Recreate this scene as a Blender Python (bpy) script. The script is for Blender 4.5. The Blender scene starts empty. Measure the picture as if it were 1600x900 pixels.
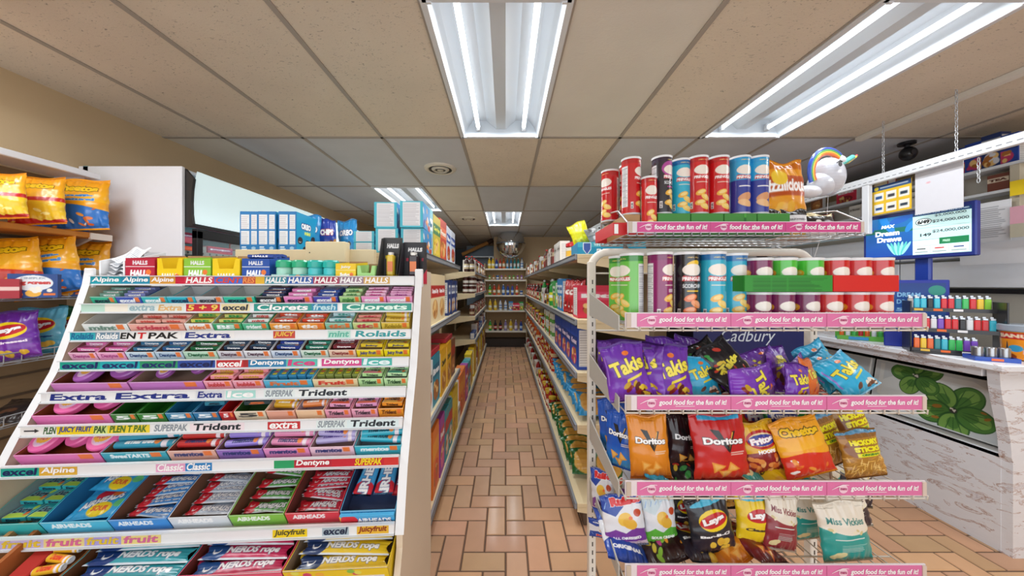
import bpy, math, random
import numpy as np
from mathutils import Matrix, Vector, Euler

# ------------------------------------------------------------------ camera, light, exposure
SC = bpy.context.scene
COL = SC.collection
R = math.radians
EYE = 1.42          # camera height
FPX = 500.0         # focal length in pixels of the 1600 px wide frame
VX, VY = 790.0, 445.0

cam = bpy.data.cameras.new('camera')
cam.sensor_fit = 'HORIZONTAL'; cam.sensor_width = 36.0
cam.lens = FPX / 1600.0 * 36.0
cam.shift_x = (800.0 - VX) / 1600.0
cam.shift_y = -(450.0 - VY) / 1600.0
cam.clip_start = 0.05; cam.clip_end = 60
camo = bpy.data.objects.new('camera', cam); COL.objects.link(camo)
camo.location = (0, 0, EYE); camo.rotation_euler = (R(90), 0, 0)
SC.camera = camo

SC.view_settings.view_transform = 'Standard'
SC.view_settings.look = 'None'
SC.view_settings.gamma = 1.0
SC.view_settings.use_curve_mapping = False
SC.view_settings.exposure = -0.12

w = bpy.data.worlds.new('world'); SC.world = w; w.use_nodes = True
w.node_tree.nodes['Background'].inputs[0].default_value = (0.75, 0.86, 1.0, 1)
w.node_tree.nodes['Background'].inputs[1].default_value = 0.6

def area(name, loc, rot, sx, sy, power, col=(1, 1, 1)):
    l = bpy.data.lights.new(name, 'AREA'); l.shape = 'RECTANGLE'
    l.size = sx; l.size_y = sy; l.energy = power; l.color = col
    o = bpy.data.objects.new(name, l); COL.objects.link(o)
    o.location = loc; o.rotation_euler = [R(a) for a in rot]
    return o

# daylight entering through the shop window behind the camera
area('daylight_window', (0.3, -1.75, 1.35), (90, 0, 0), 5.6, 2.0, 74, (0.93, 0.97, 1.0))
TUBE_POWER = 11.0
CEIL = EYE + 1.135

# ------------------------------------------------------------------ helpers
def lin1(c):
    return c / 12.92 if c <= 0.04045 else ((c + 0.055) / 1.055) ** 2.4

def rgb(h):
    """'#rrggbb' -> srgb floats (paint space)"""
    if not isinstance(h, str): return tuple(h)
    h = h.lstrip('#')
    return tuple(int(h[i:i + 2], 16) / 255.0 for i in (0, 2, 4))

def lin(h):
    return tuple(lin1(c) for c in rgb(h))

def lin_arr(a):
    a = np.clip(a, 0, 1)
    return np.where(a <= 0.04045, a / 12.92, ((a + 0.055) / 1.055) ** 2.4)

MATS = {}
def mat(name, col=None, rough=0.5, metal=0.0, attr=False, emit=None, estr=1.0, coat=0.0, noise=0.0, nscale=30.0, bump=0.0, bscale=60.0, trans=0.0, spec=0.5, alpha=1.0):
    if name in MATS: return MATS[name]
    m = bpy.data.materials.new(name); m.use_nodes = True
    nt = m.node_tree; b = nt.nodes['Principled BSDF']
    b.inputs['Roughness'].default_value = rough
    b.inputs['Metallic'].default_value = metal
    b.inputs['Specular IOR Level'].default_value = spec
    if coat: b.inputs['Coat Weight'].default_value = coat; b.inputs['Coat Roughness'].default_value = 0.12
    if trans: b.inputs['Transmission Weight'].default_value = trans; b.inputs['IOR'].default_value = 1.05
    if alpha < 1: b.inputs['Alpha'].default_value = alpha
    src = None
    if attr:
        a = nt.nodes.new('ShaderNodeAttribute'); a.attribute_name = 'Col'; src = a.outputs['Color']
    elif col is not None:
        b.inputs['Base Color'].default_value = (*lin(col), 1)
        c = nt.nodes.new('ShaderNodeRGB'); c.outputs[0].default_value = (*lin(col), 1); src = c.outputs[0]
    if noise and src is not None:
        tc = nt.nodes.new('ShaderNodeTexCoord'); n = nt.nodes.new('ShaderNodeTexNoise')
        n.inputs['Scale'].default_value = nscale; n.inputs['Detail'].default_value = 4
        nt.links.new(tc.outputs['Object'], n.inputs['Vector'])
        mr = nt.nodes.new('ShaderNodeMapRange'); mr.inputs[3].default_value = 1 - noise; mr.inputs[4].default_value = 1 + noise
        nt.links.new(n.outputs['Fac'], mr.inputs[0])
        mx = nt.nodes.new('ShaderNodeVectorMath'); mx.operation = 'SCALE'
        nt.links.new(src, mx.inputs[0]); nt.links.new(mr.outputs[0], mx.inputs['Scale']); src = mx.outputs[0]
    if src is not None: nt.links.new(src, b.inputs['Base Color'])
    if emit is not None:
        if emit == 'attr': nt.links.new(src, b.inputs['Emission Color'])
        else: b.inputs['Emission Color'].default_value = (*lin(emit), 1)
        b.inputs['Emission Strength'].default_value = estr
    if bump:
        tc = nt.nodes.new('ShaderNodeTexCoord'); n = nt.nodes.new('ShaderNodeTexNoise')
        n.inputs['Scale'].default_value = bscale; nt.links.new(tc.outputs['Object'], n.inputs['Vector'])
        bp = nt.nodes.new('ShaderNodeBump'); bp.inputs['Strength'].default_value = bump; bp.inputs['Distance'].default_value = 0.004
        nt.links.new(n.outputs['Fac'], bp.inputs['Height']); nt.links.new(bp.outputs[0], b.inputs['Normal'])
    MATS[name] = m
    return m

M_CARD = mat('printed_card', attr=True, rough=0.45, noise=0.02)
M_FOIL = mat('printed_foil', attr=True, rough=0.28, coat=0.22, spec=0.5, bump=0.25, bscale=35)
M_PLAS = mat('coloured_plastic', attr=True, rough=0.32, coat=0.2)
M_METAL = mat('painted_metal', attr=True, rough=0.4, noise=0.02)
M_STEEL = mat('steel', '#b9bcc0', rough=0.3, metal=0.9, noise=0.05)
M_DUSTY = mat('matte_paint', attr=True, rough=0.8, noise=0.03)

# text outlines from Blender's built-in font, cached as flat triangles
_TX = {}
def text_geo(s, bold=0.03):
    k = (s, bold)
    if k not in _TX:
        cu = bpy.data.curves.new('t', 'FONT'); cu.body = s; cu.size = 1; cu.offset = bold; cu.resolution_u = 3
        o = bpy.data.objects.new('t', cu)
        me = bpy.data.meshes.new_from_object(o)
        V = np.array([v.co[:2] for v in me.vertices]) if len(me.vertices) else np.zeros((1, 2))
        me.calc_loop_triangles()
        T = np.array([t.vertices[:] for t in me.loop_triangles], int).reshape(-1, 3)
        bpy.data.objects.remove(o); bpy.data.curves.remove(cu); bpy.data.meshes.remove(me)
        lo, hi = V.min(0), V.max(0)
        _TX[k] = ((V - (lo + hi) / 2) / (hi[1] - lo[1] + 1e-9), T, (hi[0] - lo[0]) / (hi[1] - lo[1] + 1e-9))
    return _TX[k]

class Art:
    """a small painted surface (package print): w x h metres, painted in numpy, later the colours of a mesh grid"""
    SS = 2
    def __init__(s, w, h, bg='#ffffff', res=600):
        s.w, s.h = w, h
        s.nx = max(2, int(round(w * res))); s.ny = max(2, int(round(h * res)))
        s.NX, s.NY = s.nx * s.SS, s.ny * s.SS
        s.A = np.empty((s.NY, s.NX, 3)); s.A[:] = rgb(bg)
        s.U, s.V = np.meshgrid((np.arange(s.NX) + .5) / s.NX, (np.arange(s.NY) + .5) / s.NY)
        s.rnd = np.random.RandomState(int(w * 9973 + h * 7919) % 9999)
    def _p(s, m, c): s.A[m] = rgb(c)
    def rect(s, u0, v0, u1, v1, c):
        s._p((s.U >= u0) & (s.U < u1) & (s.V >= v0) & (s.V < v1), c); return s
    def ell(s, u, v, ru, rv, c, rot=0):
        x = (s.U - u) * s.w; y = (s.V - v) * s.h; a = R(rot)
        X = x * math.cos(a) + y * math.sin(a); Y = -x * math.sin(a) + y * math.cos(a)
        s._p((X / (ru * s.w)) ** 2 + (Y / (rv * s.h)) ** 2 < 1, c); return s
    def tri(s, p, c):
        (x0, y0), (x1, y1), (x2, y2) = p
        d = (x1 - x0) * (y2 - y0) - (x2 - x0) * (y1 - y0)
        if abs(d) < 1e-12: return s
        e0 = ((x1 - x0) * (s.V - y0) - (y1 - y0) * (s.U - x0)) / d
        e1 = ((x2 - x1) * (s.V - y1) - (y2 - y1) * (s.U - x1)) / d
        e2 = ((x0 - x2) * (s.V - y2) - (y0 - y2) * (s.U - x2)) / d
        s._p((e0 >= 0) & (e1 >= 0) & (e2 >= 0), c); return s
    def poly(s, pts, c):
        for i in range(1, len(pts) - 1): s.tri((pts[0], pts[i], pts[i + 1]), c)
        return s
    def wave(s, v, amp, f, c, above=False, ph=0):
        l = v + amp * np.sin(s.U * f * 6.283 + ph)
        s._p((s.V > l) if above else (s.V < l), c); return s
    def grad(s, v0, v1, c0, c1):
        t = np.clip((s.V - v0) / (v1 - v0), 0, 1)[..., None]; m = (s.V >= v0) & (s.V < v1)
        s.A[m] = (np.array(rgb(c0)) * (1 - t) + np.array(rgb(c1)) * t)[m]; return s
    def blobs(s, u0, v0, u1, v1, n, cols, r=(0.01, 0.02), flat=1.0):
        for i in range(n):
            ru = s.rnd.uniform(*r)
            s.ell(s.rnd.uniform(u0, u1), s.rnd.uniform(v0, v1), ru / s.w, ru * flat / s.h, cols[i % len(cols)], s.rnd.uniform(0, 180))
        return s
    def lines(s, u0, v0, u1, v1, n, c, fill=0.5):
        for i in range(n):
            v = v0 + (v1 - v0) * i / n
            s.rect(u0, v, u1 - (u1 - u0) * 0.25 * s.rnd.rand(), v + (v1 - v0) / n * fill, c)
        return s
    def text(s, t, u, v, h, c, wide=None, out=None, outc='#000000', rot=0, shear=0, bold=0.03, arc=0):
        """h = letter height as a share of the surface; wide = width share to fit; out = outline in metres"""
        V, T, asp = text_geo(t, bold)
        hh = h * s.h; sx = 1.0
        if wide: sx = wide * s.w / (asp * hh)
        P = V * hh; P = np.stack([P[:, 0] * sx + P[:, 1] * shear, P[:, 1]], 1)
        if arc: P[:, 1] -= arc * (P[:, 0] / (asp * hh * sx / 2)) ** 2 * hh
        a = R(rot); P = np.stack([P[:, 0] * math.cos(a) - P[:, 1] * math.sin(a), P[:, 0] * math.sin(a) + P[:, 1] * math.cos(a)], 1)
        px = (P[:, 0] / s.w + u) * s.NX - .5; py = (P[:, 1] / s.h + v) * s.NY - .5
        m = np.zeros((s.NY, s.NX), bool)
        for i, j, k in T:
            x = (px[i], px[j], px[k]); y = (py[i], py[j], py[k])
            x0, x1 = max(0, int(min(x))), min(s.NX - 1, int(max(x)) + 1)
            y0, y1 = max(0, int(min(y))), min(s.NY - 1, int(max(y)) + 1)
            if x1 < x0 or y1 < y0: continue
            d = (x[1] - x[0]) * (y[2] - y[0]) - (x[2] - x[0]) * (y[1] - y[0])
            if abs(d) < 1e-9: continue
            gx, gy = np.meshgrid(np.arange(x0, x1 + 1), np.arange(y0, y1 + 1))
            e0 = ((x[1] - x[0]) * (gy - y[0]) - (y[1] - y[0]) * (gx - x[0])) / d
            e1 = ((x[2] - x[1]) * (gy - y[1]) - (y[2] - y[1]) * (gx - x[1])) / d
            e2 = ((x[0] - x[2]) * (gy - y[2]) - (y[0] - y[2]) * (gx - x[2])) / d
            m[y0:y1 + 1, x0:x1 + 1] |= (e0 >= -.02) & (e1 >= -.02) & (e2 >= -.02)
        if out:
            r = max(1, int(round(out / s.w * s.NX))); o = m.copy()
            for dx in range(-r, r + 1):
                for dy in range(-r, r + 1):
                    if dx * dx + dy * dy <= r * r + .5: o |= np.roll(np.roll(m, dx, 1), dy, 0)
            s.A[o] = rgb(outc)
        s.A[m] = rgb(c); return s
    def grid(s):
        a = s.A.reshape(s.ny, s.SS, s.nx, s.SS, 3).mean((1, 3))
        return a

class MB:
    """collects geometry, builds ONE mesh object; colours per vertex in attribute Col"""
    def __init__(s): s.V = []; s.F = []; s.C = []; s.MI = []; s.SM = []; s.n = 0
    def add(s, V, F, col='#ffffff', mi=0, smooth=False):
        V = np.asarray(V, float).reshape(-1, 3); nv = len(V)
        if isinstance(col, np.ndarray) and col.ndim == 2: C = lin_arr(col)
        else: C = np.tile(np.array(lin(col)), (nv, 1))
        if isinstance(F, np.ndarray): F = (F + s.n)
        else: F = [tuple(i + s.n for i in f) for f in F]
        s.V.append(V); s.C.append(C); s.F.append(F); s.MI += [mi] * len(F); s.SM += [smooth] * len(F); s.n += nv
        return s
    def quadgrid(s, P, col, mi=0, smooth=True, close_u=False):
        ny, nx = P.shape[:2]
        i = np.arange(ny * nx).reshape(ny, nx)
        if close_u:
            j = np.roll(i, -1, 1); F = np.stack([i[:-1], j[:-1], j[1:], i[1:]], -1).reshape(-1, 4)
        else:
            F = np.stack([i[:-1, :-1], i[:-1, 1:], i[1:, 1:], i[1:, :-1]], -1).reshape(-1, 4)
        c = col.reshape(-1, 3) if isinstance(col, np.ndarray) else col
        return s.add(P.reshape(-1, 3), F, c, mi, smooth)
    def art(s, o, ux, vy, a, mi=0, off=0.0004):
        """art on a flat rectangle: o = lower left corner, ux / vy = edge vectors"""
        o = np.array(o, float); ux = np.array(ux, float); vy = np.array(vy, float)
        n = np.cross(ux, vy); n = n / (np.linalg.norm(n) + 1e-12)
        g = a.grid(); ny, nx = g.shape[:2]
        U, V = np.meshgrid(np.linspace(0, 1, nx), np.linspace(0, 1, ny))
        P = o + U[..., None] * ux + V[..., None] * vy + n * off
        return s.quadgrid(P, g, mi, smooth=False)
    def box(s, c, d, col='#ffffff', mi=0, ch=0.0, M=None):
        x, y, z = d[0] / 2, d[1] / 2, d[2] / 2
        if ch <= 0 or ch >= min(x, y, z):
            V = [(a * x, b * y, e * z) for a in (-1, 1) for b in (-1, 1) for e in (-1, 1)]
            F = [(0, 1, 3, 2), (4, 6, 7, 5), (0, 4, 5, 1), (2, 3, 7, 6), (0, 2, 6, 4), (1, 5, 7, 3)]
        else:
            V = []; idx = {}
            for a in (-1, 1):
                for b in (-1, 1):
                    for e in (-1, 1):
                        for k in range(3):
                            q = [a * (x - ch), b * (y - ch), e * (z - ch)]
                            q[k] = (a * x, b * y, e * z)[k]
                            idx[a, b, e, k] = len(V); V.append(tuple(q))
            F = []
            F += [tuple(idx[a, b, e, 0] for b, e in ((-1, -1), (1, -1), (1, 1), (-1, 1))[::a]) for a in (1, -1)]
            F += [tuple(idx[a, b, e, 1] for a, e in ((-1, -1), (-1, 1), (1, 1), (1, -1))[::b]) for b in (1, -1)]
            F += [tuple(idx[a, b, e, 2] for a, b in ((-1, -1), (1, -1), (1, 1), (-1, 1))[::e]) for e in (1, -1)]
            for b in (-1, 1):
                for e in (-1, 1): F.append((idx[-1, b, e, 1], idx[1, b, e, 1], idx[1, b, e, 2], idx[-1, b, e, 2]))
            for a in (-1, 1):
                for e in (-1, 1): F.append((idx[a, -1, e, 0], idx[a, 1, e, 0], idx[a, 1, e, 2], idx[a, -1, e, 2]))
            for a in (-1, 1):
                for b in (-1, 1): F.append((idx[a, b, -1, 0], idx[a, b, 1, 0], idx[a, b, 1, 1], idx[a, b, -1, 1]))
            for a in (-1, 1):
                for b in (-1, 1):
                    for e in (-1, 1): F.append((idx[a, b, e, 0], idx[a, b, e, 1], idx[a, b, e, 2]))
        V = np.array(V)
        if M is not None: V = V @ np.array(M.to_3x3()).T
        return s.add(V + np.array(c, float), F, col, mi)
    def quad(s, a, b, c, d, col, mi=0): return s.add([a, b, c, d], [(0, 1, 2, 3)], col, mi)
    def prism(s, pts, axis, t0, t1, col, mi=0):
        """polygon pts (2d) extruded along axis 'x','y' or 'z' from t0 to t1"""
        def p3(p, t): return {'x': (t, p[0], p[1]), 'y': (p[0], t, p[1]), 'z': (p[0], p[1], t)}[axis]
        n = len(pts); V = [p3(p, t0) for p in pts] + [p3(p, t1) for p in pts]
        F = [tuple(range(n))[::-1], tuple(range(n, 2 * n))] + [(i, (i + 1) % n, (i + 1) % n + n, i + n) for i in range(n)]
        return s.add(V, F, col, mi)
    def tube(s, pts, r, col='#ffffff', n=6, mi=0, closed=False, caps=True):
        P = np.array(pts, float); k = len(P)
        T = np.roll(P, -1, 0) - P if closed else np.gradient(P, axis=0)
        if closed: T = T + (P - np.roll(P, 1, 0))
        T /= np.linalg.norm(T, axis=1)[:, None] + 1e-12
        up = np.array([0, 0, 1.0]) if abs(T[0][2]) < 0.9 else np.array([1.0, 0, 0])
        rings = []
        for i in range(k):
            a = np.cross(T[i], up)
            if np.linalg.norm(a) < 1e-5: a = np.cross(T[i], [1.0, 0.01, 0])
            a /= np.linalg.norm(a); b = np.cross(T[i], a); b /= np.linalg.norm(b); up = -b if not closed else up
            up = np.cross(a, T[i])
            th = np.arange(n) * 2 * math.pi / n
            rings.append(P[i] + r * (np.cos(th)[:, None] * a + np.sin(th)[:, None] * b))
        Q = np.array(rings)
        if closed: Q = np.concatenate([Q, Q[:1]])
        s.quadgrid(Q, col, mi, True, close_u=True)
        if caps and not closed:
            s.add(Q[0], [tuple(range(n))], col, mi); s.add(Q[-1], [tuple(range(n))[::-1]], col, mi)
        return s
    def lathe(s, prof, c=(0, 0, 0), n=20, cols='#ffffff', mi=0, M=None, smooth=True):
        """prof = [(r, z), ...]; cols one colour or one per profile segment"""
        th = np.arange(n) * 2 * math.pi / n
        def place(V):
            V = np.asarray(V, float)
            if M is not None: V = V @ np.array(M.to_3x3()).T
            return V + np.array(c, float)
        if isinstance(cols, str) or isinstance(cols, tuple): cols = [cols] * (len(prof) - 1)
        for i in range(len(prof) - 1):
            (r0, z0), (r1, z1) = prof[i], prof[i + 1]
            P = np.array([[(r * math.cos(t), r * math.sin(t), z) for t in th] for r, z in ((r0, z0), (r1, z1))])
            s.quadgrid(place(P.reshape(-1, 3)).reshape(2, n, 3), cols[i], mi, smooth, close_u=True)
        return s
    def text(s, t, o, ux, vy, h, col, wide=None, mi=0, bold=0.03, shear=0, off=0.0006):
        """flat letters; o = centre, ux/vy = unit directions"""
        V, T, asp = text_geo(t, bold)
        o = np.array(o, float); ux = np.array(ux, float); vy = np.array(vy, float); n = np.cross(ux, vy)
        sx = (wide / (asp * h)) if wide else 1.0
        P = o + n * off + ((V[:, :1] * h * sx) + V[:, 1:] * h * shear) * ux + V[:, 1:] * h * vy
        return s.add(P, T, col, mi)
    def build(s, name, mats, parent=None, loc=None, rot=None):
        me = bpy.data.meshes.new(name)
        V = np.concatenate(s.V); C = np.concatenate(s.C)
        loops = []; sizes = []
        for F in s.F:
            if isinstance(F, np.ndarray): loops.append(F.reshape(-1)); sizes.append(np.full(len(F), F.shape[1]))
            else:
                loops.append(np.array([i for f in F for i in f])); sizes.append(np.array([len(f) for f in F]))
        L = np.concatenate(loops).astype(np.int32); S = np.concatenate(sizes).astype(np.int32)
        me.vertices.add(len(V)); me.vertices.foreach_set('co', V.reshape(-1).astype(np.float32))
        me.loops.add(len(L)); me.loops.foreach_set('vertex_index', L)
        me.polygons.add(len(S)); st = np.concatenate([[0], np.cumsum(S)[:-1]]).astype(np.int32)
        me.polygons.foreach_set('loop_start', st)
        me.polygons.foreach_set('material_index', np.array(s.MI, np.int32))
        me.polygons.foreach_set('use_smooth', np.array(s.SM, bool))
        me.update(calc_edges=True)
        ca = me.color_attributes.new('Col', 'FLOAT_COLOR', 'POINT')
        ca.data.foreach_set('color', np.concatenate([C, np.ones((len(C), 1))], 1).reshape(-1).astype(np.float32))
        if not isinstance(mats, (list, tuple)): mats = [mats]
        for m in mats: me.materials.append(m)
        o = bpy.data.objects.new(name, me); COL.objects.link(o)
        if parent is not None: o.parent = parent
        if loc is not None: o.location = loc
        if rot is not None: o.rotation_euler = [R(a) for a in rot]
        return o

def thing(name, label, cat, loc=(0, 0, 0), rot=(0, 0, 0), group=None):
    o = bpy.data.objects.new(name, None); COL.objects.link(o); o.empty_display_size = 0.05
    o.location = loc; o.rotation_euler = [R(a) for a in rot]
    o['label'] = label; o['category'] = cat
    if group: o['group'] = group
    return o

def tag(o, label, cat, group=None):
    o['label'] = label; o['category'] = cat
    if group: o['group'] = group
    return o

def struct(o): o['kind'] = 'structure'; return o

def place(o, loc=None, rot=None, label=None, group=None, scale=None):
    if loc is not None: o.location = loc
    if rot is not None: o.rotation_euler = [R(a) for a in rot]
    if scale is not None: o.scale = scale if isinstance(scale, tuple) else (scale,) * 3
    if label: o['label'] = label
    if group: o['group'] = group
    return o

class Proto:
    """a thing built once; use() hands out the thing itself first, then copies of it and of its parts"""
    def __init__(s, make): s.make = make; s.o = None
    def use(s, loc, rot, label, group=None, scale=None):
        if s.o is None: s.o = s.make(); o = s.o; s.ch = list(o.children)
        else:
            o = s.o.copy(); COL.objects.link(o)
            for ch in s.ch:
                c = ch.copy(); COL.objects.link(c); c.parent = o
                for g in ch.children:
                    d = g.copy(); COL.objects.link(d); d.parent = c
            if 'group' in o.keys() and not group: del o['group']
        return place(o, loc, rot, label, group, scale)

def X(px, d): return (px - VX) / FPX * d
def Z(py, d): return EYE - (py - VY) / FPX * d
rnd = random.Random(7)
# ------------------------------------------------------------------ room
WL, WR, WB, WF = -2.63, 4.2, 7.6, -1.9
def ceiling_mat(name, col, fiss):
    m = bpy.data.materials.new(name); m.use_nodes = True; nt = m.node_tree; b = nt.nodes['Principled BSDF']
    b.inputs['Roughness'].default_value = 0.9; b.inputs['Specular IOR Level'].default_value = 0.2
    tc = nt.nodes.new('ShaderNodeTexCoord')
    mp = nt.nodes.new('ShaderNodeMapping'); mp.inputs['Scale'].default_value = (1.0, 2.2, 1)
    mp.inputs['Rotation'].default_value = (0, 0, 0.5)
    nt.links.new(tc.outputs['Object'], mp.inputs['Vector'])
    n = nt.nodes.new('ShaderNodeTexNoise'); n.inputs['Scale'].default_value = 55; n.inputs['Detail'].default_value = 3; n.inputs['Distortion'].default_value = 1.2
    nt.links.new(mp.outputs[0], n.inputs['Vector'])
    cr = nt.nodes.new('ShaderNodeValToRGB'); e = cr.color_ramp.elements
    c = lin(col)
    e[0].position = 0.30; e[0].color = (c[0] * fiss, c[1] * fiss, c[2] * fiss, 1)
    e[1].position = 0.37; e[1].color = (*c, 1)
    nt.links.new(n.outputs['Fac'], cr.inputs[0])
    n2 = nt.nodes.new('ShaderNodeTexNoise'); n2.inputs['Scale'].default_value = 4
    nt.links.new(tc.outputs['Object'], n2.inputs['Vector'])
    mr = nt.nodes.new('ShaderNodeMapRange'); mr.inputs[3].default_value = 0.93; mr.inputs[4].default_value = 1.07
    nt.links.new(n2.outputs['Fac'], mr.inputs[0])
    mx = nt.nodes.new('ShaderNodeVectorMath'); mx.operation = 'SCALE'
    nt.links.new(cr.outputs[0], mx.inputs[0]); nt.links.new(mr.outputs[0], mx.inputs['Scale'])
    nt.links.new(mx.outputs[0], b.inputs['Base Color'])
    bp = nt.nodes.new('ShaderNodeBump'); bp.inputs['Strength'].default_value = 0.3; bp.inputs['Distance'].default_value = 0.003
    nt.links.new(n.outputs['Fac'], bp.inputs['Height']); nt.links.new(bp.outputs[0], b.inputs['Normal'])
    return m
M_TILE_TEX = ceiling_mat('fissured_tile', '#dccfbd', 0.50)
M_TILE_SM = ceiling_mat('smooth_tile', '#c9cbd0', 0.97)
M_TILE_CR = ceiling_mat('cream_tile', '#dcd6cb', 0.97)
M_TEE = mat('ceiling_tee', '#a59b90', rough=0.6)
M_TEEW = mat('ceiling_tee_white', '#e4e0d8', rough=0.5)

# ceiling grid: columns 0.61 m across, rows 1.22 m deep
GX = [-2.78 + 0.61 * k for k in range(13)]
GY = [2.46 + 1.22 * k for k in range(-4, 8)]
FIX = {(4, 3): 1, (7, 3): 1, (2, 5): 1, (4, 6): 1, (9, 2): 1, (1, 2): 1}       # (column, row) cells with a fixture; last two added unseen to brighten the sides
mb = MB()
tee = MB()
for j in range(len(GY) - 1):
    for i in range(len(GX) - 1):
        if (i, j) in FIX: continue
        x0, x1 = max(GX[i], WL), min(GX[i + 1], WR); y0, y1 = max(GY[j], WF), min(GY[j + 1], 10.3)
        if x1 <= x0 or y1 <= y0: continue
        q = 0
        if j >= 4: q = 1 if (i * 7 + j * 3) % 3 != 0 else 2
        if j == 3 and i == 5: q = 2
        if j == 4 and i in (2, 3): q = 1
        if j == 4 and i in (4, 5): q = 0
        if j >= 4 and i >= 6: q = 1
        mb.add([(x0, y0, CEIL), (x0, y1, CEIL), (x1, y1, CEIL), (x1, y0, CEIL)], [(0, 1, 2, 3)], '#ffffff', q)
struct(mb.build('ceiling', [M_TILE_TEX, M_TILE_SM, M_TILE_CR]))
for x in GX[1:]:
    if x < WR: tee.box((x, (WF + 10.3) / 2, CEIL - 0.002), (0.024, 10.3 - WF, 0.008))
for y in GY:
    if y > WF: tee.box(((WL + WR) / 2, y, CEIL - 0.0025), (WR - WL, 0.024, 0.007))
struct(tee.build('trim_1', M_TEE))
t2 = MB(); t2.box((2.71, 1.0, CEIL - 0.018), (0.045, 2.92, 0.032))
struct(t2.build('trim_2', M_TEEW))
# upper deck that closes the fixture openings
struct(MB().box((0.8, 4.2, CEIL + 0.2), (7.4, 12.6, 0.05), '#777777').build('ceiling_deck', M_DUSTY))

# walls
M_WALL = mat('wall_cream', '#cdb48f', rough=0.75, noise=0.04, nscale=3)
M_WALLD = mat('wall_blue_grey', '#6b7a88', rough=0.8, noise=0.05, nscale=3)
def wall(name, c, d, m): return struct(MB().box(c, d).build(name, m))
wall('wall_left', (WL - 0.05, 4.2, CEIL / 2), (0.1, 12.6, CEIL + .3), M_WALL)
wall('wall_right', (WR + 0.05, 4.2, CEIL / 2), (0.1, 12.6, CEIL + .3), M_WALL)
wall('wall_back', ((-0.28 + WR) / 2, WB + 0.05, CEIL / 2), (WR + 0.28, 0.1, CEIL), M_WALL)
wall('wall_back_recess', ((WL - 0.28) / 2, 10.3, CEIL / 2), (-WL - 0.28, 0.1, CEIL), M_WALLD)
wall('wall_recess_side', (-0.23, 9.0, CEIL / 2), (0.1, 2.6, CEIL), M_WALL)
f = MB(); f.box((0.8, WF - .05, 0.15), (7, 0.1, 0.3)); f.box((0.8, WF - .05, CEIL - 0.05), (7, 0.1, 0.2)); f.box((WL + 0.2, WF - .05, 1.3), (0.5, 0.1, 2.4)); f.box((3.6, WF - .05, 1.3), (1.3, 0.1, 2.4))
struct(f.build('wall_front', M_WALL))
fr = MB()
for x in (-2.2, -0.4, 1.3, 3.0): fr.box((x, WF + 0.02, 1.35), (0.06, 0.06, 2.1))
struct(fr.build('window_1', mat('window_frame', '#8a8d90', rough=0.4, metal=0.5)))

# floor: herringbone of 2:1 clay tiles with grout
CELL = 0.1135
M_FT = mat('clay_tile', attr=True, rough=0.42, noise=0.10, nscale=9, coat=0.12)
M_GROUT = mat('grout', '#6b5443', rough=0.85)
fl = MB(); tv = []; tf = []; tc_ = []
base = np.array(rgb('#cda07b'))
rr = np.random.RandomState(3)
nx0, nx1 = int(WL / CELL) - 1, int(WR / CELL) + 1
for cy in range(int(WF / CELL) - 1, int(8.3 / CELL) + 1):
    for cx in range(nx0, nx1):
        k = (cx - cy) % 4
        if k == 0: x0, x1, y0, y1 = cx, cx + 2, cy, cy + 1
        elif k == 2: x0, x1, y0, y1 = cx, cx + 1, cy - 1, cy + 1
        else: continue
        g = 0.0042
        x0, x1, y0, y1 = x0 * CELL + g, x1 * CELL - g, y0 * CELL + g, y1 * CELL - g
        x0 = max(x0, WL); x1 = min(x1, WR)
        if x1 - x0 < .02: continue
        n = len(tv); e = 0.003
        tv += [(x0, y0, -.004), (x1, y0, -.004), (x1, y1, -.004), (x0, y1, -.004), (x0 + e, y0 + e, 0), (x1 - e, y0 + e, 0), (x1 - e, y1 - e, 0), (x0 + e, y1 - e, 0)]
        tf += [(n + 4, n + 5, n + 6, n + 7), (n, n + 1, n + 5, n + 4), (n + 1, n + 2, n + 6, n + 5), (n + 2, n + 3, n + 7, n + 6), (n + 3, n, n + 4, n + 7)]
        c = base * (1 + rr.uniform(-.07, .06)) + rr.uniform(-.015, .015, 3)
        tc_ += [c * 0.93] * 4 + [c] * 4
fl.add(tv, tf, np.array(tc_), 0)
fl.quad((WL, WF, -.004), (WR, WF, -.004), (WR, 10.4, -.004), (WL, 10.4, -.004), '#ffffff', 1)
fl.box((.8, 4.2, -0.06), (7, 12.6, .1), '#ffffff', 1)
struct(fl.build('floor', [M_FT, M_GROUT]))

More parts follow.
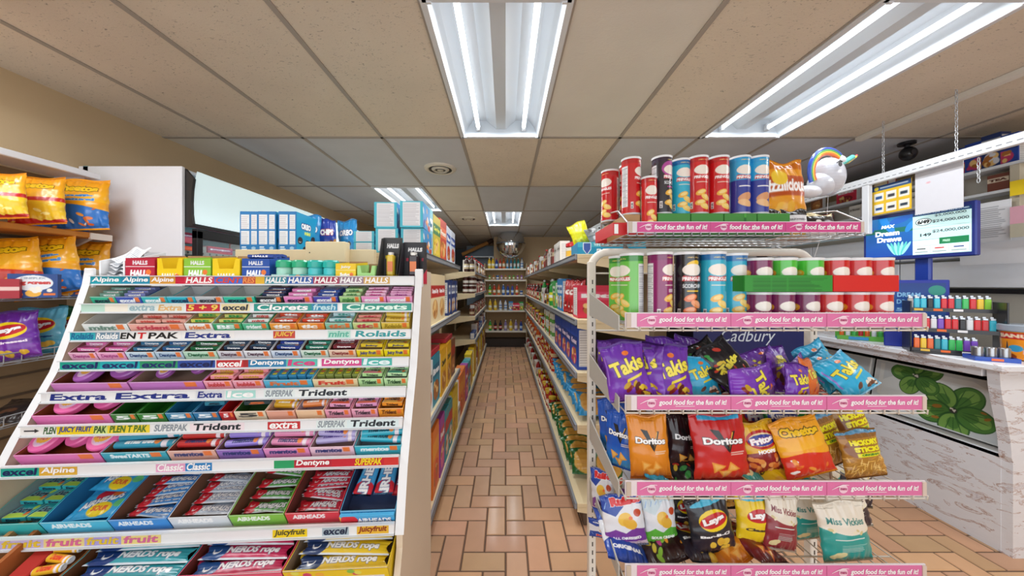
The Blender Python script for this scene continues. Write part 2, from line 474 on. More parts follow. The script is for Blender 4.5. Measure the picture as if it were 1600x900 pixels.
# ------------------------------------------------------------------ light fixtures
M_REFL = mat('fixture_enamel', '#cfd6dc', rough=0.3, emit='#dcebff', estr=0.0)
M_FRAME = mat('fixture_frame', '#d7dade', rough=0.35)
M_TUBE = mat('lit_tube', '#ffffff', emit='#f2f8ff', estr=3.0)
M_SOCK = mat('lamp_socket', '#c8ccd0', rough=0.5)
def make_fixture():
    t = thing('ceiling_light_fixture', '', 'ceiling light')
    W, L, D = 0.60, 1.21, 0.115
    h = MB()
    prof = [(-W / 2 + .02, 0.0), (-W / 2 + .05, D * .55), (-.21, D), (-.11, D), (-.035, D * .42), (.035, D * .42), (.11, D), (.21, D), (W / 2 - .05, D * .55), (W / 2 - .02, 0.0)]
    P = np.array([[(x, y, z) for x, z in prof] for y in (-L / 2 + .02, L / 2 - .02)])
    h.quadgrid(P, '#ffffff', 0, False)
    for y in (-L / 2 + .02, L / 2 - .02): h.add([(x, y, z) for x, z in prof], [tuple(range(len(prof)))], '#ffffff', 0)
    h.box((0, 0, D + .012), (W - .02, L - .02, .01))
    h.build('reflector', M_REFL, t)
    fr = MB()
    for s in (-1, 1):
        fr.box((s * (W / 2 - .008), 0, -.006), (.03, L, .016), ch=.003); fr.box((0, s * (L / 2 - .012), -.006), (W, .035, .016), ch=.003)
    for s in (-1, 1):
        for q in (-1, 1): fr.box((s * .27, q * .58, -.016), (.02, .01, .006))
    fr.build('frame', M_FRAME, t)
    for s in (-1, 1):
        MB().tube([(s * .17, -L / 2 + .07, .045), (s * .17, L / 2 - .07, .045)], .0145, n=12).build('tube', M_TUBE, t)
        for q in (-1, 1):
            MB().box((s * .17, q * (L / 2 - .05), .05), (.03, .03, .05), ch=.004).build('socket', M_SOCK, t)
    return t
FXT = Proto(make_fixture)
names = {(9, 2): 'added ceiling light out of view, brightening the clerk side of the counter', (1, 2): 'added ceiling light out of view, brightening the chip shelves', (4, 3): 'open two tube ceiling light over the mouth of the aisle, nearest the middle', (7, 3): 'open two tube ceiling light above the snack rack on the right',
         (2, 5): 'ceiling light partly hidden behind stacked turquoise cartons', (4, 6): 'small far ceiling light in front of the mirrored ball', (7, 6): 'ceiling light hidden over the right shelving'}
for (i, j) in FIX:
    cx, cy = GX[i] + .305, GY[j] + .61
    FXT.use((cx, cy, CEIL), (0, 0, 0), names[i, j])
    for s in (-1, 1): area('tube_light', (cx + s * .17, cy, CEIL + .028), (0, 0, 0), .02, 1.05, TUBE_POWER, (.93, .97, 1))

def make_vent():
    t = thing('ceiling_vent', '', 'air vent')
    v = MB(); v.lathe([(.155, 0), (.15, -.012), (.125, -.02), (.112, -.016)], n=32, cols='#d9d2c4'); v.build('rim', M_METAL, t)
    c = MB(); c.lathe([(.113, -.015), (.085, -.004)], n=28, cols='#1c1a18')
    c.lathe([(.086, -.012), (.066, -.028), (.052, -.016)], n=28, cols='#c9c2b4'); c.lathe([(.053, -.015), (.03, -.008)], n=24, cols='#262421'); c.lathe([(.032, -.022), (.0, -.032)], n=20, cols='#bfb8aa')
    c.build('cone', M_METAL, t); return t
VENT = Proto(make_vent)
VENT.use((X(688, 3.12), 3.12, CEIL), (0, 0, 0), 'round cream ceiling vent near the first cross bar of the ceiling')
VENT.use((X(732, 5.46), 5.46, CEIL), (0, 0, 0), 'small round ceiling vent far down the aisle beside the far light')
# ------------------------------------------------------------------ aisle gondolas
CREAM = '#e6d3ab'; GREYR = '#8d9196'
def shelf_part(root, x0, x1, y0, y1, z, side, front):
    """one gondola shelf: cream deck, tapered end bracket, grey price rail on the aisle edge. side=+1: aisle edge at x1"""
    m = MB(); m.box(((x0 + x1) / 2, (y0 + y1) / 2, z - .012), (x1 - x0, y1 - y0 - .004, .024), CREAM, ch=.002)
    for y in (y0 + .006, y1 - .006):
        xe, xb = (x1, x0) if side > 0 else (x0, x1)
        m.prism([(xb, z - .024), (xb, z - .12), (xe, z - .05), (xe, z - .024)], 'y', y - .003, y + .003, CREAM)
    s = m.build('shelf', M_METAL, root)
    r = MB(); xe = x1 if side > 0 else x0
    r.box((xe + side * .008, (y0 + y1) / 2, z - .016), (.016, y1 - y0 - .004, .036), GREYR, ch=.003)
    r.box((xe + side * .0165, (y0 + y1) / 2, z - .002), (.003, y1 - y0 - .004, .006), '#5a5e63')
    r.box((xe + side * .0165, (y0 + y1) / 2, z - .031), (.003, y1 - y0 - .004, .006), '#4c5055')
    r.build('price_rail', M_METAL, s)
    return s

LX, RX = -.42, .42            # aisle edges
gl = thing('gondola_shelving', 'beige metal shelving with grey price rails along the left side of the aisle', 'shelving', (0, 0, 0))
m = MB(); m.box((-.86, 4.32, .80), (.03, 5.36, 1.56), '#7c6b52'); m.build('back_panel', M_METAL, gl)
m = MB()
for y in (1.66, 2.86, 4.10, 5.3, 6.5): MB().box((-.835, y, .80), (.03, .03, 1.58), CREAM).build('upright', M_METAL, gl)
m = MB(); m.box((-.86, 4.32, .06), (.80, 5.36, .12), '#5b4a3c'); m.build('kick_base', M_METAL, gl)
L1 = [1.585, 1.185, .675]
L2 = [1.60, 1.30, .985, .665]
for z in L1: shelf_part(gl, -.84, LX, 1.64, 2.86, z, 1, 0)
for z in L2: shelf_part(gl, -.84, LX, 4.40, 5.60, z, 1, 0); shelf_part(gl, -.84, LX, 5.60, 6.90, z, 1, 0)
shelf_part(gl, -.84, LX, 1.64, 4.30, .15, 1, 0); shelf_part(gl, -.84, LX, 4.30, 6.95, .15, 1, 0)
# the far side of the same unit, facing the cooler: only its top shelf shows
shelf_part(gl, -1.32, -.88, 1.60, 2.86, 1.585, -1, 0)
shelf_part(gl, -1.32, -.88, 2.86, 4.30, 1.585, -1, 0)
m = MB(); m.box((-.98, 1.575, 1.555), (.68, .03, .075), CREAM, ch=.003); m.build('end_trim', M_METAL, gl)
m = MB(); m.box((-.855, 1.54, 1.575), (.19, .05, .10), CREAM, ch=.004); m.add([(-.93, 1.514, 1.57), (-.925, 1.514, 1.57), (-.925, 1.514, 1.575), (-.93, 1.514, 1.575)], [(0, 1, 2, 3)], '#222222')
m.build('end_cap', M_METAL, gl)

gr = thing('gondola_shelving', 'beige metal shelving with grey price rails along the right side of the aisle', 'shelving', (0, 0, 0))
m = MB(); m.box((.86, 4.44, .80), (.03, 5.1, 1.56), '#8a7a60'); m.build('back_panel', M_METAL, gr)
m = MB(); m.box((.86, 4.44, .06), (.80, 5.1, .12), '#5b4a3c'); m.build('kick_base', M_METAL, gr)
RL = [1.60, 1.215, .905, .60, .14]
for z in RL:
    for y0, y1 in ((1.87, 3.09), (3.09, 4.31), (4.31, 5.53), (5.53, 6.95)): shelf_part(gr, RX, .84, y0, y1, z, -1, 0)
m = MB(); m.box((.86, 1.875, .82), (.84, .02, 1.56), CREAM, ch=.003)
for z in RL[:3]: pass
shelf_part(gr, .88, 1.30, 1.90, 4.31, 1.60, 1, 0)

# back unit at the end of the aisle
gb = thing('back_shelving', 'cream shelving with five boards across the far end of the aisle', 'shelving', (0, 0, 0))
BZ = [1.795 - .0, 1.54, 1.18, .84, .385]
BZ = [EYE - (p - VY) / FPX * 7.2 for p in (419.5, 437, 461, 485, 517)]
m = MB(); m.box((.0, 7.55, .95), (.92, .03, 1.9), '#b99a6b'); m.build('back_panel', M_METAL, gb)
for z in BZ: MB().box((.0, 7.36, z - .018), (.92, .34, .036), '#e9e3d3', ch=.004).build('shelf', M_METAL, gb)
for x in (-.47, .47): MB().box((x, 7.37, .95), (.02, .34, 1.9), '#c9b48c').build('side_panel', M_METAL, gb)
m = MB(); m.box((.0, 7.4, .10), (.92, .25, .18), '#2a211b'); m.build('kick_base', M_METAL, gb)

# shallow shelf high in the recess at the left of the back wall
rs = thing('recess_shelf', 'pale shelf high up in the blue grey recess left of the mirrored ball', 'shelf', (0, 0, 0))
MB().box((-.62, 7.9, Z(402, 7.9)), (.72, .3, .03), '#cfd8df', ch=.003).build('board', M_METAL, rs)
m = MB()
for x in (-.9, -.35): m.prism([(8.05, Z(402, 7.9) - .016), (8.05, Z(402, 7.9) - .2), (7.78, Z(402, 7.9) - .016)], 'x', x - .01, x + .01, '#9aa6b0')
m.box((-.62, 8.075, 1.2), (.72, .03, 2.4), '#5d6d7c'); m.build('bracket_panel', M_METAL, rs)

# mirrored ball
M_MIR = mat('mirror', '#d9dde2', rough=0.06, metal=1.0)
sm = thing('security_mirror', 'round mirrored security dome hanging above the far shelves', 'mirror', (X(798, 7.0), 7.0, Z(381, 7.0)))
b = MB(); b.lathe([(.315 * math.cos(a), .315 * math.sin(a)) for a in np.linspace(-math.pi / 2, math.pi / 2, 17)], n=32); b.build('dome', M_MIR, sm)
b = MB(); b.lathe([(.318, -.012), (.318, .012)], n=32, cols='#54585c'); b.tube([(0, 0, .30), (0, 0, CEIL - Z(381, 7.0) + .05)], .012, '#77797b'); b.build('hanger', M_METAL, sm)

# ------------------------------------------------------------------ left wall: slat panel, shelves, cooler
sl = MB(); sl.box((WL + .012, .35, 1.02), (.024, 3.1, 2.03), '#806748')
for k in range(19): sl.box((WL + .026, .35, .1 + k * .105), (.006, 3.1, .012), '#4d3b28')
tag(sl.build('slat_wall_panel', M_DUSTY), 'brown grooved wall panel behind the chip shelves at left', 'wall panel')
def wall_shelf(name, label, z, depth, col, thick, y0=.7, y1=1.9, cap=None):
    t = thing(name, label, 'shelf')
    MB().box((WL + .03 + depth / 2, (y0 + y1) / 2, z - thick / 2), (depth, y1 - y0, thick), col, ch=.004).build('board', M_METAL if col[1] > '9' and col != '#c9802f' else M_DUSTY, t)
    for y in (y0 + .08, 1.3, y1 - .05): MB().prism([(WL + .03, z - thick), (WL + .03, z - thick - .10), (WL + .03 + depth * .8, z - thick)], 'y', y - .008, y + .008, '#d9d9dc').build('bracket', M_METAL, t)
    if cap: MB().box((WL + .03 + depth + .0, y1 - .05, z - .02), (.012, .10, .035), cap).build('end_clip', M_METAL, t)
wall_shelf('wall_shelf', 'white board shelf, highest of the shelves on the left wall', 2.075, .20, '#e4e6ea', .035)
wall_shelf('wall_shelf', 'orange wooden shelf under the upper row of yellow chip bags', 1.715, .26, '#c9802f', .03, cap='#e7ddd0')
M_WIRE = mat('chrome_wire', '#c7cbd0', rough=0.3, metal=0.6)
def wire_basket(label, z, y0=.7, y1=1.86, depth=.27, h=.05):
    t = thing('wire_shelf', label, 'shelf')
    m = MB(); x0, x1 = WL + .04, WL + .04 + depth
    n = int((y1 - y0) / .055)
    for k in range(n + 1):
        y = y0 + (y1 - y0) * k / n
        m.tube([(x0, y, z), (x1, y, z), (x1 + .008, y, z + .006), (x1 + .01, y, z + h)], .0022, n=5)
    for q in (0, .3, .65, 1): m.tube([(x0 + depth * q, y0, z - .004), (x0 + depth * q, y1, z - .004)], .003, n=5)
    m.build('wire_deck', M_WIRE, t)
    m = MB()
    m.tube([(x1 + .01, y0, z + h), (x1 + .01, y1, z + h)], .0035, n=6); m.tube([(x1 + .01, y0, z + .008), (x1 + .01, y1, z + .008)], .003, n=6)
    m.build('front_rail', M_WIRE, t)
    return t
wire_basket('wire shelf holding the popcorn boxes, left wall', 1.35)
wire_basket('wire shelf holding the purple and blue chip bags, left wall', 1.05)
wire_basket('lowest wire shelf showing on the left wall, nearly empty', .76)

# upright cooler
ck = thing('display_cooler', 'tall white glass door cooler with lit blank header along the left wall', 'cooler', (0, 0, 0))
y0, y1 = 1.965, 4.9; xf = -1.945
m = MB(); m.box(((WL + xf) / 2 - .02, y0 + .012, 1.075), (xf - WL - .05, .024, 2.15), '#dfe0e6', ch=.004); m.build('side_panel', mat('cooler_white', '#f0f1f6', rough=.35, noise=.015), ck)
m = MB(); m.box(((WL + xf) / 2 - .03, (y0 + y1) / 2, 2.14), (xf - WL - .09, y1 - y0 - .03, .02), '#cfd0d6')
m.box((WL + .05, (y0 + y1) / 2, 1.1), (.03, y1 - y0, 2.1), '#6c949c'); m.box(((WL + xf) / 2, y1, 1.075), (xf - WL - .05, .024, 2.15), '#dfe0e6')
m.box(((WL + xf) / 2, (y0 + y1) / 2, .1), (xf - WL - .05, y1 - y0, .2), '#2b2c30'); m.build('cabinet', M_METAL, ck)
# header: curved translucent lightbox
prof = [(xf - .005, 1.80), (xf - .012, 1.86), (xf - .014, 1.93), (xf - .010, 2.01), (xf + .0, 2.08), (xf + .012, 2.13)]
P = np.array([[(x, y, z) for x, z in prof] for y in (y0 + .04, y1 - .03)])
M_HEAD = mat('lit_header', '#dff2f4', rough=.3, emit='#d6eef2', estr=.55)
MB().quadgrid(P, '#ffffff').build('lit_header', M_HEAD, ck)
m = MB(); m.prism([(xf - .05, 1.78), (xf + .0, 1.79)] + [(x_ + .004, z_) for x_, z_ in prof[1:-1]] + [(xf - .05, 2.145)], 'y', y0 + .024, y0 + .042, '#2e2a28')
m.box((xf - .01, (y0 + y1) / 2, 1.79), (.05, y1 - y0 - .05, .02), '#1d1d20')
m.build('header_trim', M_METAL, ck)
M_GLASS = mat('cooler_glass', '#dfeef0', rough=.03, alpha=.16, spec=.6)
nd = 4; dw = (y1 - y0 - .06) / nd
for k in range(nd):
    a, b2 = y0 + .035 + k * dw, y0 + .035 + (k + 1) * dw - .006
    m = MB()
    m.box((xf, a + .02, .98), (.035, .04, 1.56), '#141519', ch=.003); m.box((xf, b2 - .02, .98), (.035, .04, 1.56), '#141519', ch=.003)
    m.box((xf, (a + b2) / 2, 1.74), (.035, b2 - a, .06), '#141519', ch=.003); m.box((xf, (a + b2) / 2, .23), (.035, b2 - a, .06), '#141519', ch=.003)
    d = m.build('door', M_METAL, ck)
    MB().box((xf, (a + b2) / 2, .98), (.006, b2 - a - .08, 1.48)).build('glass_pane', M_GLASS, d)
    MB().tube([(xf + .02, b2 - .05, .9), (xf + .055, b2 - .05, .92), (xf + .055, b2 - .05, 1.2), (xf + .02, b2 - .05, 1.22)], .008, '#2b2c30').build('handle', M_METAL, d)
    for z in (1.63, 1.33, .98, .6):
        m = MB(); m.box(((WL + xf) / 2, (a + b2) / 2, z - .008), (.46, b2 - a - .03, .008), '#c9d4d6')
        m.box((xf - .075, (a + b2) / 2, z - .004), (.008, b2 - a - .03, .024), '#d6dcd9')
        for q in range(14): m.box((xf - .07, a + .03 + q * (b2 - a - .06) / 13, z - .004), (.004, .008, .014), '#6b7a7c')
        m.build('cooler_shelf', M_METAL, ck)
area('cooler_light', (xf - .12, (y0 + y1) / 2, 1.76), (0, 0, 0), .06, 2.6, 3, (.85, 1, 1))

# ------------------------------------------------------------------ candy rack (left foreground)
RK = Matrix.Translation((-.915, 1.19, 0)) @ Matrix.Rotation(R(3.2), 4, 'Z')
RKYAW = 3.2
HW = .571
TY = [0, -.028, -.056, -.085, -.129, -.172, -.215, -.262, -.30]
TZ = [1.437, 1.339, 1.245, 1.152, 1.062, .975, .875, .70, .565]
XL = [150, 123, 106, 90, 62, 34, 7, -38, -60]; XR = [650, 652, 645, 640, 636, 631, 624, 609, 612]
SLOPE = 25.0
def rk(x, y, z): return RK @ Vector((x, y, z))
def tu(i, px):
    """pixel column on tier i -> local x on the rack"""
    return (px - XL[i]) / (XR[i] - XL[i]) * 2 * HW - HW
WHITE = '#eef0f2'
cr = thing('candy_rack', 'white tiered candy and gum display rack filling the left foreground', 'display rack', RK.translation, (0, 0, RKYAW))
pan = [(.20, 1.475), (-.004, 1.475), (-.012, 1.42)]
for k in range(1, 8): pan.append((TY[k] - .012, TZ[k] - .02))
pan += [(-.275, .64), (-.33, .52), (-.33, .20), (-.30, .13), (.17, .13), (.20, .2)]
for s in (-1, 1):
    m = MB(); m.prism([(y, z) for y, z in pan][::-1] if s > 0 else pan, 'x', s * (HW + .006), s * (HW + .024), '#e2d2bc')
    p = m.build('side_panel', mat('rack_side', '#dccbb4', rough=.45, noise=.03, nscale=6) , cr)
    m = MB()
    q = pan[1:10]
    for a, b3 in zip(q[:-1], q[1:]):
        m.add([(s * (HW + .002), a[0] - .003, a[1]), (s * (HW + .028), a[0] - .003, a[1]), (s * (HW + .028), b3[0] - .003, b3[1]), (s * (HW + .002), b3[0] - .003, b3[1])], [(0, 1, 2, 3)], WHITE)
    m.box((s * (HW + .015), -.002, 1.445), (.03, .014, .07), WHITE, ch=.003); m.box((s * (HW + .015), -.334, .36), (.034, .012, .34), WHITE, ch=.003)
    m.build('edge_trim', M_METAL, p)
m = MB(); m.box((0, .203, .86), (2 * HW, .012, 1.1), '#e9e6df'); m.build('back_panel', M_METAL, cr)
m = MB(); m.box((0, -.06, .16), (2 * HW, .48, .04), '#d9d5cc'); m.build('base_shelf', M_METAL, cr)
ca, sa = math.cos(R(SLOPE)), math.sin(R(SLOPE))
for i in range(9):
    m = MB()
    if i == 0:
        m.box((0, .095, TZ[0] - .0165), (2 * HW, .20, .003), WHITE)
    else:
        dep = (.128 if i == 1 else .224) if i < 7 else .295
        yb, zb = TY[i] + dep * ca, TZ[i] - .012 + dep * sa
        m.add([(-HW, TY[i], TZ[i] - .012), (HW, TY[i], TZ[i] - .012), (HW, yb, zb), (-HW, yb, zb), (-HW, TY[i], TZ[i] - .016), (HW, TY[i], TZ[i] - .016), (HW, yb, zb - .004), (-HW, yb, zb - .004)],
              [(0, 1, 2, 3), (7, 6, 5, 4), (0, 4, 5, 1)], WHITE)
        rz_ = TZ[i - 1] - TZ[i] - (.038 if i > 1 else .095)
        m.add([(-HW, yb - .002, zb), (HW, yb - .002, zb), (HW, yb + .004, zb + rz_), (-HW, yb + .004, zb + rz_)], [(0, 1, 2, 3)], '#e4e3e0')
    m.build('tier_shelf', M_METAL, cr)
# price channels with their printed inserts
CH = [
 [(150,195,'#1f9fb0','Alpine','#fff'),(195,238,'#1f8fb0','Alpine','#fff'),(238,276,'#d99a3a','Alpine','#fff'),(276,290,'#c8183c','',''),(290,335,'#d43c50','HALLS','#fff'),(335,378,'#4a6fd0','CENT','#e5472a'),(378,398,'#c84a30','RES','#f09a50'),(398,412,'#e8b92a','',''),(412,447,'#3c8fa0','HALLS','#fff'),(447,488,'#2c5fae','HALLS','#fff'),(488,529,'#a82c50','HALLS','#fff'),(529,568,'#9b8090','HALLS','#fff'),(568,610,'#d3a850','HALLS','#fff')],
 [(124,160,'#bfe4d4','',''),(160,195,'#f3efe0','',''),(195,240,'#e6f0ec','extra','#9fbfc8'),(240,282,'#e9efe4','Extra','#e5b878'),(285,338,'#c8243a','5 + 9','#f2d25a'),(340,385,'#f2e4b0','excel','#2a3440'),(392,485,'#1f9a90','Clorets','#ffffff'),(485,527,'#1f8fb8','fresh','#bfe6ee'),(530,535,'#ffffff','',''),(535,650,'#1f9a86','Clorets','#e6fff2')],
 [(106,144,'#35b8c4','Rolaids','#1d6fa0'),(144,181,'#7a9ab0','Rolaids','#ffffff'),(181,207,'#f4f4f2','EN','#1a1a1e'),(207,222,'#f4f4f2','T','#d8232a'),(222,275,'#f4f4f2','PAK','#1a1a1e'),(277,358,'#f4f4f2','Extra','#1c2f86'),(420,455,'#c8402e','JUICY','#f2c84a'),(508,545,'#bfe8da','mint','#5ab8a0'),(548,643,'#f4f4f2','Rolaids','#1f9a9e')],
 [(92,152,'#1fae9a','excel','#1b2c6a'),(152,212,'#22b8c0','excel','#1b2c6a'),(212,270,'#2c9c6a','excel','#1b2c6a'),(270,328,'#2c50a8','excel','#0f1c52'),(330,372,'#c8242c','excel','#fff'),(372,380,'#a81820','',''),(380,440,'#1f7fb0','Dentyne','#fff'),(440,490,'#58c4b8','Ice','#d83a80'),(492,495,'#fff','',''),(497,562,'#d4408a','Dentyne','#fff'),(562,612,'#3cb8ac','Ice','#eafcff')],
 [(72,168,'#f4f7f8','Extra','#1c2f86'),(168,297,'#f4f7f8','Extra','#1c2f86'),(299,343,'#dfe3ea','Extra','#1c2f86'),(345,392,'#aee4dc','Ice','#ffffff'),(405,455,'#e6f3f2','SUPERPAK','#8c98a2'),(455,545,'#eef6f5','Trident','#16222c')],
 [(34,68,'#f4f4f2','→','#2a2a2e'),(68,88,'#f4f4f2','PLEN','#3c6a3a'),(88,143,'#f2d41c','JUICY FRUIT','#1c3f9a'),(143,164,'#d7e88a','PAK','#2a5a2e'),(164,228,'#f2d93c','PLEN T PAK','#4a7a2e'),(232,290,'#f0f3f3','SUPERPAK','#8c98a2'),(290,375,'#f4e6ec','Trident','#16222c'),(412,464,'#c8242c','extra','#fff'),(490,540,'#e6f3f2','SUPERPAK','#8c98a2'),(540,625,'#dff2f4','Trident','#16222c')],
 [(10,66,'#1fae9a','excel','#11245c'),(66,122,'#e0b03c','Alpine','#fff'),(240,285,'#e7a8cc','Classic','#fff'),(285,326,'#2a86c8','Classic','#fff'),(423,455,'#1fa064','',''),(455,515,'#b81c34','Dentyne','#fff'),(515,550,'#c81c30','',''),(550,600,'#c81c30','SUPERPAK','#f4e01c'),(600,624,'#d2302a','','')],
 [(0,65,'#c8bce4','fruit','#e8c83a'),(65,125,'#ecd890','fruit','#d86a9c'),(125,180,'#b0a4e0','fruit','#e8c83a'),(180,240,'#f0dc8c','fruit','#d86a9c'),(413,468,'#f2d41c','Juicyfruit','#4a4a2a'),(492,535,'#a8bcc8','excel','#1b2c4a'),(548,600,'#e8b83a','Juicyfruit','#8a1c1c')],
]
for i in range(8):
    m = MB(); m.box((0, TY[i] - .008, TZ[i] - .002), (2 * HW, .012, .033), WHITE, ch=.002)
    m.box((0, TY[i] - .016, TZ[i] - .0175), (2 * HW, .006, .003), '#d9dde0'); m.box((0, TY[i] - .016, TZ[i] + .0145), (2 * HW, .006, .003), '#d9dde0')
    yy = TY[i] - .0145; hz = .0135
    for a, b4, bg, tx, fg in CH[i]:
        if fg == '#fff': fg = '#ffffff'
        if bg == '#fff': bg = '#ffffff'
        xa, xb = tu(i, a), tu(i, b4)
        if xb < -HW: continue
        xa = max(xa, -HW)
        m.quad((xa, yy, TZ[i] - hz), (xb, yy, TZ[i] - hz), (xb, yy, TZ[i] + hz), (xa, yy, TZ[i] + hz), bg)
        if tx == '→':
            c0 = (xa + xb) / 2; m.box((c0 - .006, yy - .0004, TZ[i]), (.03, .0006, .004), '#333338'); m.add([(c0 + .009, yy - .0007, TZ[i] - .006), (c0 + .022, yy - .0007, TZ[i]), (c0 + .009, yy - .0007, TZ[i] + .006)], [(0, 1, 2)], '#333338')
        elif tx:
            ww = (xb - xa) * .88
            m.text(tx, ((xa + xb) / 2, yy, TZ[i]), (1, 0, 0), (0, 0, 1), .0215, fg, wide=ww, shear=.2, bold=.03)
    m.build('price_channel', M_METAL, cr)
for sx in (-.5, .52):
    m = MB(); m.lathe([(.0, -.018), (.045, -.016), (.05, 0), (.045, .016), (.0, .018)], c=(sx, -.2, .05), n=18, cols='#2c2420', M=Matrix.Rotation(R(90), 3, 'Y')); m.box((sx, -.2, .11), (.05, .05, .03), '#6b6f72'); m.build('caster', M_PLAS, cr)
    m = MB(); m.lathe([(.0, -.018), (.045, -.016), (.05, 0), (.045, .016), (.0, .018)], c=(sx, .12, .05), n=18, cols='#2c2420', M=Matrix.Rotation(R(90), 3, 'Y')); m.box((sx, .12, .11), (.05, .05, .03), '#6b6f72'); m.build('caster', M_PLAS, cr)

# ------------------------------------------------------------------ snack rack (right foreground)
SX0, SX1, SYB = .37, 1.315, 1.38
sr = thing('snack_rack', 'cream wire snack rack with pink price strips at the right end of the aisle', 'display rack', (0, 0, 0))
WC = '#ece7dc'
for x in (SX0, SX1):
    m = MB(); m.box((x, SYB, .76), (.03, .035, 1.52), WC, ch=.003)
    for k in range(38):
        m.box((x - .0, SYB - .0178, .10 + k * .036), (.005, .001, .018), '#4c463e')
    u = m.build('upright', M_METAL, sr)
m = MB(); c = []
for a in np.linspace(math.pi, math.pi / 2, 8): c.append((SX0 + .07 + .07 * math.cos(a), SYB, 1.49 + .07 * math.sin(a)))
for a in np.linspace(math.pi / 2, 0, 8): c.append((SX1 - .07 + .07 * math.cos(a), SYB, 1.49 + .07 * math.sin(a)))
m.tube([(SX0, SYB, 1.40)] + c + [(SX1, SYB, 1.40)], .017, WC, n=10); m.build('top_hoop', M_METAL, sr)
m = MB()
for x in (SX0, SX1): m.box((x, SYB - .16, .05), (.05, .5, .07), WC, ch=.006)
m.box(((SX0 + SX1) / 2, SYB, .06), (SX1 - SX0, .04, .06), WC, ch=.004); m.build('base_foot', M_METAL, sr)
SHZ = [1.31, 1.052, .785, .525]
PINK = '#e077ab'
def strip_txt(m, x0, x1, y, z, h, n, first='good food for the fun of it!', s=1.0):
    w = (x1 - x0) / n
    for k in range(n):
        a = x0 + k * w
        t = first if isinstance(first, str) else first[k]
        c0 = a + w * .15
        # swoosh and round badge
        m.lathe([(0, 0), (h * .34, 0)], c=(c0 + .006, y - .0006, z), n=16, cols='#f6cfe0', M=Matrix.Rotation(R(90), 3, 'X'))
        m.text('menu', (c0 + .006, y - .0012, z), (1, 0, 0), (0, 0, 1), h * .18, '#b8447c', wide=h * .5)
        arc = [(c0 - w * .10 + q * w * .02, z - h * .05 + h * .38 * math.sin(q / 9 * math.pi * .62)) for q in range(10)]
        V = [(p[0], y - .0008, p[1]) for p in arc] + [(p[0], y - .0008, p[1] - .0012 - .0016 * math.sin(i / 9 * math.pi)) for i, p in enumerate(arc)]
        m.add(V, [(i, i + 10, i + 11, i + 1) for i in range(9)], '#fdeff5')
        m.text(t, (a + w * .60, y, z + h * .01), (1, 0, 0), (0, 0, 1), h * .50, '#ffffff', wide=w * .70, shear=.12, bold=.03)
        m.box((a + w * .52, y - .0008, z - h * .24), (w * .2, .0006, .0012), '#ffffff')
        if k: m.box((a, y - .0006, z), (.0012, .0006, h), '#cf6f9c')
def wire_shelf(z, x0, x1, yf, yb, drop, n, lbl, first, pink, chrome=False, hstrip=.047):
    wm = M_WIRE if chrome else mat('cream_wire', '#ddd8cc', rough=.35)
    s = MB()
    zb = z + drop
    for k in range(n + 1):
        x = x0 + (x1 - x0) * k / n
        s.tube([(x, yb, zb), (x, yf + .004, z - .028), (x, yf - .006, z - .034), (x, yf - .007, z - .02)], .0022, n=5)
    for q in (0, .25, .5, .75, 1): s.tube([(x0, yb + (yf - yb) * q, zb + (z - .032 - zb) * q), (x1, yb + (yf - yb) * q, zb + (z - .032 - zb) * q)], .003, n=5)
    sh = s.build('wire_deck', wm, sr)
    m = MB(); m.box(((x0 + x1) / 2, yf, z), (x1 - x0, .004, hstrip), '#e9dfe2'); m.box(((x0 + x1) / 2 + .012, yf - .003, z), (x1 - x0 - .05, .002, hstrip * .86), pink)
    m.box((x0 + .01, yf - .005, z), (.014, .003, hstrip * .9), '#c9b9a8'); m.box((x1 - .008, yf - .005, z), (.012, .003, hstrip * .9), '#d9c9bc')
    strip_txt(m, x0 + .03, x1 - .012, yf - .0045, z, hstrip * .86, 3, first); m.build('price_strip', M_METAL, sh)
    return sh
for i, z in enumerate(SHZ):
    sh = wire_shelf(z, SX0 + .003, SX1 - .005, 1.0, SYB - .02, -.028, 21, '', 'good food for the fun of it!', PINK)
    for x in (SX0 - .012,):
        m = MB(); m.prism([(SYB - .02, z + .075), (1.01, z + .012), (1.01, z - .035), (SYB - .02, z - .02)], 'x', x - .002, x + .002, '#b7b4ac'); m.build('shelf_bracket', M_METAL, sh)
for z in (1.47, 1.22, .93):
    MB().tube([(SX0, SYB + .02, z), (SX1, SYB + .02, z)], .004, WC, n=6).build('cross_wire', M_METAL, sr)
# the raised chrome shelf on top
TX0, TX1, TYF, TYB, TZZ = .472, 1.385, 1.24, 1.58, 1.643
sh = wire_shelf(TZZ, TX0, TX1, TYF, TYB, -.032, 26, '', ['food for the fun of it!'] * 3, '#d84c92', True, .044)
m = MB()
for x in (TX0, TX1):
    m.tube([(x, TYF, TZZ + .02), (x, TYF + .10, TZZ + .085), (x, TYF + .2, TZZ + .10), (x, TYB, TZZ + .10), (x, TYB, TZZ - .03)], .0035, n=6)
m.tube([(TX0, TYB, TZZ + .10), (TX1, TYB, TZZ + .10)], .0035, n=6)
m.build('rim_wire', M_WIRE, sh)
for x in (TX0 + .1, TX1 - .1):
    m = MB(); m.box((x, TYB - .05, (1.5 + TZZ) / 2 - .02), (.012, .02, TZZ - 1.5), '#a9adb0'); m.tube([(x, TYB - .04, TZZ - .03), (x, TYB - .14, 1.56), (x, SYB, 1.55)], .004, '#a9adb0')
    m.build('support_post', M_METAL, sh)

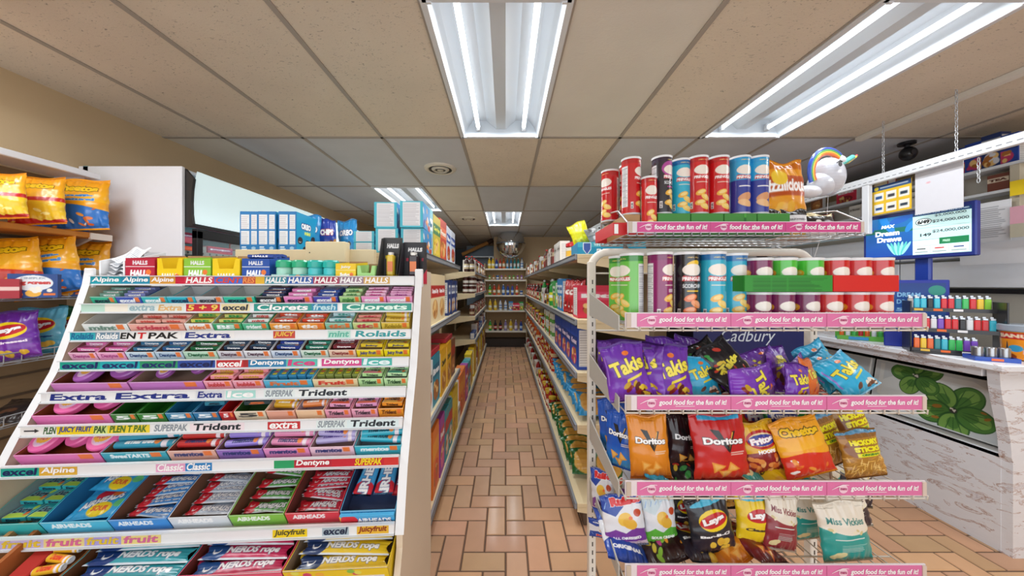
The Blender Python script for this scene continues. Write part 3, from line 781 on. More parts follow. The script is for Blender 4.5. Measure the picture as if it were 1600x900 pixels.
# ------------------------------------------------------------------ counter on the right
def marble_mat():
    m = bpy.data.materials.new('marble_laminate'); m.use_nodes = True; nt = m.node_tree; b = nt.nodes['Principled BSDF']
    b.inputs['Roughness'].default_value = .3
    tc = nt.nodes.new('ShaderNodeTexCoord'); mp = nt.nodes.new('ShaderNodeMapping'); mp.inputs['Rotation'].default_value = (R(-28), 0, 0); mp.inputs['Scale'].default_value = (2.0, 1.9, 6.5)
    nt.links.new(tc.outputs['Object'], mp.inputs['Vector'])
    n = nt.nodes.new('ShaderNodeTexNoise'); n.inputs['Scale'].default_value = 2.4; n.inputs['Detail'].default_value = 8; n.inputs['Distortion'].default_value = 1.3; n.inputs['Roughness'].default_value = .68
    nt.links.new(mp.outputs[0], n.inputs['Vector'])
    cr_ = nt.nodes.new('ShaderNodeValToRGB'); e = cr_.color_ramp.elements
    e[0].position = .40; e[0].color = (*lin('#e9ecf2'), 1); e[1].position = .66; e[1].color = (*lin('#eceef2'), 1)
    for p, c_ in ((.545, '#eceff5'), (.568, '#a57e6c'), (.584, '#e2dfe2'), (.615, '#e8eaf0'), (.63, '#c4bfc8')):
        q = cr_.color_ramp.elements.new(p); q.color = (*lin(c_), 1)
    nt.links.new(n.outputs['Fac'], cr_.inputs[0]); nt.links.new(cr_.outputs[0], b.inputs['Base Color'])
    return m
M_MARB = marble_mat()
ct = thing('sales_counter', 'white marble patterned sales counter with curved end at the right', 'counter', (0, 0, 0))
CX = 2.63; CY0, CY1 = 1.66, 4.6
m = MB(); m.box((CX + .01, (CY0 + CY1) / 2 + .02, .26), (.02, CY1 - CY0 - .04, .52)); m.build('lower_panel', M_MARB, ct)
m = MB(); m.box((CX + .20, (CY0 + CY1) / 2 + .02, .51), (.40, CY1 - CY0 - .05, .018), '#b8b4b0'); m.box((CX + .41, (CY0 + CY1) / 2, .5), (.02, CY1 - CY0, .96), '#191512'); m.build('display_ledge', M_METAL, ct)
m = MB(); m.box((CX + .20, (CY0 + CY1) / 2 - .01, .992), (.62, CY1 - CY0 + .06, .036), ch=.006); m.build('countertop', M_MARB, ct)
m = MB(); m.box((CX - .055, (CY0 + CY1) / 2 + .03, .951), (.03, CY1 - CY0 - .06, .045), ch=.002)
# end panel with the S curved edge
e = []
for q in np.linspace(0, 1, 14):
    z = .97 - q * .45; e.append((2.563 + .062 * (3 * q * q - 2 * q * q * q), z))
prof = [(3.25, .0), (3.25, .975), (2.563, .975)] + e + [(2.632, .5), (2.632, 0.0)]
m2 = MB(); m2.prism(prof, 'y', CY0, CY0 + .045, '#ffffff'); m2.build('end_panel', M_MARB, ct)
m.build('front_rail', M_MARB, ct)
m = MB(); m.box((3.55, CY0 + .1, .992), (.66, .4, .036)); m.build('countertop_return', M_MARB, ct)
m = MB(); m.box((3.6, CY0 + .02, .48), (.6, .02, .96)); m.build('return_panel', M_MARB, ct)

# framed art canvases on the ledge under the countertop
def canvas(label, y, wd, ht, petals, cols, tilt):
    a = Art(wd, ht, '#d3d9da', 420)
    a.rect(.04, .04, .96, .96, '#e4e7e4'); a.rect(.08, .05, .93, .95, cols[4])
    a.tri([(.08, 1), (.08, .62), (.36, 1)], '#cfd6d8'); a.tri([(1, 1), (1, .72), (.72, 1)], '#cfd6d8'); a.tri([(0, 0), (.3, 0), (0, .35)], '#cfd6d8'); a.tri([(1, 0), (.7, 0), (1, .3)], '#cfd6d8')
    for (u, v, s_) in petals:
        for k in range(5):
            an = k * 72 + u * 90
            for rr_, f_, c_ in ((.50, 1.0, cols[2]), (.52, .90, cols[k % 2]), (.60, .55, cols[1]), (.40, .40, cols[0])):
                a.ell(u + rr_ * s_ * math.cos(R(an)) * ht / wd, v + rr_ * s_ * math.sin(R(an)), .46 * s_ * f_ * ht / wd, .38 * s_ * f_, c_, an)
            for j_ in (-1, 0, 1): a.ell(u + .5 * s_ * math.cos(R(an + j_ * 16)) * ht / wd, v + .5 * s_ * math.sin(R(an + j_ * 16)), .30 * s_ * ht / wd, .012 * s_, cols[2], an + j_ * 16)
        a.ell(u, v, .09 * s_ * ht / wd, .09 * s_, '#3a3a34'); a.blobs(u - .03, v - .03, u + .03, v + .03, 6, ['#e4e0d4'], (.004, .006))
    a.blobs(.1, .1, .9, .5, 5, [cols[3]], (.012, .03), .5)
    t = thing('canvas_print', label, 'picture', (CX + .09, y, .527), (0, tilt, 0))
    m = MB(); m.box((.0, 0, ht / 2), (.03, wd, ht), '#dfe4e4', ch=.003); m.build('frame', M_METAL, t)
    m = MB(); m.art((-.0155, wd / 2 - .01, .01), (0, -(wd - .02), 0), (0, 0, ht - .02), a); m.build('printed_canvas', M_CARD, t)
canvas('flower canvas with large green blossoms leaning under the countertop', 2.05, .66, .345, [(.66, .36, .56), (.36, .84, .44)], ['#4f8038', '#7ca850', '#33602c', '#a0702c', '#e4eaea'], 9)
canvas('flower canvas with orange and pink blossoms, farther one under the countertop', 2.76, .70, .345, [(.30, .5, .55)], ['#c8684a', '#d8937a', '#b05a6a', '#8a4a3c', '#e9ece6'], 9)

# hanging sign rail above the counter
RXX, RZ = 2.62, 2.165
hr = thing('hanging_rail', 'long white slotted rail frame hung on chains over the counter', 'rail', (0, 0, 0))
m = MB(); m.box((RXX, 2.35, RZ), (.03, 2.5, .058), '#e3e6ea', ch=.003)
for k in range(70): m.box((RXX - .0156, 1.13 + k * .035, RZ - .008), (.001, .02, .004), '#7c8288')
m.build('rail', M_METAL, hr)
m = MB(); m.box((RXX, 2.32, RZ - .20), (.03, .045, .36), '#dfe2e6', ch=.003); m.build('post', M_METAL, hr)
m = MB(); m.box((3.12, 2.0, RZ + .15), (.03, 1.8, .05), '#d5d8dc', ch=.003); m.build('rail', M_METAL, hr)
def chain(x, y, z0, z1):
    m = MB(); n = int((z1 - z0) / .022)
    for k in range(n):
        z = z0 + (k + .5) * (z1 - z0) / n; a = 0 if k % 2 else math.pi / 2
        pts = [(x + .006 * math.cos(t) * math.cos(a), y + .006 * math.cos(t) * math.sin(a), z + .014 * math.sin(t)) for t in np.linspace(0, 2 * math.pi, 9)[:-1]]
        m.tube(pts, .0022, n=5, closed=True)
    m.build('chain', M_WIRE, hr)
chain(RXX, 2.22, RZ + .03, CEIL); chain(RXX, 1.86, RZ + .03, CEIL); chain(RXX + .04, 1.80, RZ - .17, RZ - .03)
# ------------------------------------------------------------------ product builders
def bag_mesh(w, h, t, art, back, seed=0, mb=None):
    g = art.grid(); ny, nx = g.shape[:2]; r = np.random.RandomState(seed)
    U, V = np.meshgrid(np.linspace(0, 1, nx), np.linspace(0, 1, ny))
    vb = np.clip((V - .045) / .91, 0, 1)
    bul = np.sin(math.pi * vb ** .85) ** .62
    th = t / 2 * (np.clip(4 * U * (1 - U), 0, 1) ** .5) * bul
    ph = r.uniform(0, 6.28, 6)
    edge = np.exp(-np.minimum(vb, 1 - vb) / .13)
    wr = .045 * t * edge * (np.sin(U * 31 + ph[0]) + .7 * np.sin(U * 53 + ph[1])) * (bul > .02)
    wr += .035 * t * bul * np.sin(U * 9 + V * 7 + ph[2]) * np.sin(V * 13 - U * 5 + ph[3])
    side = np.exp(-np.minimum(U, 1 - U) / .1)
    wr += .04 * t * side * np.sin(V * 34 + ph[4]) * bul
    x = (U - .5) * w * (1 - .075 * np.sin(math.pi * V)) + .01 * w * np.sin(V * 9 + ph[5]) * side * np.sign(U - .5)
    sag = .006 * np.sin(U * 8 + ph[0])
    z = V * h + sag * (V > .9)
    m = mb or MB()
    Pf = np.stack([x, -th - wr, z], -1); m.quadgrid(Pf, g, 0, True)
    Pb = np.stack([x, th * .85 + wr * .3, z], -1)[:, ::-1]; k = slice(None, None, 2)
    iy = np.unique(np.append(np.arange(0, ny, 3), ny - 1)); ix = np.unique(np.append(np.arange(0, nx, 3), nx - 1))
    Pb = Pb[np.ix_(iy, ix)]; Pb[:, 0] = Pf[iy, -1]; Pb[:, -1] = Pf[iy, 0]
    m.quadgrid(Pb, back, 0, True)
    return m
def bag(name, w, h, t, art, back, seed=0, M=None):
    return Proto(lambda: bag_mesh(w, h, t, art, back, seed).build(name, M or M_FOIL))

def can_art(base, kind, hgt=.235, rad=.038, small=False, txt2='', flip=0):
    W = 2 * math.pi * rad; a = Art(W, hgt, base, 560)
    top = {'red': '#b81a1e', 'green': '#2f8a34', 'purple': '#7a1c5c', 'black': '#1a1a20', 'teal': '#1f6fae', 'blue': '#2aa0d8', 'scorch': '#2a1836'}[kind]
    if not small:
        a.rect(0, .90, 1, 1, top); a.text('CRISPS 156 g', .5, .935, .02, '#f6d27a', wide=.15)
        a.ell(.5, .76, .135, .085, '#f6efe4')
        a.poly([(.36, .60), (.64, .60), (.62, .68), (.5, .66), (.38, .68)], '#c8202a')
        a.text('PRINGLES', .5, .635, .052, '#ffffff', wide=.27, out=.0012, outc='#c8202a', bold=.05)
        if kind in ('black', 'scorch'): a.text("SCORCHIN'", .5, .53, .06, '#dfe6ea', wide=.26, out=.001, outc='#101014', bold=.05); a.rect(.42, .45, .58, .47, '#c83a9a' if kind == 'scorch' else '#f2c820')
        else: a.rect(.40, .535, .60, .55, '#f4ead8')
        ch = ['#f0b43c', '#f6cf60'] if kind != 'black' else ['#e8743a', '#f09050']
        for q, (u, v, ro) in enumerate([(.47, .36, 20), (.55, .27, -25), (.46, .18, 10), (.54, .11, -15)]):
            a.ell(u, v, .085, .050, ch[q % 2], ro); a.ell(u + .01, v + .01, .06, .03, '#f8dc8a' if kind != 'black' else '#f4a878', ro)
        a.rect(.12, .12, .25, .86, '#e9eaec'); a.lines(.13, .14, .245, .84, 26, '#8a8d92', .35)
        a.rect(.30, .08, .345, .20, '#ffffff'); a.lines(.305, .09, .34, .19, 9, '#222222')
        a.rect(.75, .12, .88, .86, '#e9eaec'); a.lines(.76, .14, .875, .84, 26, '#8a8d92', .35)
        if kind == 'purple': a.rect(.45, .44, .55, .49, '#d8c0d0')
        if kind in ('black',): a.ell(.5, .84, .09, .05, '#f2c820', 20); a.ell(.5, .76, .135, .085, '#f6efe4')
        if kind in ('scorch',): a.ell(.5, .78, .17, .14, '#b0449a'); a.ell(.5, .76, .135, .085, '#f6efe4'); a.text('PRINGLES', .5, .635, .052, '#ffffff', wide=.27, out=.0012, outc='#c8202a', bold=.05)
        if kind == 'blue': a.rect(0, 0, 1, .58, '#2c3c9c'); a.wave(.58, .03, 2, '#2c3c9c'); a.text('PRINGLES', .5, .635, .052, '#ffffff', wide=.27, out=.0012, outc='#c8202a', bold=.05); a.ell(.5, .28, .12, .07, '#e0a070', 20); a.ell(.5, .17, .12, .06, '#f0c088', -15); a.rect(.4, .46, .6, .48, '#ffffff')
    else:
        a.ell(.5, .56, .115, .17, '#f6efe4'); a.text('PRINGLES', .5, .30, .13, '#ffffff', wide=.25, out=.001, outc='#c8202a', bold=.05)
        a.ell(.27, .52, .055, .12, '#f0a82c'); a.ell(.27, .54, .03, .06, '#f8cf70')
        a.tri([(.10, .95), (.22, .95), (.10, .6)], '#ffffff'); a.tri([(.74, .95), (.86, .95), (.74, .6)], '#ffffff')
    if flip: a.A = np.roll(a.A, int(flip * a.NX), 1)
    return a
def can(name, kind, base, small=False, flip=0, lidc='#e9ecef'):
    H, RD = (.105, .038) if small else (.235, .038)
    def mk():
        t = thing(name, '', 'crisps can')
        a = can_art(base, kind, H - .012, RD, small, flip=flip); g = a.grid(); ny, nx = g.shape[:2]
        th = -math.pi / 2 + (np.linspace(0, 1, nx) - .5) * 2 * math.pi
        T, V = np.meshgrid(th, np.linspace(0, 1, ny))
        P = np.stack([RD * np.cos(T), RD * np.sin(T), .006 + V * (H - .012)], -1)
        m = MB(); m.quadgrid(P, g, 0, True); m.build('can_body', M_CAN, t)
        m = MB(); m.lathe([(0, .004), (RD - .003, .004), (RD + .0008, 0), (RD + .0008, .007)], n=24, cols='#c9ccd0'); m.build('base_rim', M_CAN, t)
        m = MB(); m.lathe([(RD + .0012, H - .009), (RD + .0018, H - .001), (RD - .003, H), (RD - .004, H - .004), (0, H - .004)], n=24, cols=lidc); m.build('lid', M_PLAS, t)
        return t
    return Proto(mk)
M_CAN = mat('can_print', attr=True, rough=.25, coat=.5, spec=.6)

def carton(name, w, d, h, front=None, side='#d8d8d8', sidea=None, topc=None, M=None, flip=False):
    """front faces -y"""
    def mk():
        m = MB(); m.box((0, d / 2, h / 2), (w, d, h), side, ch=.0012)
        if front: m.art((-w / 2 + .0005, 0, .0005), (w - .001, 0, 0), (0, 0, h - .001), front)
        if sidea:
            m.art((w / 2, 0 + .0005, .0005), (0, d - .001, 0), (0, 0, h - .001), sidea); m.art((-w / 2, d - .0005, .0005), (0, -d + .001, 0), (0, 0, h - .001), sidea)
        if topc: m.quad((-w / 2 + .002, .002, h + .0003), (w / 2 - .002, .002, h + .0003), (w / 2 - .002, d - .002, h + .0003), (-w / 2 + .002, d - .002, h + .0003), topc)
        return m.build(name, M or M_CARD)
    return Proto(mk)

def bottle(name, prof, body, lab, cap, labtxt=None, rad=.035, H=.24, M=None):
    def mk():
        t = thing(name, '', 'bottle')
        m = MB(); n = len(prof) - 1; m.lathe([(r * rad, z * H) for r, z in prof], n=14, cols=body)
        m.build('bottle_body', M or M_PLAS, t)
        m = MB(); m.lathe([(rad * 1.012, H * .18), (rad * 1.012, H * .5)], n=14, cols=lab)
        m.lathe([(rad * 1.016, H * .30), (rad * 1.016, H * .40)], n=14, cols=labtxt or '#ffffff'); m.build('label_band', M_CARD, t)
        m = MB(); r1 = prof[-1][0] * rad; m.lathe([(r1 * 1.15, H * prof[-1][1] - .002), (r1 * 1.15, H), (0, H)], n=12, cols=cap); m.build('cap', M_PLAS, t)
        return t
    return Proto(mk)
BP = [(0, 0), (.95, 0), (1, .03), (1, .62), (.75, .74), (.36, .84), (.34, .93)]
JP = [(0, 0), (.96, 0), (1, .04), (1, .74), (.86, .84), (.86, .86)]

ORD = ['first', 'second', 'third', 'fourth', 'fifth', 'sixth', 'seventh', 'eighth', 'ninth', 'tenth', 'eleventh', 'twelfth', 'thirteenth', 'fourteenth', 'fifteenth', 'sixteenth']
TIERN = ['top', 'second', 'third', 'fourth', 'fifth', 'sixth', 'seventh', 'eighth', 'bottom']

# ------------------------------------------------------------------ candy rack contents
def tier_place(o, i, x, y, z, rx=SLOPE, rz=0):
    """x,y,z on the rack; y,z measured from the front of tier i"""
    p = rk(x, TY[i] + y, TZ[i] + z); o.location = p; o.rotation_euler = (R(rx), 0, R(RKYAW + rz)); return o
def in_tray(o, i, xc, u, v, wz, rx=0, ry=0, rz=0):
    """u across, v along the slope, wz above the tray floor"""
    y0_ = .024 if i < 8 else .004
    y = y0_ + v * ca - wz * sa; z = -.012 + (y0_ - .003) * sa / ca + v * sa + wz * ca
    o.location = rk(xc + u, TY[i] + y, TZ[i] + z)
    o.rotation_euler = (Matrix.Rotation(R(RKYAW), 3, 'Z') @ Matrix.Rotation(R(SLOPE), 3, 'X') @ Euler((R(rx), R(ry), R(rz))).to_matrix()).to_euler()
    return o
def tray_mesh(w, dep, fh, bh, outc, inc, art):
    m = MB(); t = .0016
    m.box((0, dep / 2, .0012), (w, dep, .002), inc)
    for s in (-1, 1):
        xo, xi = s * w / 2, s * (w / 2 - t)
        pts = [(0, 0), (dep, 0), (dep, bh), (dep * .25, bh * .95), (0, fh)]
        m.add([(xo, a, b) for a, b in pts] + [(xi, a, b) for a, b in pts], [tuple(range(5)) if s > 0 else tuple(range(5))[::-1]] , outc)
        m.add([(xi, a, b) for a, b in pts], [tuple(range(5))[::-1] if s > 0 else tuple(range(5))], inc)
        m.add([(xo, a, b) for a, b in pts[2:]] + [(xi, a, b) for a, b in pts[2:]], [(0, 3, 4, 1), (1, 4, 5, 2)], outc)
    m.box((0, dep - t / 2, bh / 2), (w, t, bh), inc)
    m.box((0, t / 2, fh / 2), (w, t, fh), outc)
    if art: m.art((-w / 2, -.0001, 0), (w, 0, 0), (0, 0, fh), art)
    return m

_pk = {}
def gum_proto(kind, bg, txt, fg, acc, w=.086, d=.048, h=.013, stick=True):
    k = (kind, bg, txt, fg, acc, round(w, 3), round(d, 3))
    if k in _pk: return _pk[k]
    a = Art(w, d, bg, 620)
    a.wave(.30, .10, .8, acc); a.ell(.82, .7, .10, .18, acc)
    a.text(txt, .46, .54, .36, fg, wide=.72, shear=.2, bold=.05, out=.0008, outc=('#ffffff' if sum(rgb(fg)) < 1.2 else '#2a2a38') if kind != 'plain' else bg)
    if stick: a.ell(.80, .28, .085, .15, '#ee7a34')
    a.rect(0, 0, .03, 1, '#e6e9ec'); a.rect(.97, 0, 1, 1, '#e6e9ec')
    def mk():
        m = MB(); m.box((0, 0, h / 2), (w, d, h), bg, ch=.0015)
        m.art((-w / 2 + .001, -d / 2 + .001, h), (w - .002, 0, 0), (0, d - .002, 0), a)
        m.text(txt, (0, -d / 2, h / 2), (1, 0, 0), (0, 0, 1), h * .6, fg, wide=w * .6, bold=.05)
        return m.build(kind, M_CARD)
    _pk[k] = Proto(mk); return _pk[k]
def roll_proto(kind, bg, txt, fg, w=.10, r=.0115):
    k = (kind, bg, txt, fg, round(w, 3))
    if k in _pk: return _pk[k]
    a = Art(w, 2 * math.pi * r, bg, 620); a.text(txt, .42, .62, .22, fg, wide=.5, bold=.05); a.rect(.8, 0, .9, 1, '#f2e6ee'); a.ell(.72, .62, .06, .14, '#ee8a3c')
    def mk():
        g = a.grid(); ny, nx = g.shape[:2]; Xg, T = np.meshgrid(np.linspace(-w / 2, w / 2, nx), np.linspace(-math.pi * .75, math.pi * 1.25, ny))
        m = MB(); m.quadgrid(np.stack([Xg, -r * np.cos(T), r + r * np.sin(T)], -1)[::1], g, 0, True)
        for s in (-1, 1): m.lathe([(r, 0), (r * .8, .003), (0, .002)], c=(s * w / 2, 0, r), n=10, cols='#dfe3ea', M=Matrix.Rotation(R(90 * s), 3, 'Y'))
        return m.build(kind, M_FOIL)
    _pk[k] = Proto(mk); return _pk[k]
def bar_proto(kind, bg, txt, fg, badge, w=.13, d=.034, t=.009, seed=1):
    k = (kind, bg, txt, round(w, 3))
    if k in _pk: return _pk[k]
    a = Art(w, d, bg, 620)
    a.rect(0, 0, 1, .12, '#dfe6ee')
    if badge: a.ell(.13, .5, .14, .55, badge); a.ell(.13, .52, .05, .22, '#ffffff'); a.ell(.13, .6, .045, .2, badge)
    a.text(txt, .58, .5, .5, fg, wide=.64, out=.0012, outc='#1f2a5a' if fg == '#ffffff' else '#ffffff', bold=.05, shear=.12)
    def mk():
        m = MB(); P = bag_mesh(w, d, t, a, bg, seed)
        for V in P.V: V[:] = np.stack([V[:, 0], V[:, 2] - d / 2, -V[:, 1] + t * .5], 1)
        return P.build(kind, M_FOIL)
    _pk[k] = Proto(mk); return _pk[k]
def disc_proto(kind, c1, c2, lab, ink):
    k = (kind, c1)
    if k in _pk: return _pk[k]
    def mk():
        rd, tk = .044, .023; t = thing(kind, '', 'gum roll')
        m = MB(); m.lathe([(0, 0), (rd * .92, 0), (rd, .004), (rd, tk - .004), (rd * .92, tk), (rd * .5, tk)], n=30, cols=[c2, c1, c1, c1, c1]); m.build('case', M_PLAS, t)
        a = Art(.06, .06, c1, 800); a.ell(.5, .5, .5, .5, lab); a.ell(.5, .5, .44, .44, '#e0c8e8'); a.ell(.5, .5, .42, .30, '#f0b63c'); a.text('Bubble', .5, .56, .13, ink, wide=.6, out=.0008, outc='#ffffff'); a.text('Tape', .5, .40, .13, ink, wide=.42, out=.0008, outc='#ffffff')
        g = a.grid(); ny, nx = g.shape[:2]
        rr_, th = np.linspace(0, .029, 14), np.linspace(0, 2 * math.pi, 36)
        T, Q = np.meshgrid(th, rr_); P = np.stack([Q * np.cos(T), Q * np.sin(T), np.full_like(Q, tk + .0006)], -1)
        ii = np.clip(((P[..., 1] / .06 + .5) * (ny - 1)).astype(int), 0, ny - 1); jj = np.clip(((P[..., 0] / .06 + .5) * (nx - 1)).astype(int), 0, nx - 1)
        m = MB(); m.quadgrid(P, g[ii, jj], 0, True); m.build('label_disc', M_CARD, t)
        return t
    _pk[k] = Proto(mk); return _pk[k]

def fill(i, xa, xb, kind, spec, traydesc, cols=1, n=5, dep=.19, lift=0.0):
    """put the packs of one tray: kind, spec = (colour word, bg, text, fg, accent)"""
    xc = (xa + xb) / 2; w = xb - xa - .008
    cw, bg, tx, fg, ac = spec
    grp = None
    for c_ in range(cols):
        pw = w / cols - .003; u = -w / 2 + (c_ + .5) * w / cols
        for q in range(n):
            v = .024 + (dep - .05) * (q + .5) / n
            if kind == 'gum_pack' or kind == 'mint_pack':
                pr = gum_proto(kind, bg, tx, fg, ac, w=pw - .002, d=min(.05, (dep - .05) / n * 1.5))
                o = pr.use((0, 0, 0), (0, 0, 0), f'{cw} {"gum" if kind[0] == "g" else "mint"} pack in the {traydesc}', f'{cw} packs in the {traydesc}')
                in_tray(o, i, xc, u, v, .018 + lift * 1.3 + .004 * (q % 2) + (.003 if not lift else 0) * q, rx=-15, rz=rnd.uniform(-2.5, 2.5))
            elif kind == 'candy_roll':
                pr = roll_proto(kind, bg, tx, fg, w=pw - .004)
                o = pr.use((0, 0, 0), (0, 0, 0), f'{cw} candy roll in the {traydesc}', f'{cw} rolls in the {traydesc}')
                in_tray(o, i, xc, u + rnd.uniform(-.002, .002), v, .012 + lift + .012 * (q % 2), rx=rnd.uniform(-30, 10), rz=rnd.uniform(-5, 5))
            elif kind == 'candy_bar':
                pr = bar_proto(kind, bg, tx, fg, ac, w=pw * .93)
                o = pr.use((0, 0, 0), (0, 0, 0), f'{cw} wrapped candy bar in the {traydesc}', f'{cw} bars in the {traydesc}')
                in_tray(o, i, xc, u + rnd.uniform(-.003, .003), v, .012 + .003 * q + .002 * (q % 2), rx=-12 + rnd.uniform(-4, 4), ry=rnd.uniform(-2, 2), rz=rnd.uniform(-8, 8))

def tray(i, pa, pb, outc, inc, tn, cw, front_txt, fgc, fkind=None, spec=None, cols=1, n=5, dep=.19, fh=.043, bh=.05, stick=True, obj_name='display_tray', ordn=0, lift=0.0):
    xa, xb = tu(i, pa) + .001, tu(i, pb) - .001; w = xb - xa
    a = Art(w, fh, outc, 480)
    if front_txt: a.text(front_txt, .42, .64, .38, fgc, wide=min(.6, .6 * w / .1 + .1), bold=.05, shear=.15)
    a.rect(0, .96, 1, 1, '#f0f2f2')
    if stick: a.rect(.74, .5, .90, .92, '#ee7a34')
    o = tray_mesh(w, dep, fh, bh, outc, inc, a).build(obj_name, M_CARD)
    desc = f'{ORD[ordn]} tray from left, {TIERN[i]} rack tier'
    tag(o, f'{cw} card tray of {tn}, {ORD[ordn]} from left, {TIERN[i]} tier', 'tray')
    in_tray(o, i, (xa + xb) / 2, 0, 0, .0015)
    if fkind: fill(i, xa, xb, fkind, spec, desc, cols, n, dep, lift)
    return o, xa, xb

T2 = [(126,165,'#2fb890','#b9b4ac','pale green gum','mint green','excel','#203040','gum_pack',('grey green','#7fa89a','excel','#ffffff','#5a8a7c'),4),
 (165,205,'#2f4fb0','#b9b4ac','blue gum','blue','excel','#ffffff','gum_pack',('lilac blue','#8088c0','excel','#ffffff','#6068a8'),4),
 (205,245,'#2fb4b8','#c4c2be','gum','turquoise','excel','#ffffff',None,None,0),
 (245,290,'#22b8cc','#c4c4c4','gum','bright turquoise','excel','#16305a',None,None,0),
 (290,335,'#c2c4c6','#b9b8b6','gum','grey','excel','#333a44',None,None,0),
 (335,386,'#2cc0a0','#c8c8c4','gum','sea green','excel','#16304a',None,None,0),
 (388,432,'#1c1c22','#9a9a98','black gum','black','excel','#ffffff','gum_pack',('navy','#2a3a60','excel','#ffffff','#c8482c'),4),
 (433,480,'#ee8ec8','#d8d0d4','pink gum','pink','excel','#40203c','gum_pack',('pink','#e88cc4','excel','#ffffff','#c83c8c'),2),
 (482,523,'#4a4ab0','#d0d0d4','blue gum','violet blue','excel','#ffffff','gum_pack',('deep blue','#2c4c9c','excel','#ffffff','#5a8ad0'),3),
 (525,561,'#a8d488','#dcdcd8','mints','light green','mint','#3a7a3a','mint_pack',('pale green','#bfe0a0','mint','#2f7a3a','#8cc870'),2),
 (562,604,'#f098cc','#e0d8dc','pink mints','rose pink','excel','#ffffff','mint_pack',('pink and white','#f3c4dc','dent','#c83c8c','#e87cb0'),4),
 (605,649,'#f0a0d0','#e0d8dc','pink mints','pale pink','excel','#ffffff','mint_pack',('pink','#f0b4d8','dent','#a83c8c','#e87cb0'),6)]
T3 = [(112,182,'#e9ece8','#dcdad4','nothing at all','white','mint','#6a8a7a',None,None,0),
 (183,270,'#f0b0a0','#c8a894','peach gum','peach','trident','#c83c4c','gum_pack',('peach','#f0b8a8','trident','#d8483c','#f4d8cc'),5),
 (271,315,'#f0f2ee','#c4a888','gum','white and green','trident','#e87c34','gum_pack',('green and yellow','#d8d860','BE','#2f9a4a','#f0a83c'),4),
 (316,362,'#34a86a','#c4a888','green gum','green','BE','#ffffff','gum_pack',('yellow green','#e0e080','BE','#2f9a4a','#f0c23c'),5),
 (363,405,'#58bc90','#c9c9c4','white gum','jade green','trident','#ffffff','gum_pack',('white and mint','#eef2ee','mint','#d8483c','#9cd8bc'),5),
 (407,452,'#f0a03c','#e0b8a0','orange tic mints','orange','tic','#ffffff','mint_pack',('orange red','#d84a24','tic','#ffffff','#f0ece0'),4),
 (453,497,'#f0982c','#e0b8a0','red orange mints','deep orange','tic','#ffffff','mint_pack',('red orange','#d8401c','tic','#ffffff','#f0ece0'),5),
 (498,543,'#8ccab0','#b8c4c0','mint candies','soft green','tic','#e8743a','mint_pack',('white and aqua','#cfe8ec','tic','#2f9a8a','#7cc8d8'),4),
 (544,591,'#d0dc90','#d8c0a8','mixed fruit mints','green and pink','tic','#c83c4c','mint_pack',('coral pink','#eb9a8a','tic','#c82c3c','#cfe09c'),7),
 (592,640,'#e8c850','#e0c888','yellow candies','yellow','Rolaids','#a88c20','candy_roll',('yellow','#e9c84c','werther','#b8902c','#fff'),7)]
T4 = [(92,134,'#f0b4d0','#9a5c60','pink gum','pale pink','Dentyne','#a83c7c','gum_pack',('pink','#e878b8','Dentyne','#ffffff','#c84890'),5),
 (135,178,'#f0a8cc','#9a5450','pink gum','warm pink','Dentyne','#a83c7c','gum_pack',('pink','#e878b8','Dentyne','#ffffff','#c84890'),5),
 (179,224,'#c8dce8','#7c6460','blue gum','ice blue','Dentyne','#1c3c6c','gum_pack',('steel blue','#3c7ca4','Dentyne','#ffffff','#1c4c7c'),5),
 (225,268,'#bcd0e0','#7c6460','blue gum','frosty blue','Dentyne','#1c3c6c','gum_pack',('dark blue','#245c94','Dentyne','#ffffff','#3c9cc0'),5),
 (269,322,'#c0e0c8','#6c4c40','green gum','frosty green','Dentyne','#145c34','gum_pack',('dark green','#1c6c40','Dentyne','#ffffff','#0c4c2c'),6),
 (323,364,'#d8d4dc','#6c4c44','navy gum','pearl white','Dentyne','#4c2c3c','gum_pack',('navy','#24405c','Dentyne','#ffffff','#8ca8b8'),5),
 (365,408,'#e8e8ec','#6c4c44','dark gum','silver white','Dentyne','#4c2c3c','gum_pack',('black and blue','#1c2c48','Dentyne','#ffffff','#5c90b8'),5),
 (409,456,'#d4e0f0','#6c5048','dark blue gum','whitish blue','Dentyne','#1c3c6c','gum_pack',('royal blue','#243c94','Dentyne','#ffffff','#4c8cd0'),6),
 (457,502,'#dcece0','#6c4c40','green gum','whitish green','Dentyne','#145c34','gum_pack',('sea green','#2c8c74','Dentyne','#ffffff','#0c5c44'),6),
 (503,548,'#f0d0b8','#74443c','maroon gum','apricot','Dentyne','#8c2c2c','gum_pack',('maroon','#7c2430','Dentyne','#ffffff','#a84c54'),4),
 (549,594,'#f4dc20','#e0c8a0','yellow gum','yellow','Juicy Fruit','#3c3c8c','gum_pack',('yellow','#f0d02c','Juicy','#2c3c7c','#f8e478'),3),
 (595,639,'#f4e010','#e0c8a0','yellow gum','bright yellow','Juicy Fruit','#3c3c8c','gum_pack',('bright yellow','#f4dc2c','Juicy','#2c3c7c','#f8e478'),3)]
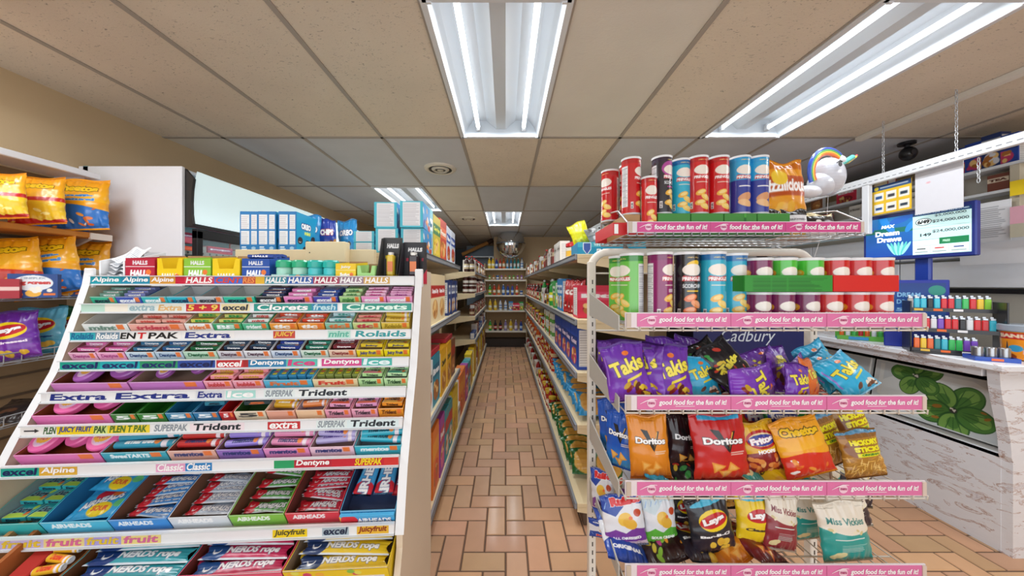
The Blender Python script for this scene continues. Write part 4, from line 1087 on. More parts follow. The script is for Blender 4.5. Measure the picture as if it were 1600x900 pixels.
T5 = [(64,182,'#d080c0','#7c4428','tape gum','orchid pink','','#fff','disc',('purple',2),0),
 (184,300,'#c478c0','#9c8474','tape gum','mauve','','#fff','disc',('small purple',2),0),
 (301,346,'#f0a0b0','#a82430','pink gum','rosy pink','bubble','#c83c3c','gum_pack',('pink','#f09aa8','Dubble','#c89c1c','#f8c878'),5),
 (347,396,'#f0a8b8','#a83c40','pink gum','pinkish','bubble','#c83c3c','gum_pack',('pink','#f09aa8','Dubble','#c89c1c','#f8c878'),5),
 (397,476,'#58b8d8','#4c8ca8','gum strips','sky blue','Fruit','#e8743a','strip',('blue','#3c94c0','8','#f4e028','#e8643c'),0),
 (477,552,'#ecd8a8','#a8a890','gum strips','cream','Fruit','#d83c2c','strip',('olive green','#8c9c50','8','#f4e028','#e8643c'),0),
 (553,595,'#b8e0a0','#b0b8a8','green gum','light green','Trident','#2c4c2c','gum_pack',('light green','#b4e098','Trident','#2c3c34','#e8889c'),4),
 (596,637,'#c0e4a8','#b4bcb0','green gum','apple green','Trident','#2c4c2c','gum_pack',('mint and white','#c4e8b4','Trident','#2c3c34','#4ca890'),4)]
T6 = [(36,155,'#e878b8','#8c4828','tape gum','pink','','#fff','disc',('pink',2),0),
 (156,196,'#2c7c24','#20641c','gum','dark green','5','#ffffff',None,None,0),
 (197,240,'#2f8428','#24701e','gum','green','5','#ffffff',None,None,0),
 (241,284,'#2c84ac','#20749c','gum','blue','5','#ffffff',None,None,0),
 (285,325,'#2c78a8','#24608c','gum','teal blue','5','#ffffff','gum_pack',('teal','#3c8ca4','5','#1c2c3c','#74b4c4'),2),
 (326,349,'#c81c20','#a81418','gum','red','5','#ffffff',None,None,0),
 (350,401,'#e8d8bc','#345c2c','gum','cream and green','5','#3c3c3c','gum_pack',('dark slate','#3c4c50','5','#e8743a','#2c343c'),2),
 (402,449,'#e8a890','#c8a088','fruit rolls','red and yellow','','#fff','candy_roll',('red and yellow','#d8a828','mentos','#ffffff','#fff'),7),
 (450,497,'#f0c8a0','#c0a8b8','fruit rolls','orange and white','','#fff','candy_roll',('orange and red','#e88848','mentos','#ffffff','#fff'),5),
 (498,541,'#f0a0b8','#c89090','pink gum','rosy','Trident','#3c2c34','gum_pack',('pale pink','#eba8cc','Trident','#34242c','#f06c50'),5),
 (542,586,'#f0a8c0','#c89090','pink gum','blush pink','Trident','#3c2c34','gum_pack',('lilac pink','#e4a0cc','Trident','#34242c','#f0846c'),5),
 (587,630,'#f09c28','#c08040','orange gum','orange','Trident','#5c2c0c','gum_pack',('orange','#f0982c','Trident','#4c240c','#f8c464'),5)]
T7 = [(13,143,'#e478b8','#8c4828','tape gum','pink','','#fff','disc',('pink',3),0),
 (144,245,'#34a8bc','#7c4c2c','sour candy','teal and plum','SweeTARTS','#ffffff','candy_roll',('blue','#3c9cb8','smarties','#ffffff','#fff'),6),
 (246,322,'#e4b0a0','#8c3c30','red rolls','salmon','mentos','#28306c','candy_roll',('red','#c83434','mentos','#28306c','#fff'),7),
 (323,397,'#9870c0','#84605c','purple rolls','purple','mentos','#28306c','candy_roll',('lavender','#9c88dc','mentos','#28306c','#fff'),7),
 (398,472,'#e890c4','#a4888c','pink rolls','pink','mentos','#28306c','candy_roll',('pink and orange','#e490b8','mentos','#503c6c','#fff'),7),
 (473,546,'#f0c8d8','#b0908c','lilac rolls','pale lilac','mentos','#28306c','candy_roll',('lilac and yellow','#b8b0e0','mentos','#503c8c','#fff'),7),
 (547,626,'#38b8cc','#90a0a8','mint rolls','aqua','mentos','#ffffff','candy_roll',('aqua','#38b4cc','mentos','#1c4c5c','#fff'),8)]
for i, rows in ((1, T2), (2, T3), (3, T4), (4, T5), (5, T6), (6, T7)):
    for k, (pa, pb, oc, ic, tn, cw, ft, fg, fk, sp, n) in enumerate(rows):
        if fg == '#fff': fg = '#ffffff'
        std = fk not in ('disc', 'strip')
        two = 2 if (fk == 'gum_pack' and pb - pa > 70) else 1
        o, xa, xb = tray(i, pa, pb, oc, ic, tn, cw, ft, fg, fk if std else None, sp if std else None, cols=two, n=n if n else 1, ordn=k, fh=.043, bh=.036 if i == 1 else .055 if i < 4 else .047, lift=.010, dep=.104 if i == 1 else .19)
        d = f'{ORD[k]} tray from left, {TIERN[i]} tier'
        xc = (xa + xb) / 2
        if fk == 'disc':
            cc, nn = sp
            pr = disc_proto('gum_tape_case', '#a860b4' if 'purple' in cc else '#ec6cae', '#8c4898' if 'purple' in cc else '#d44c90', '#e8b8e0' if 'purple' in cc else '#f4b4d4', '#8c2c7c' if 'purple' in cc else '#c83c3c')
            for q in range(nn):
                o = pr.use((0, 0, 0), (0, 0, 0), f'round {cc} tape gum case, {ORD[q]} in the {d}', None, scale=.62 if 'small' in cc else 1.0)
                in_tray(o, i, xc, (q - (nn - 1) / 2) * (.098 if nn == 2 else .084), .062 + .02 * (q % 2), .034, rx=20, ry=-6, rz=rnd.uniform(-20, 20))
        if fk == 'strip':
            w = xb - xa; nb = 5
            a = Art(w / nb - .003, .15, sp[1], 520)
            for q in range(7): a.text(sp[2], .5, .08 + q * .14, .06, sp[3], wide=.5, bold=.06, out=.001, outc='#2c5c3c'); a.ell(.5, .15 + q * .14, .3, .02, sp[4])
            pr = Proto(lambda a=a, w=w: (lambda m: (m.box((0, .075, .009), (w / 5 - .003, .15, .018), sp[1], ch=.002), m.art((-(w / 5 - .003) / 2, .001, .018), (w / 5 - .003, 0, 0), (0, .148, 0), a), m)[-1])(MB()).build('gum_strip', M_CARD))
            for q in range(nb): in_tray(pr.use((0, 0, 0), (0, 0, 0), f'{sp[0]} gum strip with yellow figures in the {d}', f'{sp[0]} gum strips in the {d}'), i, xc, -w / 2 + (q + .5) * w / nb, .025, .022 + .002 * (q % 2), rz=rnd.uniform(-1, 1))

# eighth tier: bigger trays of chewy bars
T8 = [(-38,45,'#2cb4b4','#8ca0a4','turquoise','teal',1), (46,148,'#4cc0e0','#2c7cb0','light blue','light blue',2), (149,240,'#3c94e0','#7c5c48','blue','blue',3), (241,335,'#dfe4ea','#7c5c48','silver','silver',4), (336,425,'#88c448','#7c5440','green','green',5), (426,515,'#e03c4c','#74443c','red','red',6), (516,609,'#58b8e4','#3c4c74','sky blue','sky blue',7)]
def xt_mesh(bg, w, d, txt, seed, badge='#d82838', swirl=('#e8a0c8', '#a8e4f0')):
    a = Art(w, d, bg, 560)
    if badge: a.ell(.5, .08, .6, .14, badge)
    for q in range(3): a.ell(.25 + q * .2, .62, .06, .3, swirl[q % 2], -18)
    a.text(txt, .5, .35, .5 * w / d, '#ffffff', wide=None, rot=90, out=.002, outc='#1c3c7c', bold=.05)
    a.ell(.6, .72, .14, .05, '#ee7a34')
    P = bag_mesh(w, d, .016, a, bg, seed)
    for V in P.V: V[:] = np.stack([V[:, 0], V[:, 2], -V[:, 1] + .008], 1)
    return P
i = 7
for k, (pa, pb, oc, ic, cw, cn, kk) in enumerate(T8):
    w = tu(i, pb) - tu(i, pa)
    if kk == 7: ft = 'AIRHEADS'
    o, xa, xb = tray(i, pa, pb, oc, ic, f'{cw} bars', cn, '' if kk == 1 else 'AIRHEADS', '#ffffff', None, None, ordn=k, fh=.05, bh=.062, dep=.262, stick=False)
    d = f'{ORD[k]} tray from left, eighth tier'; xc = (xa + xb) / 2; w = xb - xa
    if kk == 1:
        fill(i, xa, xb, 'gum_pack', ('teal', '#2ca4ac', 'Extra', '#12304c', '#b8dc50'), d, cols=2, n=5, dep=.27)
    elif kk == 2:
        a = Art(w * .8, .10, '#38a8e0', 560); a.ell(.38, .72, .16, .2, '#d82838'); a.text('AIRHEADS', .45, .52, .24, '#ffffff', wide=.7, out=.0014, outc='#1c4c9c', rot=20, bold=.05); a.ell(.55, .25, .22, .2, '#f4d424'); a.text('SOUR', .55, .27, .14, '#d8282c', wide=.3); a.ell(.62, .75, .1, .12, '#ee7a34'); a.ell(.85, .4, .1, .12, '#70d080')
        def mk(a=a, w=w):
            P = bag_mesh(w * .8, .10, .018, a, '#38a8e0', 5)
            for V in P.V: V[:] = np.stack([V[:, 0], V[:, 2], -V[:, 1] + .009], 1)
            return P.build('candy_pouch', M_FOIL)
        pr = Proto(mk)
        for q in range(3): in_tray(pr.use((0, 0, 0), (0, 0, 0), f'light blue sour candy pouch in the {d}', f'sour candy pouches in the {d}'), i, xc, (-1) ** q * .008, .02 + q * .078, .018 + .006 * q, rx=-4, rz=4 * (-1) ** q)
    elif kk == 7:
        pr = Proto(lambda w=w: xt_mesh('#48a8e0', w * .36, .20, 'AIRHEADS', 9).build('candy_sleeve', M_FOIL))
        for q in range(2): in_tray(pr.use((0, 0, 0), (0, 0, 0), f'long blue candy sleeve with pink swirls in the {d}', f'blue candy sleeves in the {d}'), i, xc, -w * .24 + q * w * .42, .05, .035 + .004 * q, rx=4, rz=-4 + 5 * q)
        pr = Proto(lambda w=w: xt_mesh('#c82c3c', w * .16, .19, 'AIRHEADS', 11, None).build('candy_sleeve', M_FOIL))
        in_tray(pr.use((0, 0, 0), (0, 0, 0), 'narrow red candy sleeve at the right end of the eighth tier'), i, xc, w * .42, .05, .03, rz=-3)
        a = Art(w * .98, .045, '#48b0e4', 700); a.rect(0, 0, .03, 1, '#f0c83c'); a.ell(.17, .5, .16, .62, '#d82838'); a.ell(.17, .40, .07, .22, '#ffffff'); a.ell(.17, .48, .08, .22, '#d82838'); a.text('AIRHEADS', .62, .52, .5, '#ffffff', wide=.62, out=.0016, outc='#1c3c8c', bold=.05)
        m = MB(); m.box((0, 0, .024), (w * .98, .010, .046), '#48b0e4', ch=.001); m.art((-w * .49, -.005, .002), (w * .98, 0, 0), (0, 0, .044), a)
        o = tag(m.build('candy_box', M_CARD), 'sky blue candy box front with red balloon badge, right end of the eighth tier', 'candy box'); in_tray(o, i, xc, 0, -.008, .001)
    else:
        bg = {3: '#3c8cd8', 4: '#b8c4d4', 5: '#58a848', 6: '#d83048'}[kk]
        fill(i, xa, xb, 'candy_bar', (cw, bg, 'AIRHEADS', '#ffffff', '#d82838'), d, cols=1, n=7 if kk != 5 else 6, dep=.27)
        fill(i, xa, xb, 'candy_bar', (cw, bg, 'AIRHEADS', '#ffffff', '#d82838'), d, cols=1, n=3, dep=.16)
# bottom tier
i = 8
T9 = [(-56,105,'#b4703c','#c88c50','wooden','brown','','',None), (106,285,'#3cb8c4','#7c4c30','teal','teal','NERDS','#ffffff','#38a4b0'), (286,445,'#ec5c80','#7c3c34','pink','hot pink','','#ffffff','#c82c5c'), (446,612,'#f0d020','#a08c78','yellow','yellow','','#ffffff','#e8c428')]
for k, (pa, pb, oc, ic, cw, cn, ft, fg, bg) in enumerate(T9):
    o, xa, xb = tray(i, pa, pb, oc, ic, f'{cw} candy ropes' if k else 'loose sticks', cn, ft, fg or '#ffffff', None, None, ordn=k, fh=.095, bh=.086, dep=.25, stick=False)
    xc = (xa + xb) / 2; w = xb - xa; d = f'{cn} tray on the bottom tier'
    if k:
        m = MB(); a = Art(w, .09, oc, 420)
        a.blobs(.0, .75, 1, .95, 7, ['#f4b43c', '#d83c6c', '#e8e45c', '#8cc84c'], (.006, .012))
        if k > 1: a.rect(.28, .0, .95, .62, '#e9eaec'); a.lines(.30, .02, .93, .6, 9, '#9a9ca4', .3); a.rect(.22, .3, .30, .6, '#3cb0a8')
        else: a.ell(.55, .8, .04, .1, '#ee7a34')
        m.art((-w / 2, -.001, .003), (w, 0, 0), (0, 0, .088), a)
        n = int(w / .006)
        for q in range(n): m.add([(-w / 2 + q * w / n, -.0006, .095), (-w / 2 + (q + 1) * w / n, -.0006, .095), (-w / 2 + (q + .5) * w / n, -.0006, .099)], [(0, 1, 2)], oc)
        f_ = m.build('front_print', M_CARD, o)
        nmx = {1: 'NERDS rope', 2: 'NERDS rope', 3: 'NERDS rope'}[k]
        pr = bar_proto('candy_rope', bg, nmx, '#ffffff', {1: '#1c3c7c', 2: '#24508c', 3: '#243c6c'}[k], w=w * .92, d=.044, t=.012)
        for q in range(6):
            o2 = pr.use((0, 0, 0), (0, 0, 0), f'{cw} candy rope packet lying in the {d}', f'{cw} rope packets in the {d}')
            in_tray(o2, i, xc, rnd.uniform(-.004, .004), .03 + q * .034, .060 + .004 * (q % 3), rx=-8, rz=rnd.uniform(-3, 3))
    if k == 0:
        pr = roll_proto('candy_stick', '#e8b428', 'Dubble', '#d83c2c', w=.06, r=.010)
        for q in range(9): in_tray(pr.use((0, 0, 0), (0, 0, 0), 'yellow wrapped stick in the brown tray, bottom tier at left', 'yellow wrapped sticks in the brown tray'), i, xb - .04, rnd.uniform(-.004, .004), .03 + q * .024, .085, rz=rnd.uniform(-8, 8))
        m = MB(); m.box((-.02, .14, .08), (.012, .25, .09), '#a8602c'); m.box((-.085, .14, .08), (.012, .25, .09), '#c8935c'); m.box((.03, .14, .085), (.05, .25, .02), '#b02418', ch=.003)
        m.build('divider', M_DUSTY, o)

# top tier
i = 0
def top_place(o, px0, px1, y=.01): o.location = rk((tu(0, px0) + tu(0, px1)) / 2, y, TZ[0] - .014); o.rotation_euler = (0, 0, R(RKYAW)); return o
def halls(px0, px1, bg, label, openbox=False, slips=True, h=.095, txt='HALLS', k=0):
    w = tu(0, px1) - tu(0, px0) - .004
    a = Art(w, h, bg, 700); a.text(txt, .5, .42, .24, '#ffffff', wide=.66, bold=.07, shear=.1)
    if not openbox: a.rect(0, .66, 1, .68, '#ffffff'); a.text(txt, .5, .82, .16, '#e9e9ee', wide=.5, bold=.05)
    a.ell(.78, .46, .09, .1, '#ee7a34')
    m = MB(); t = .0016; dep = .12
    fh = h if not openbox else h
    m.box((0, dep / 2, .001), (w, dep, .002), bg)
    for s in (-1, 1):
        m.prism([(0, 0), (dep, 0), (dep, h * 1.15), (0, h)], 'x', s * w / 2 - .0008, s * w / 2 + .0008, bg)
    m.box((0, dep, h * .6), (w, t, h * 1.2), '#a8845c')
    if openbox:
        m.box((0, 0, h * .3), (w, t, h * .6), bg)
        for s in (-1, 1): m.prism([(s * w * .5, h * .6), (s * w * .26, h * .6), (s * w * .34, h), (s * w * .5, h)][::s], 'y', -.0008, .0008, bg)
        m.quad((-w / 2 + .002, .005, h * .4), (w / 2 - .002, .005, h * .4), (w / 2 - .002, dep - .003, h * .55), (-w / 2 + .002, dep - .003, h * .55), '#b08858')
        a2 = Art(w, h * .6, bg, 700); a2.text(txt, .5, .5, .36, '#ffffff', wide=.62, bold=.07); a2.ell(.78, .5, .09, .16, '#ee7a34') if k else None
        m.art((-w / 2, -.0009, 0), (w, 0, 0), (0, 0, h * .6), a2)
    else:
        m.box((0, 0, h / 2), (w, t, h), bg); m.art((-w / 2, -.0009, 0), (w, 0, 0), (0, 0, h), a)
    o = tag(m.build('cough_drop_box', M_CARD), label, 'candy box'); return top_place(o, px0, px1)
def mkpaper():
    w = tu(0, 188) - tu(0, 152); m = MB()
    m.box((0, .07, .002), (w, .15, .004), WHITE)
    for s in (-1, 1): m.prism([(0, 0), (.15, 0), (.15, .13), (0, .085)], 'x', s * w / 2 - .003, s * w / 2 + .003, WHITE)
    m.box((0, .147, .065), (w, .004, .13), '#dfe0e4'); m.box((0, .002, .01), (w, .005, .02), WHITE)
    o = tag(m.build('white_bin', M_METAL), 'white plastic bin of loose papers at the left end of the top tier', 'bin'); top_place(o, 152, 188)
    a = Art(w * .8, .10, '#e8e9ec', 400); a.lines(.1, .1, .9, .9, 9, '#9aa0aa', .3)
    P = MB()
    g = a.grid(); U, V = np.meshgrid(np.linspace(-.5, .5, g.shape[1]), np.linspace(0, 1, g.shape[0]))
    P.quadgrid(np.stack([U * w * .8, V * .09, .012 + .035 * V + .006 * np.sin(U * 9 + V * 4)], -1), g, 0, True)
    pr = Proto(lambda: P.build('paper_slip', M_CARD))
    for q in range(5):
        o2 = pr.use((0, 0, 0), (0, 0, 0), 'creased white paper slip in the white bin', 'paper slips in the white bin')
        o2.location = rk((tu(0, 152) + tu(0, 188)) / 2, .02 + .006 * q, TZ[0] + .002 + .014 * q); o2.rotation_euler = (R(4 * q), R(3 * (-1) ** q), R(RKYAW + rnd.uniform(-7, 7)))
mkpaper()
halls(190, 236, '#b8203c', 'crimson cough drop box beside the white paper bin')
halls(238, 278, '#f0cc10', 'yellow cut open cough drop box between the crimson and green boxes', True, k=1)
halls(279, 322, '#8cc43c', 'green cough drop box between two yellow ones')
halls(323, 367, '#f4d010', 'yellow cut open cough drop box beside the blue one', True)
halls(369, 414, '#1c50a8', 'blue cough drop box beside the green lidded gum jars')
pr = gum_proto('cough_drop_pack', '#2c4ca0', 'HALLS', '#ffffff', '#8ca8dc', w=.09, d=.03, h=.012)
for q in range(3):
    o2 = pr.use((0, 0, 0), (0, 0, 0), 'blue cough drop pack on top of the blue box', 'blue packs on the blue box'); o2.location = rk((tu(0, 369) + tu(0, 414)) / 2 + .003, .04 + .03 * q, TZ[0] + .084 + .004 * q); o2.rotation_euler = (R(-6), 0, R(RKYAW + 4 * (-1) ** q))
# gum jars in their tray
w = tu(0, 516) - tu(0, 416)
m = MB(); m.box((0, .05, .002), (w, .10, .004), '#2cb8b4'); m.box((0, 0, .018), (w, .002, .036), '#2cb8b4')
for s in (-1, 1): m.box((s * w / 2, .05, .016), (.002, .10, .032), '#2cb8b4')
a = Art(w, .036, '#2cb8b8', 500); a.rect(0, 0, .28, 1, '#c4ece4'); a.text('ice', .14, .5, .5, '#2c9c8c'); a.ell(.55, .4, .1, .5, '#16202c'); a.text('Excel', .55, .4, .4, '#ffffff', wide=.16); a.ell(.42, .7, .05, .25, '#e8a070'); m.art((-w / 2, -.0012, 0), (w, 0, 0), (0, 0, .036), a)
top_place(tag(m.build('gum_jar_tray', M_CARD), 'low turquoise card tray under the gum jars', 'tray'), 416, 516)
def jar_mk(bc, lc):
    def mk():
        t = thing('gum_jar', '', 'jar'); m = MB(); m.lathe([(0, 0), (.029, 0), (.031, .004), (.031, .044), (.029, .048)], n=20, cols=bc); m.build('jar_body', M_PLAS, t)
        m = MB(); m.lathe([(.033, .048), (.034, .052), (.033, .066), (.028, .071), (0, .072)], n=22, cols=lc); m.build('lid', M_PLAS, t); return t
    return Proto(mk)
JG, JT = jar_mk('#a8e0cc', '#2cb080'), jar_mk('#48c8cc', '#24b4a8')
for q, (px, pr, lb) in enumerate([(430, JG, 'green lidded gum jar, leftmost of the front four'), (456, JG, 'green lidded gum jar, second of the front four'), (481, JT, 'turquoise gum jar, third of the front four'), (506, JT, 'turquoise gum jar, rightmost of the front four')]):
    o2 = pr.use((0, 0, 0), (0, 0, 0), lb, scale=(.86, .86, 1.22)); o2.location = rk(tu(0, px), .036, TZ[0] - .0095); o2.rotation_euler = (R(0), 0, R(RKYAW))
    o2 = pr.use((0, 0, 0), (0, 0, 0), lb.replace('front four', 'back four'), scale=(.86, .86, 1.22)); o2.location = rk(tu(0, px) + .004, .145, TZ[0] - .0135)
halls(518, 552, '#f0cc1c', 'yellow gum box with blue lettering between jars and green tray', False, txt='Juicy', h=.078)
halls(553, 583, '#a8dc88', 'pale green cut out tray beside the dark cough drop displays', True, txt='', h=.07)
def hanger(px0, px1, dark, acc, label, h):
    w = tu(0, px1) - tu(0, px0) - .003
    t = thing('cough_drop_display', label, 'display box')
    m = MB(); m.box((0, .045, .012), (w, .09, .024), acc); m.box((0, .088, h / 2), (w, .003, h), dark)
    a = Art(w, h, dark, 600); a.text('HALLS', .5, .82, .10, '#ffffff', wide=.62, bold=.07, shear=.1); a.rect(.1, .55, .22, .62, acc); a.rect(.78, .55, .9, .62, acc); a.wave(.16, .06, .5, acc)
    m.art((-w / 2, .0865, 0), (w, 0, 0), (0, 0, h), a)
    for s in (-1, 1): m.prism([(0, 0), (.09, 0), (.09, h), (.06, h * .96), (.0, .03)], 'x', s * w / 2 - .0008, s * w / 2 + .0008, dark)
    m.prism([(0, 0), (.09, 0), (.09, h * .35), (.0, .03)], 'x', w / 2 + .0009, w / 2 + .0013, acc)
    b = Art(w, .024, acc, 600); b.text('HALLS', .5, .5, .6, '#ffffff', wide=.5, bold=.06); m.art((-w / 2, -.0002, 0), (w, 0, 0), (0, 0, .024), b)
    m.build('card_back', M_CARD, t)
    m = MB(); m.box((0, .06, .075), (w * .42, .03, .085), '#e8c83c' if acc[1] == 'f' or acc == '#f0d81c' else '#3c3438', ch=.006); m.box((0, .0445, .07), (w * .28, .002, .04), '#e87c34'); m.lathe([(w * .15, 0), (w * .15, .012)], c=(0, .06, .115), n=14, cols='#f0f0ea'); m.build('sample_pack', M_PLAS, t)
    top_place(t, px0, px1, .012)
hanger(584, 618, '#3c3c3c', '#f0d81c', 'grey and yellow cough drop hang display, near the right end of the top tier', .19)
hanger(620, 661, '#2c2a30', '#d01c44', 'black and red cough drop display at the right end of the top tier', .172)
# ------------------------------------------------------------------ chip bag artwork
def A_(w, h, bg): return Art(w, h, bg, 560)
def seal(a, c='#dfe3e8'):
    a.rect(0, .965, 1, 1, c); a.rect(0, 0, 1, .03, c); return a
def takis(bg='#6a2fa8', w=.17, h=.23):
    a = A_(w, h, bg); a.grad(.0, .5, '#8c44c8' if bg == '#6a2fa8' else bg, bg)
    if bg == '#6a2fa8':
        a.blobs(.35, .06, .95, .30, 16, ['#e8c83c', '#8c2418', '#c8a020', '#5c1c14'], (.008, .02), .5)
    elif bg == '#2ab0dc': a.blobs(.3, .06, .95, .26, 8, ['#eadfd0', '#6a4030'], (.01, .02), .5)
    else: a.blobs(.3, .06, .95, .26, 8, ['#e8742c', '#c03418'], (.01, .02), .5)
    a.text('Takis', .52, .60, .25, '#f4e44c', wide=.80, out=.002, outc='#1c1430', rot=13, bold=.04)
    a.poly([(.45, .33), (.82, .42), (.84, .47), (.46, .38)], '#e8d83c'); a.ell(.55, .82, .08, .04, '#ee7a34')
    a.rect(.03, .3, .06, .8, '#9a70d0')
    return seal(a, bg)
def doritos(bg, acc, w=.19, h=.25, chip='#e89c3c'):
    a = A_(w, h, bg); a.grad(0, .4, acc, bg)
    a.poly([(.30, .78), (.44, .70), (.56, .46), (.60, .50), (.46, .76)], '#141414'); a.poly([(.58, .44), (.76, .74), (.70, .74), (.56, .50)], '#141414'); a.poly([(.57, .47), (.72, .73), (.69, .73)], '#e8b44c')
    a.text('Doritos', .52, .61, .095, '#ffffff', wide=.74, out=.002, outc='#101014', bold=.045, rot=-2)
    a.rect(.6, .44, .88, .455, '#e9d0c0'); a.rect(.6, .41, .85, .425, '#e9d0c0')
    for u, v, r_ in ((.35, .24, 10), (.62, .22, -15), (.5, .14, 30)):
        t = R(r_); q = [(u + .14 * math.cos(t + k * 2.094) * 1.1, v + .10 * math.sin(t + k * 2.094)) for k in range(3)]
        a.poly(q, chip); q2 = [(u + (x - u) * .6, v + (y - v) * .6) for x, y in q]; a.poly(q2, '#f0b860')
    a.rect(.15, .90, .9, .955, '#38a4d0') if bg == '#c41c20' else None
    return seal(a, bg)
def lays(bg, w=.18, h=.24, txt='Lays', lower=None, ltxt='', lc='#ffffff', banner=True):
    a = A_(w, h, bg)
    if lower: a.wave(.30, .05, .6, lower)
    if banner: a.ell(.5, .88, .42, .045, '#3cb8dc', 6)
    a.ell(.52, .60, .34, .17, '#f4d41c'); a.ell(.52, .60, .33, .11, '#c81c28', 8); a.text(txt, .52, .60, .13, '#ffffff', wide=.52, rot=8, bold=.06, out=.0015, outc='#8c1018')
    a.blobs(.3, .08, .8, .24, 5, ['#f0c848', '#e8b838'], (.014, .022), .8)
    if ltxt: a.text(ltxt, .5, .36, .05, lc, wide=.7, bold=.05)
    return seal(a, bg)
def cheetos(lower, w=.20, h=.25, sub='', redband=False, subc='#3c8cd8'):
    a = A_(w, h, '#f4a81c'); a.grad(.5, 1, '#f8b828', '#f09c14')
    a.wave(.40, .05, .7, lower)
    if redband: a.rect(0, .44, 1, .52, '#c8201c'); a.wave(.44, .02, 1, '#f0c42c'); a.wave(.10, .02, 1, '#c0201c')
    a.text('Cheetos', .48, .78, .14, '#f8c81c', wide=.76, out=.003, outc='#16120c', rot=-4, bold=.06)
    if sub:
        a.text(sub, .55, .615, .06, subc, wide=.5, out=.001, outc='#ffffff', bold=.06); a.text('natural', .55, .54, .055, subc, wide=.55, out=.001, outc='#ffffff', bold=.06)
    a.blobs(.1, .05, .9, .36, 9, ['#e8782c', '#f09c3c', '#ffffff', '#d85c1c'] if not redband else ['#f4d44c', '#f8e48c', '#e8b42c'], (.008, .02), .45)
    return seal(a, '#f4a81c')
def fritos(w=.16, h=.23):
    a = A_(w, h, '#e8b41c'); a.wave(.42, .04, .6, '#8c1c20'); a.ell(.5, .68, .42, .17, '#b8181c'); a.ell(.5, .68, .36, .12, '#f0d8a0'); a.ell(.5, .67, .38, .10, '#2c3c9c'); a.text('Fritos', .5, .67, .12, '#ffffff', wide=.66, rot=6, bold=.06, out=.001, outc='#b8181c')
    a.text('HOOPS', .55, .46, .07, '#ffffff', wide=.5, bold=.07); a.blobs(.1, .06, .9, .34, 14, ['#e8944c', '#d87434', '#f0b46c'], (.010, .018), .7); return seal(a, '#e8b41c')
def hickory(w=.16, h=.23):
    a = A_(w, h, '#b07c2c'); a.rect(0, .82, 1, .97, '#8c5c24'); a.rect(0, .9, 1, .965, '#5a94b8')
    a.ell(.25, .62, .2, .16, '#8c5420'); a.text('HICKORY', .56, .74, .10, '#f4e81c', wide=.74, bold=.08, out=.0008, outc='#4c3410'); a.text('STICKS', .58, .61, .10, '#f4e81c', wide=.68, bold=.08, out=.0008, outc='#4c3410')
    a.rect(.25, .47, .95, .54, '#e8e41c'); a.text('ORIGINAL', .6, .505, .04, '#3c7c2c', wide=.5, bold=.06)
    for q in range(70): a.ell(a.rnd.uniform(.03, .97), a.rnd.uniform(.04, .44), .10, .008, ['#e8b85c', '#f4d080', '#c8903c'][q % 3], a.rnd.uniform(0, 180))
    return seal(a, '#a07028')
def vickie(base, w=.18, h=.25, txt='Miss Vickies', tc='#2c7c78'):
    a = A_(w, h, '#ece4d4'); a.wave(.56, .07, .55, base, ph=2.6); a.text(txt, .5, .70, .10, tc, wide=.76, rot=-4, bold=.02)
    a.rect(.2, .42, .8, .435, '#d8e4dc'); a.lines(.3, .22, .85, .36, 5, '#c8dcd4', .3); a.blobs(.1, .5, .9, .58, 6, ['#efe6c8', '#d8c890'], (.006, .011), .6); a.ell(.25, .16, .16, .05, '#e8d8a0', 20)
    return seal(a, '#e4dccc')
def ruffles(low='#7c3c9c', w=.19, h=.26, ltxt='ALL DRESSED', top='#2448a4', rt=True):
    a = A_(w, h, '#e6e8ee'); a.poly([(0, 1), (1, 1), (1, .80), (.62, .86), (.30, .62), (0, .70)], top)
    for q in range(6): a.poly([(.05 + q * .15, .74 + q * .03), (.12 + q * .15, .86), (.14 + q * .15, .86), (.07 + q * .15, .74 + q * .03)], '#8cb4e8')
    a.poly([(0, 0), (1, 0), (1, .34), (.72, .40), (.5, .30), (.26, .38), (0, .28)], low); a.rect(0, 0, 1, .12, '#e8c8d8' if low == '#7c3c9c' else low)
    if rt: a.text('Ruffles', .60, .88, .14, '#d8282c', wide=.74, out=.002, outc='#ffffff', bold=.08, rot=6)
    a.ell(.52, .56, .18, .12, '#f0c44c', 30); a.ell(.62, .48, .18, .10, '#e8b43c', -30); a.ell(.84, .66, .09, .07, '#c84c2c', 20)
    a.text(ltxt, .5, .20, .06, '#ffffff', wide=.7, bold=.06); a.ell(.66, .58, .05, .03, '#ee7a34'); return seal(a, top)
def kurkure(w=.15, h=.22):
    a = A_(w, h, '#1c7c34')
    for q in range(6): a.ell(.5 + .2 * (-1) ** q, .12 + q * .08, .5, .02, '#e8c83c', 35)
    a.ell(.5, .78, .44, .12, '#1c3c9c'); a.text('Kurkure', .5, .78, .10, '#ffffff', wide=.7, rot=-6, bold=.05); a.ell(.62, .93, .07, .04, '#e8e03c'); return seal(a, '#1c7c34')
def dark_bag(w=.18, h=.24, bg='#17161c', cols=('#e8c83c', '#c83c2c', '#3c9c4c'), txt='Takis', tc='#f4e44c'):
    a = A_(w, h, bg); a.blobs(.1, .05, .9, .9, 18, list(cols), (.008, .02), .5); a.text(txt, .5, .55, .14, tc, wide=.7, out=.002, outc='#101018', rot=12, bold=.06); return seal(a, bg)

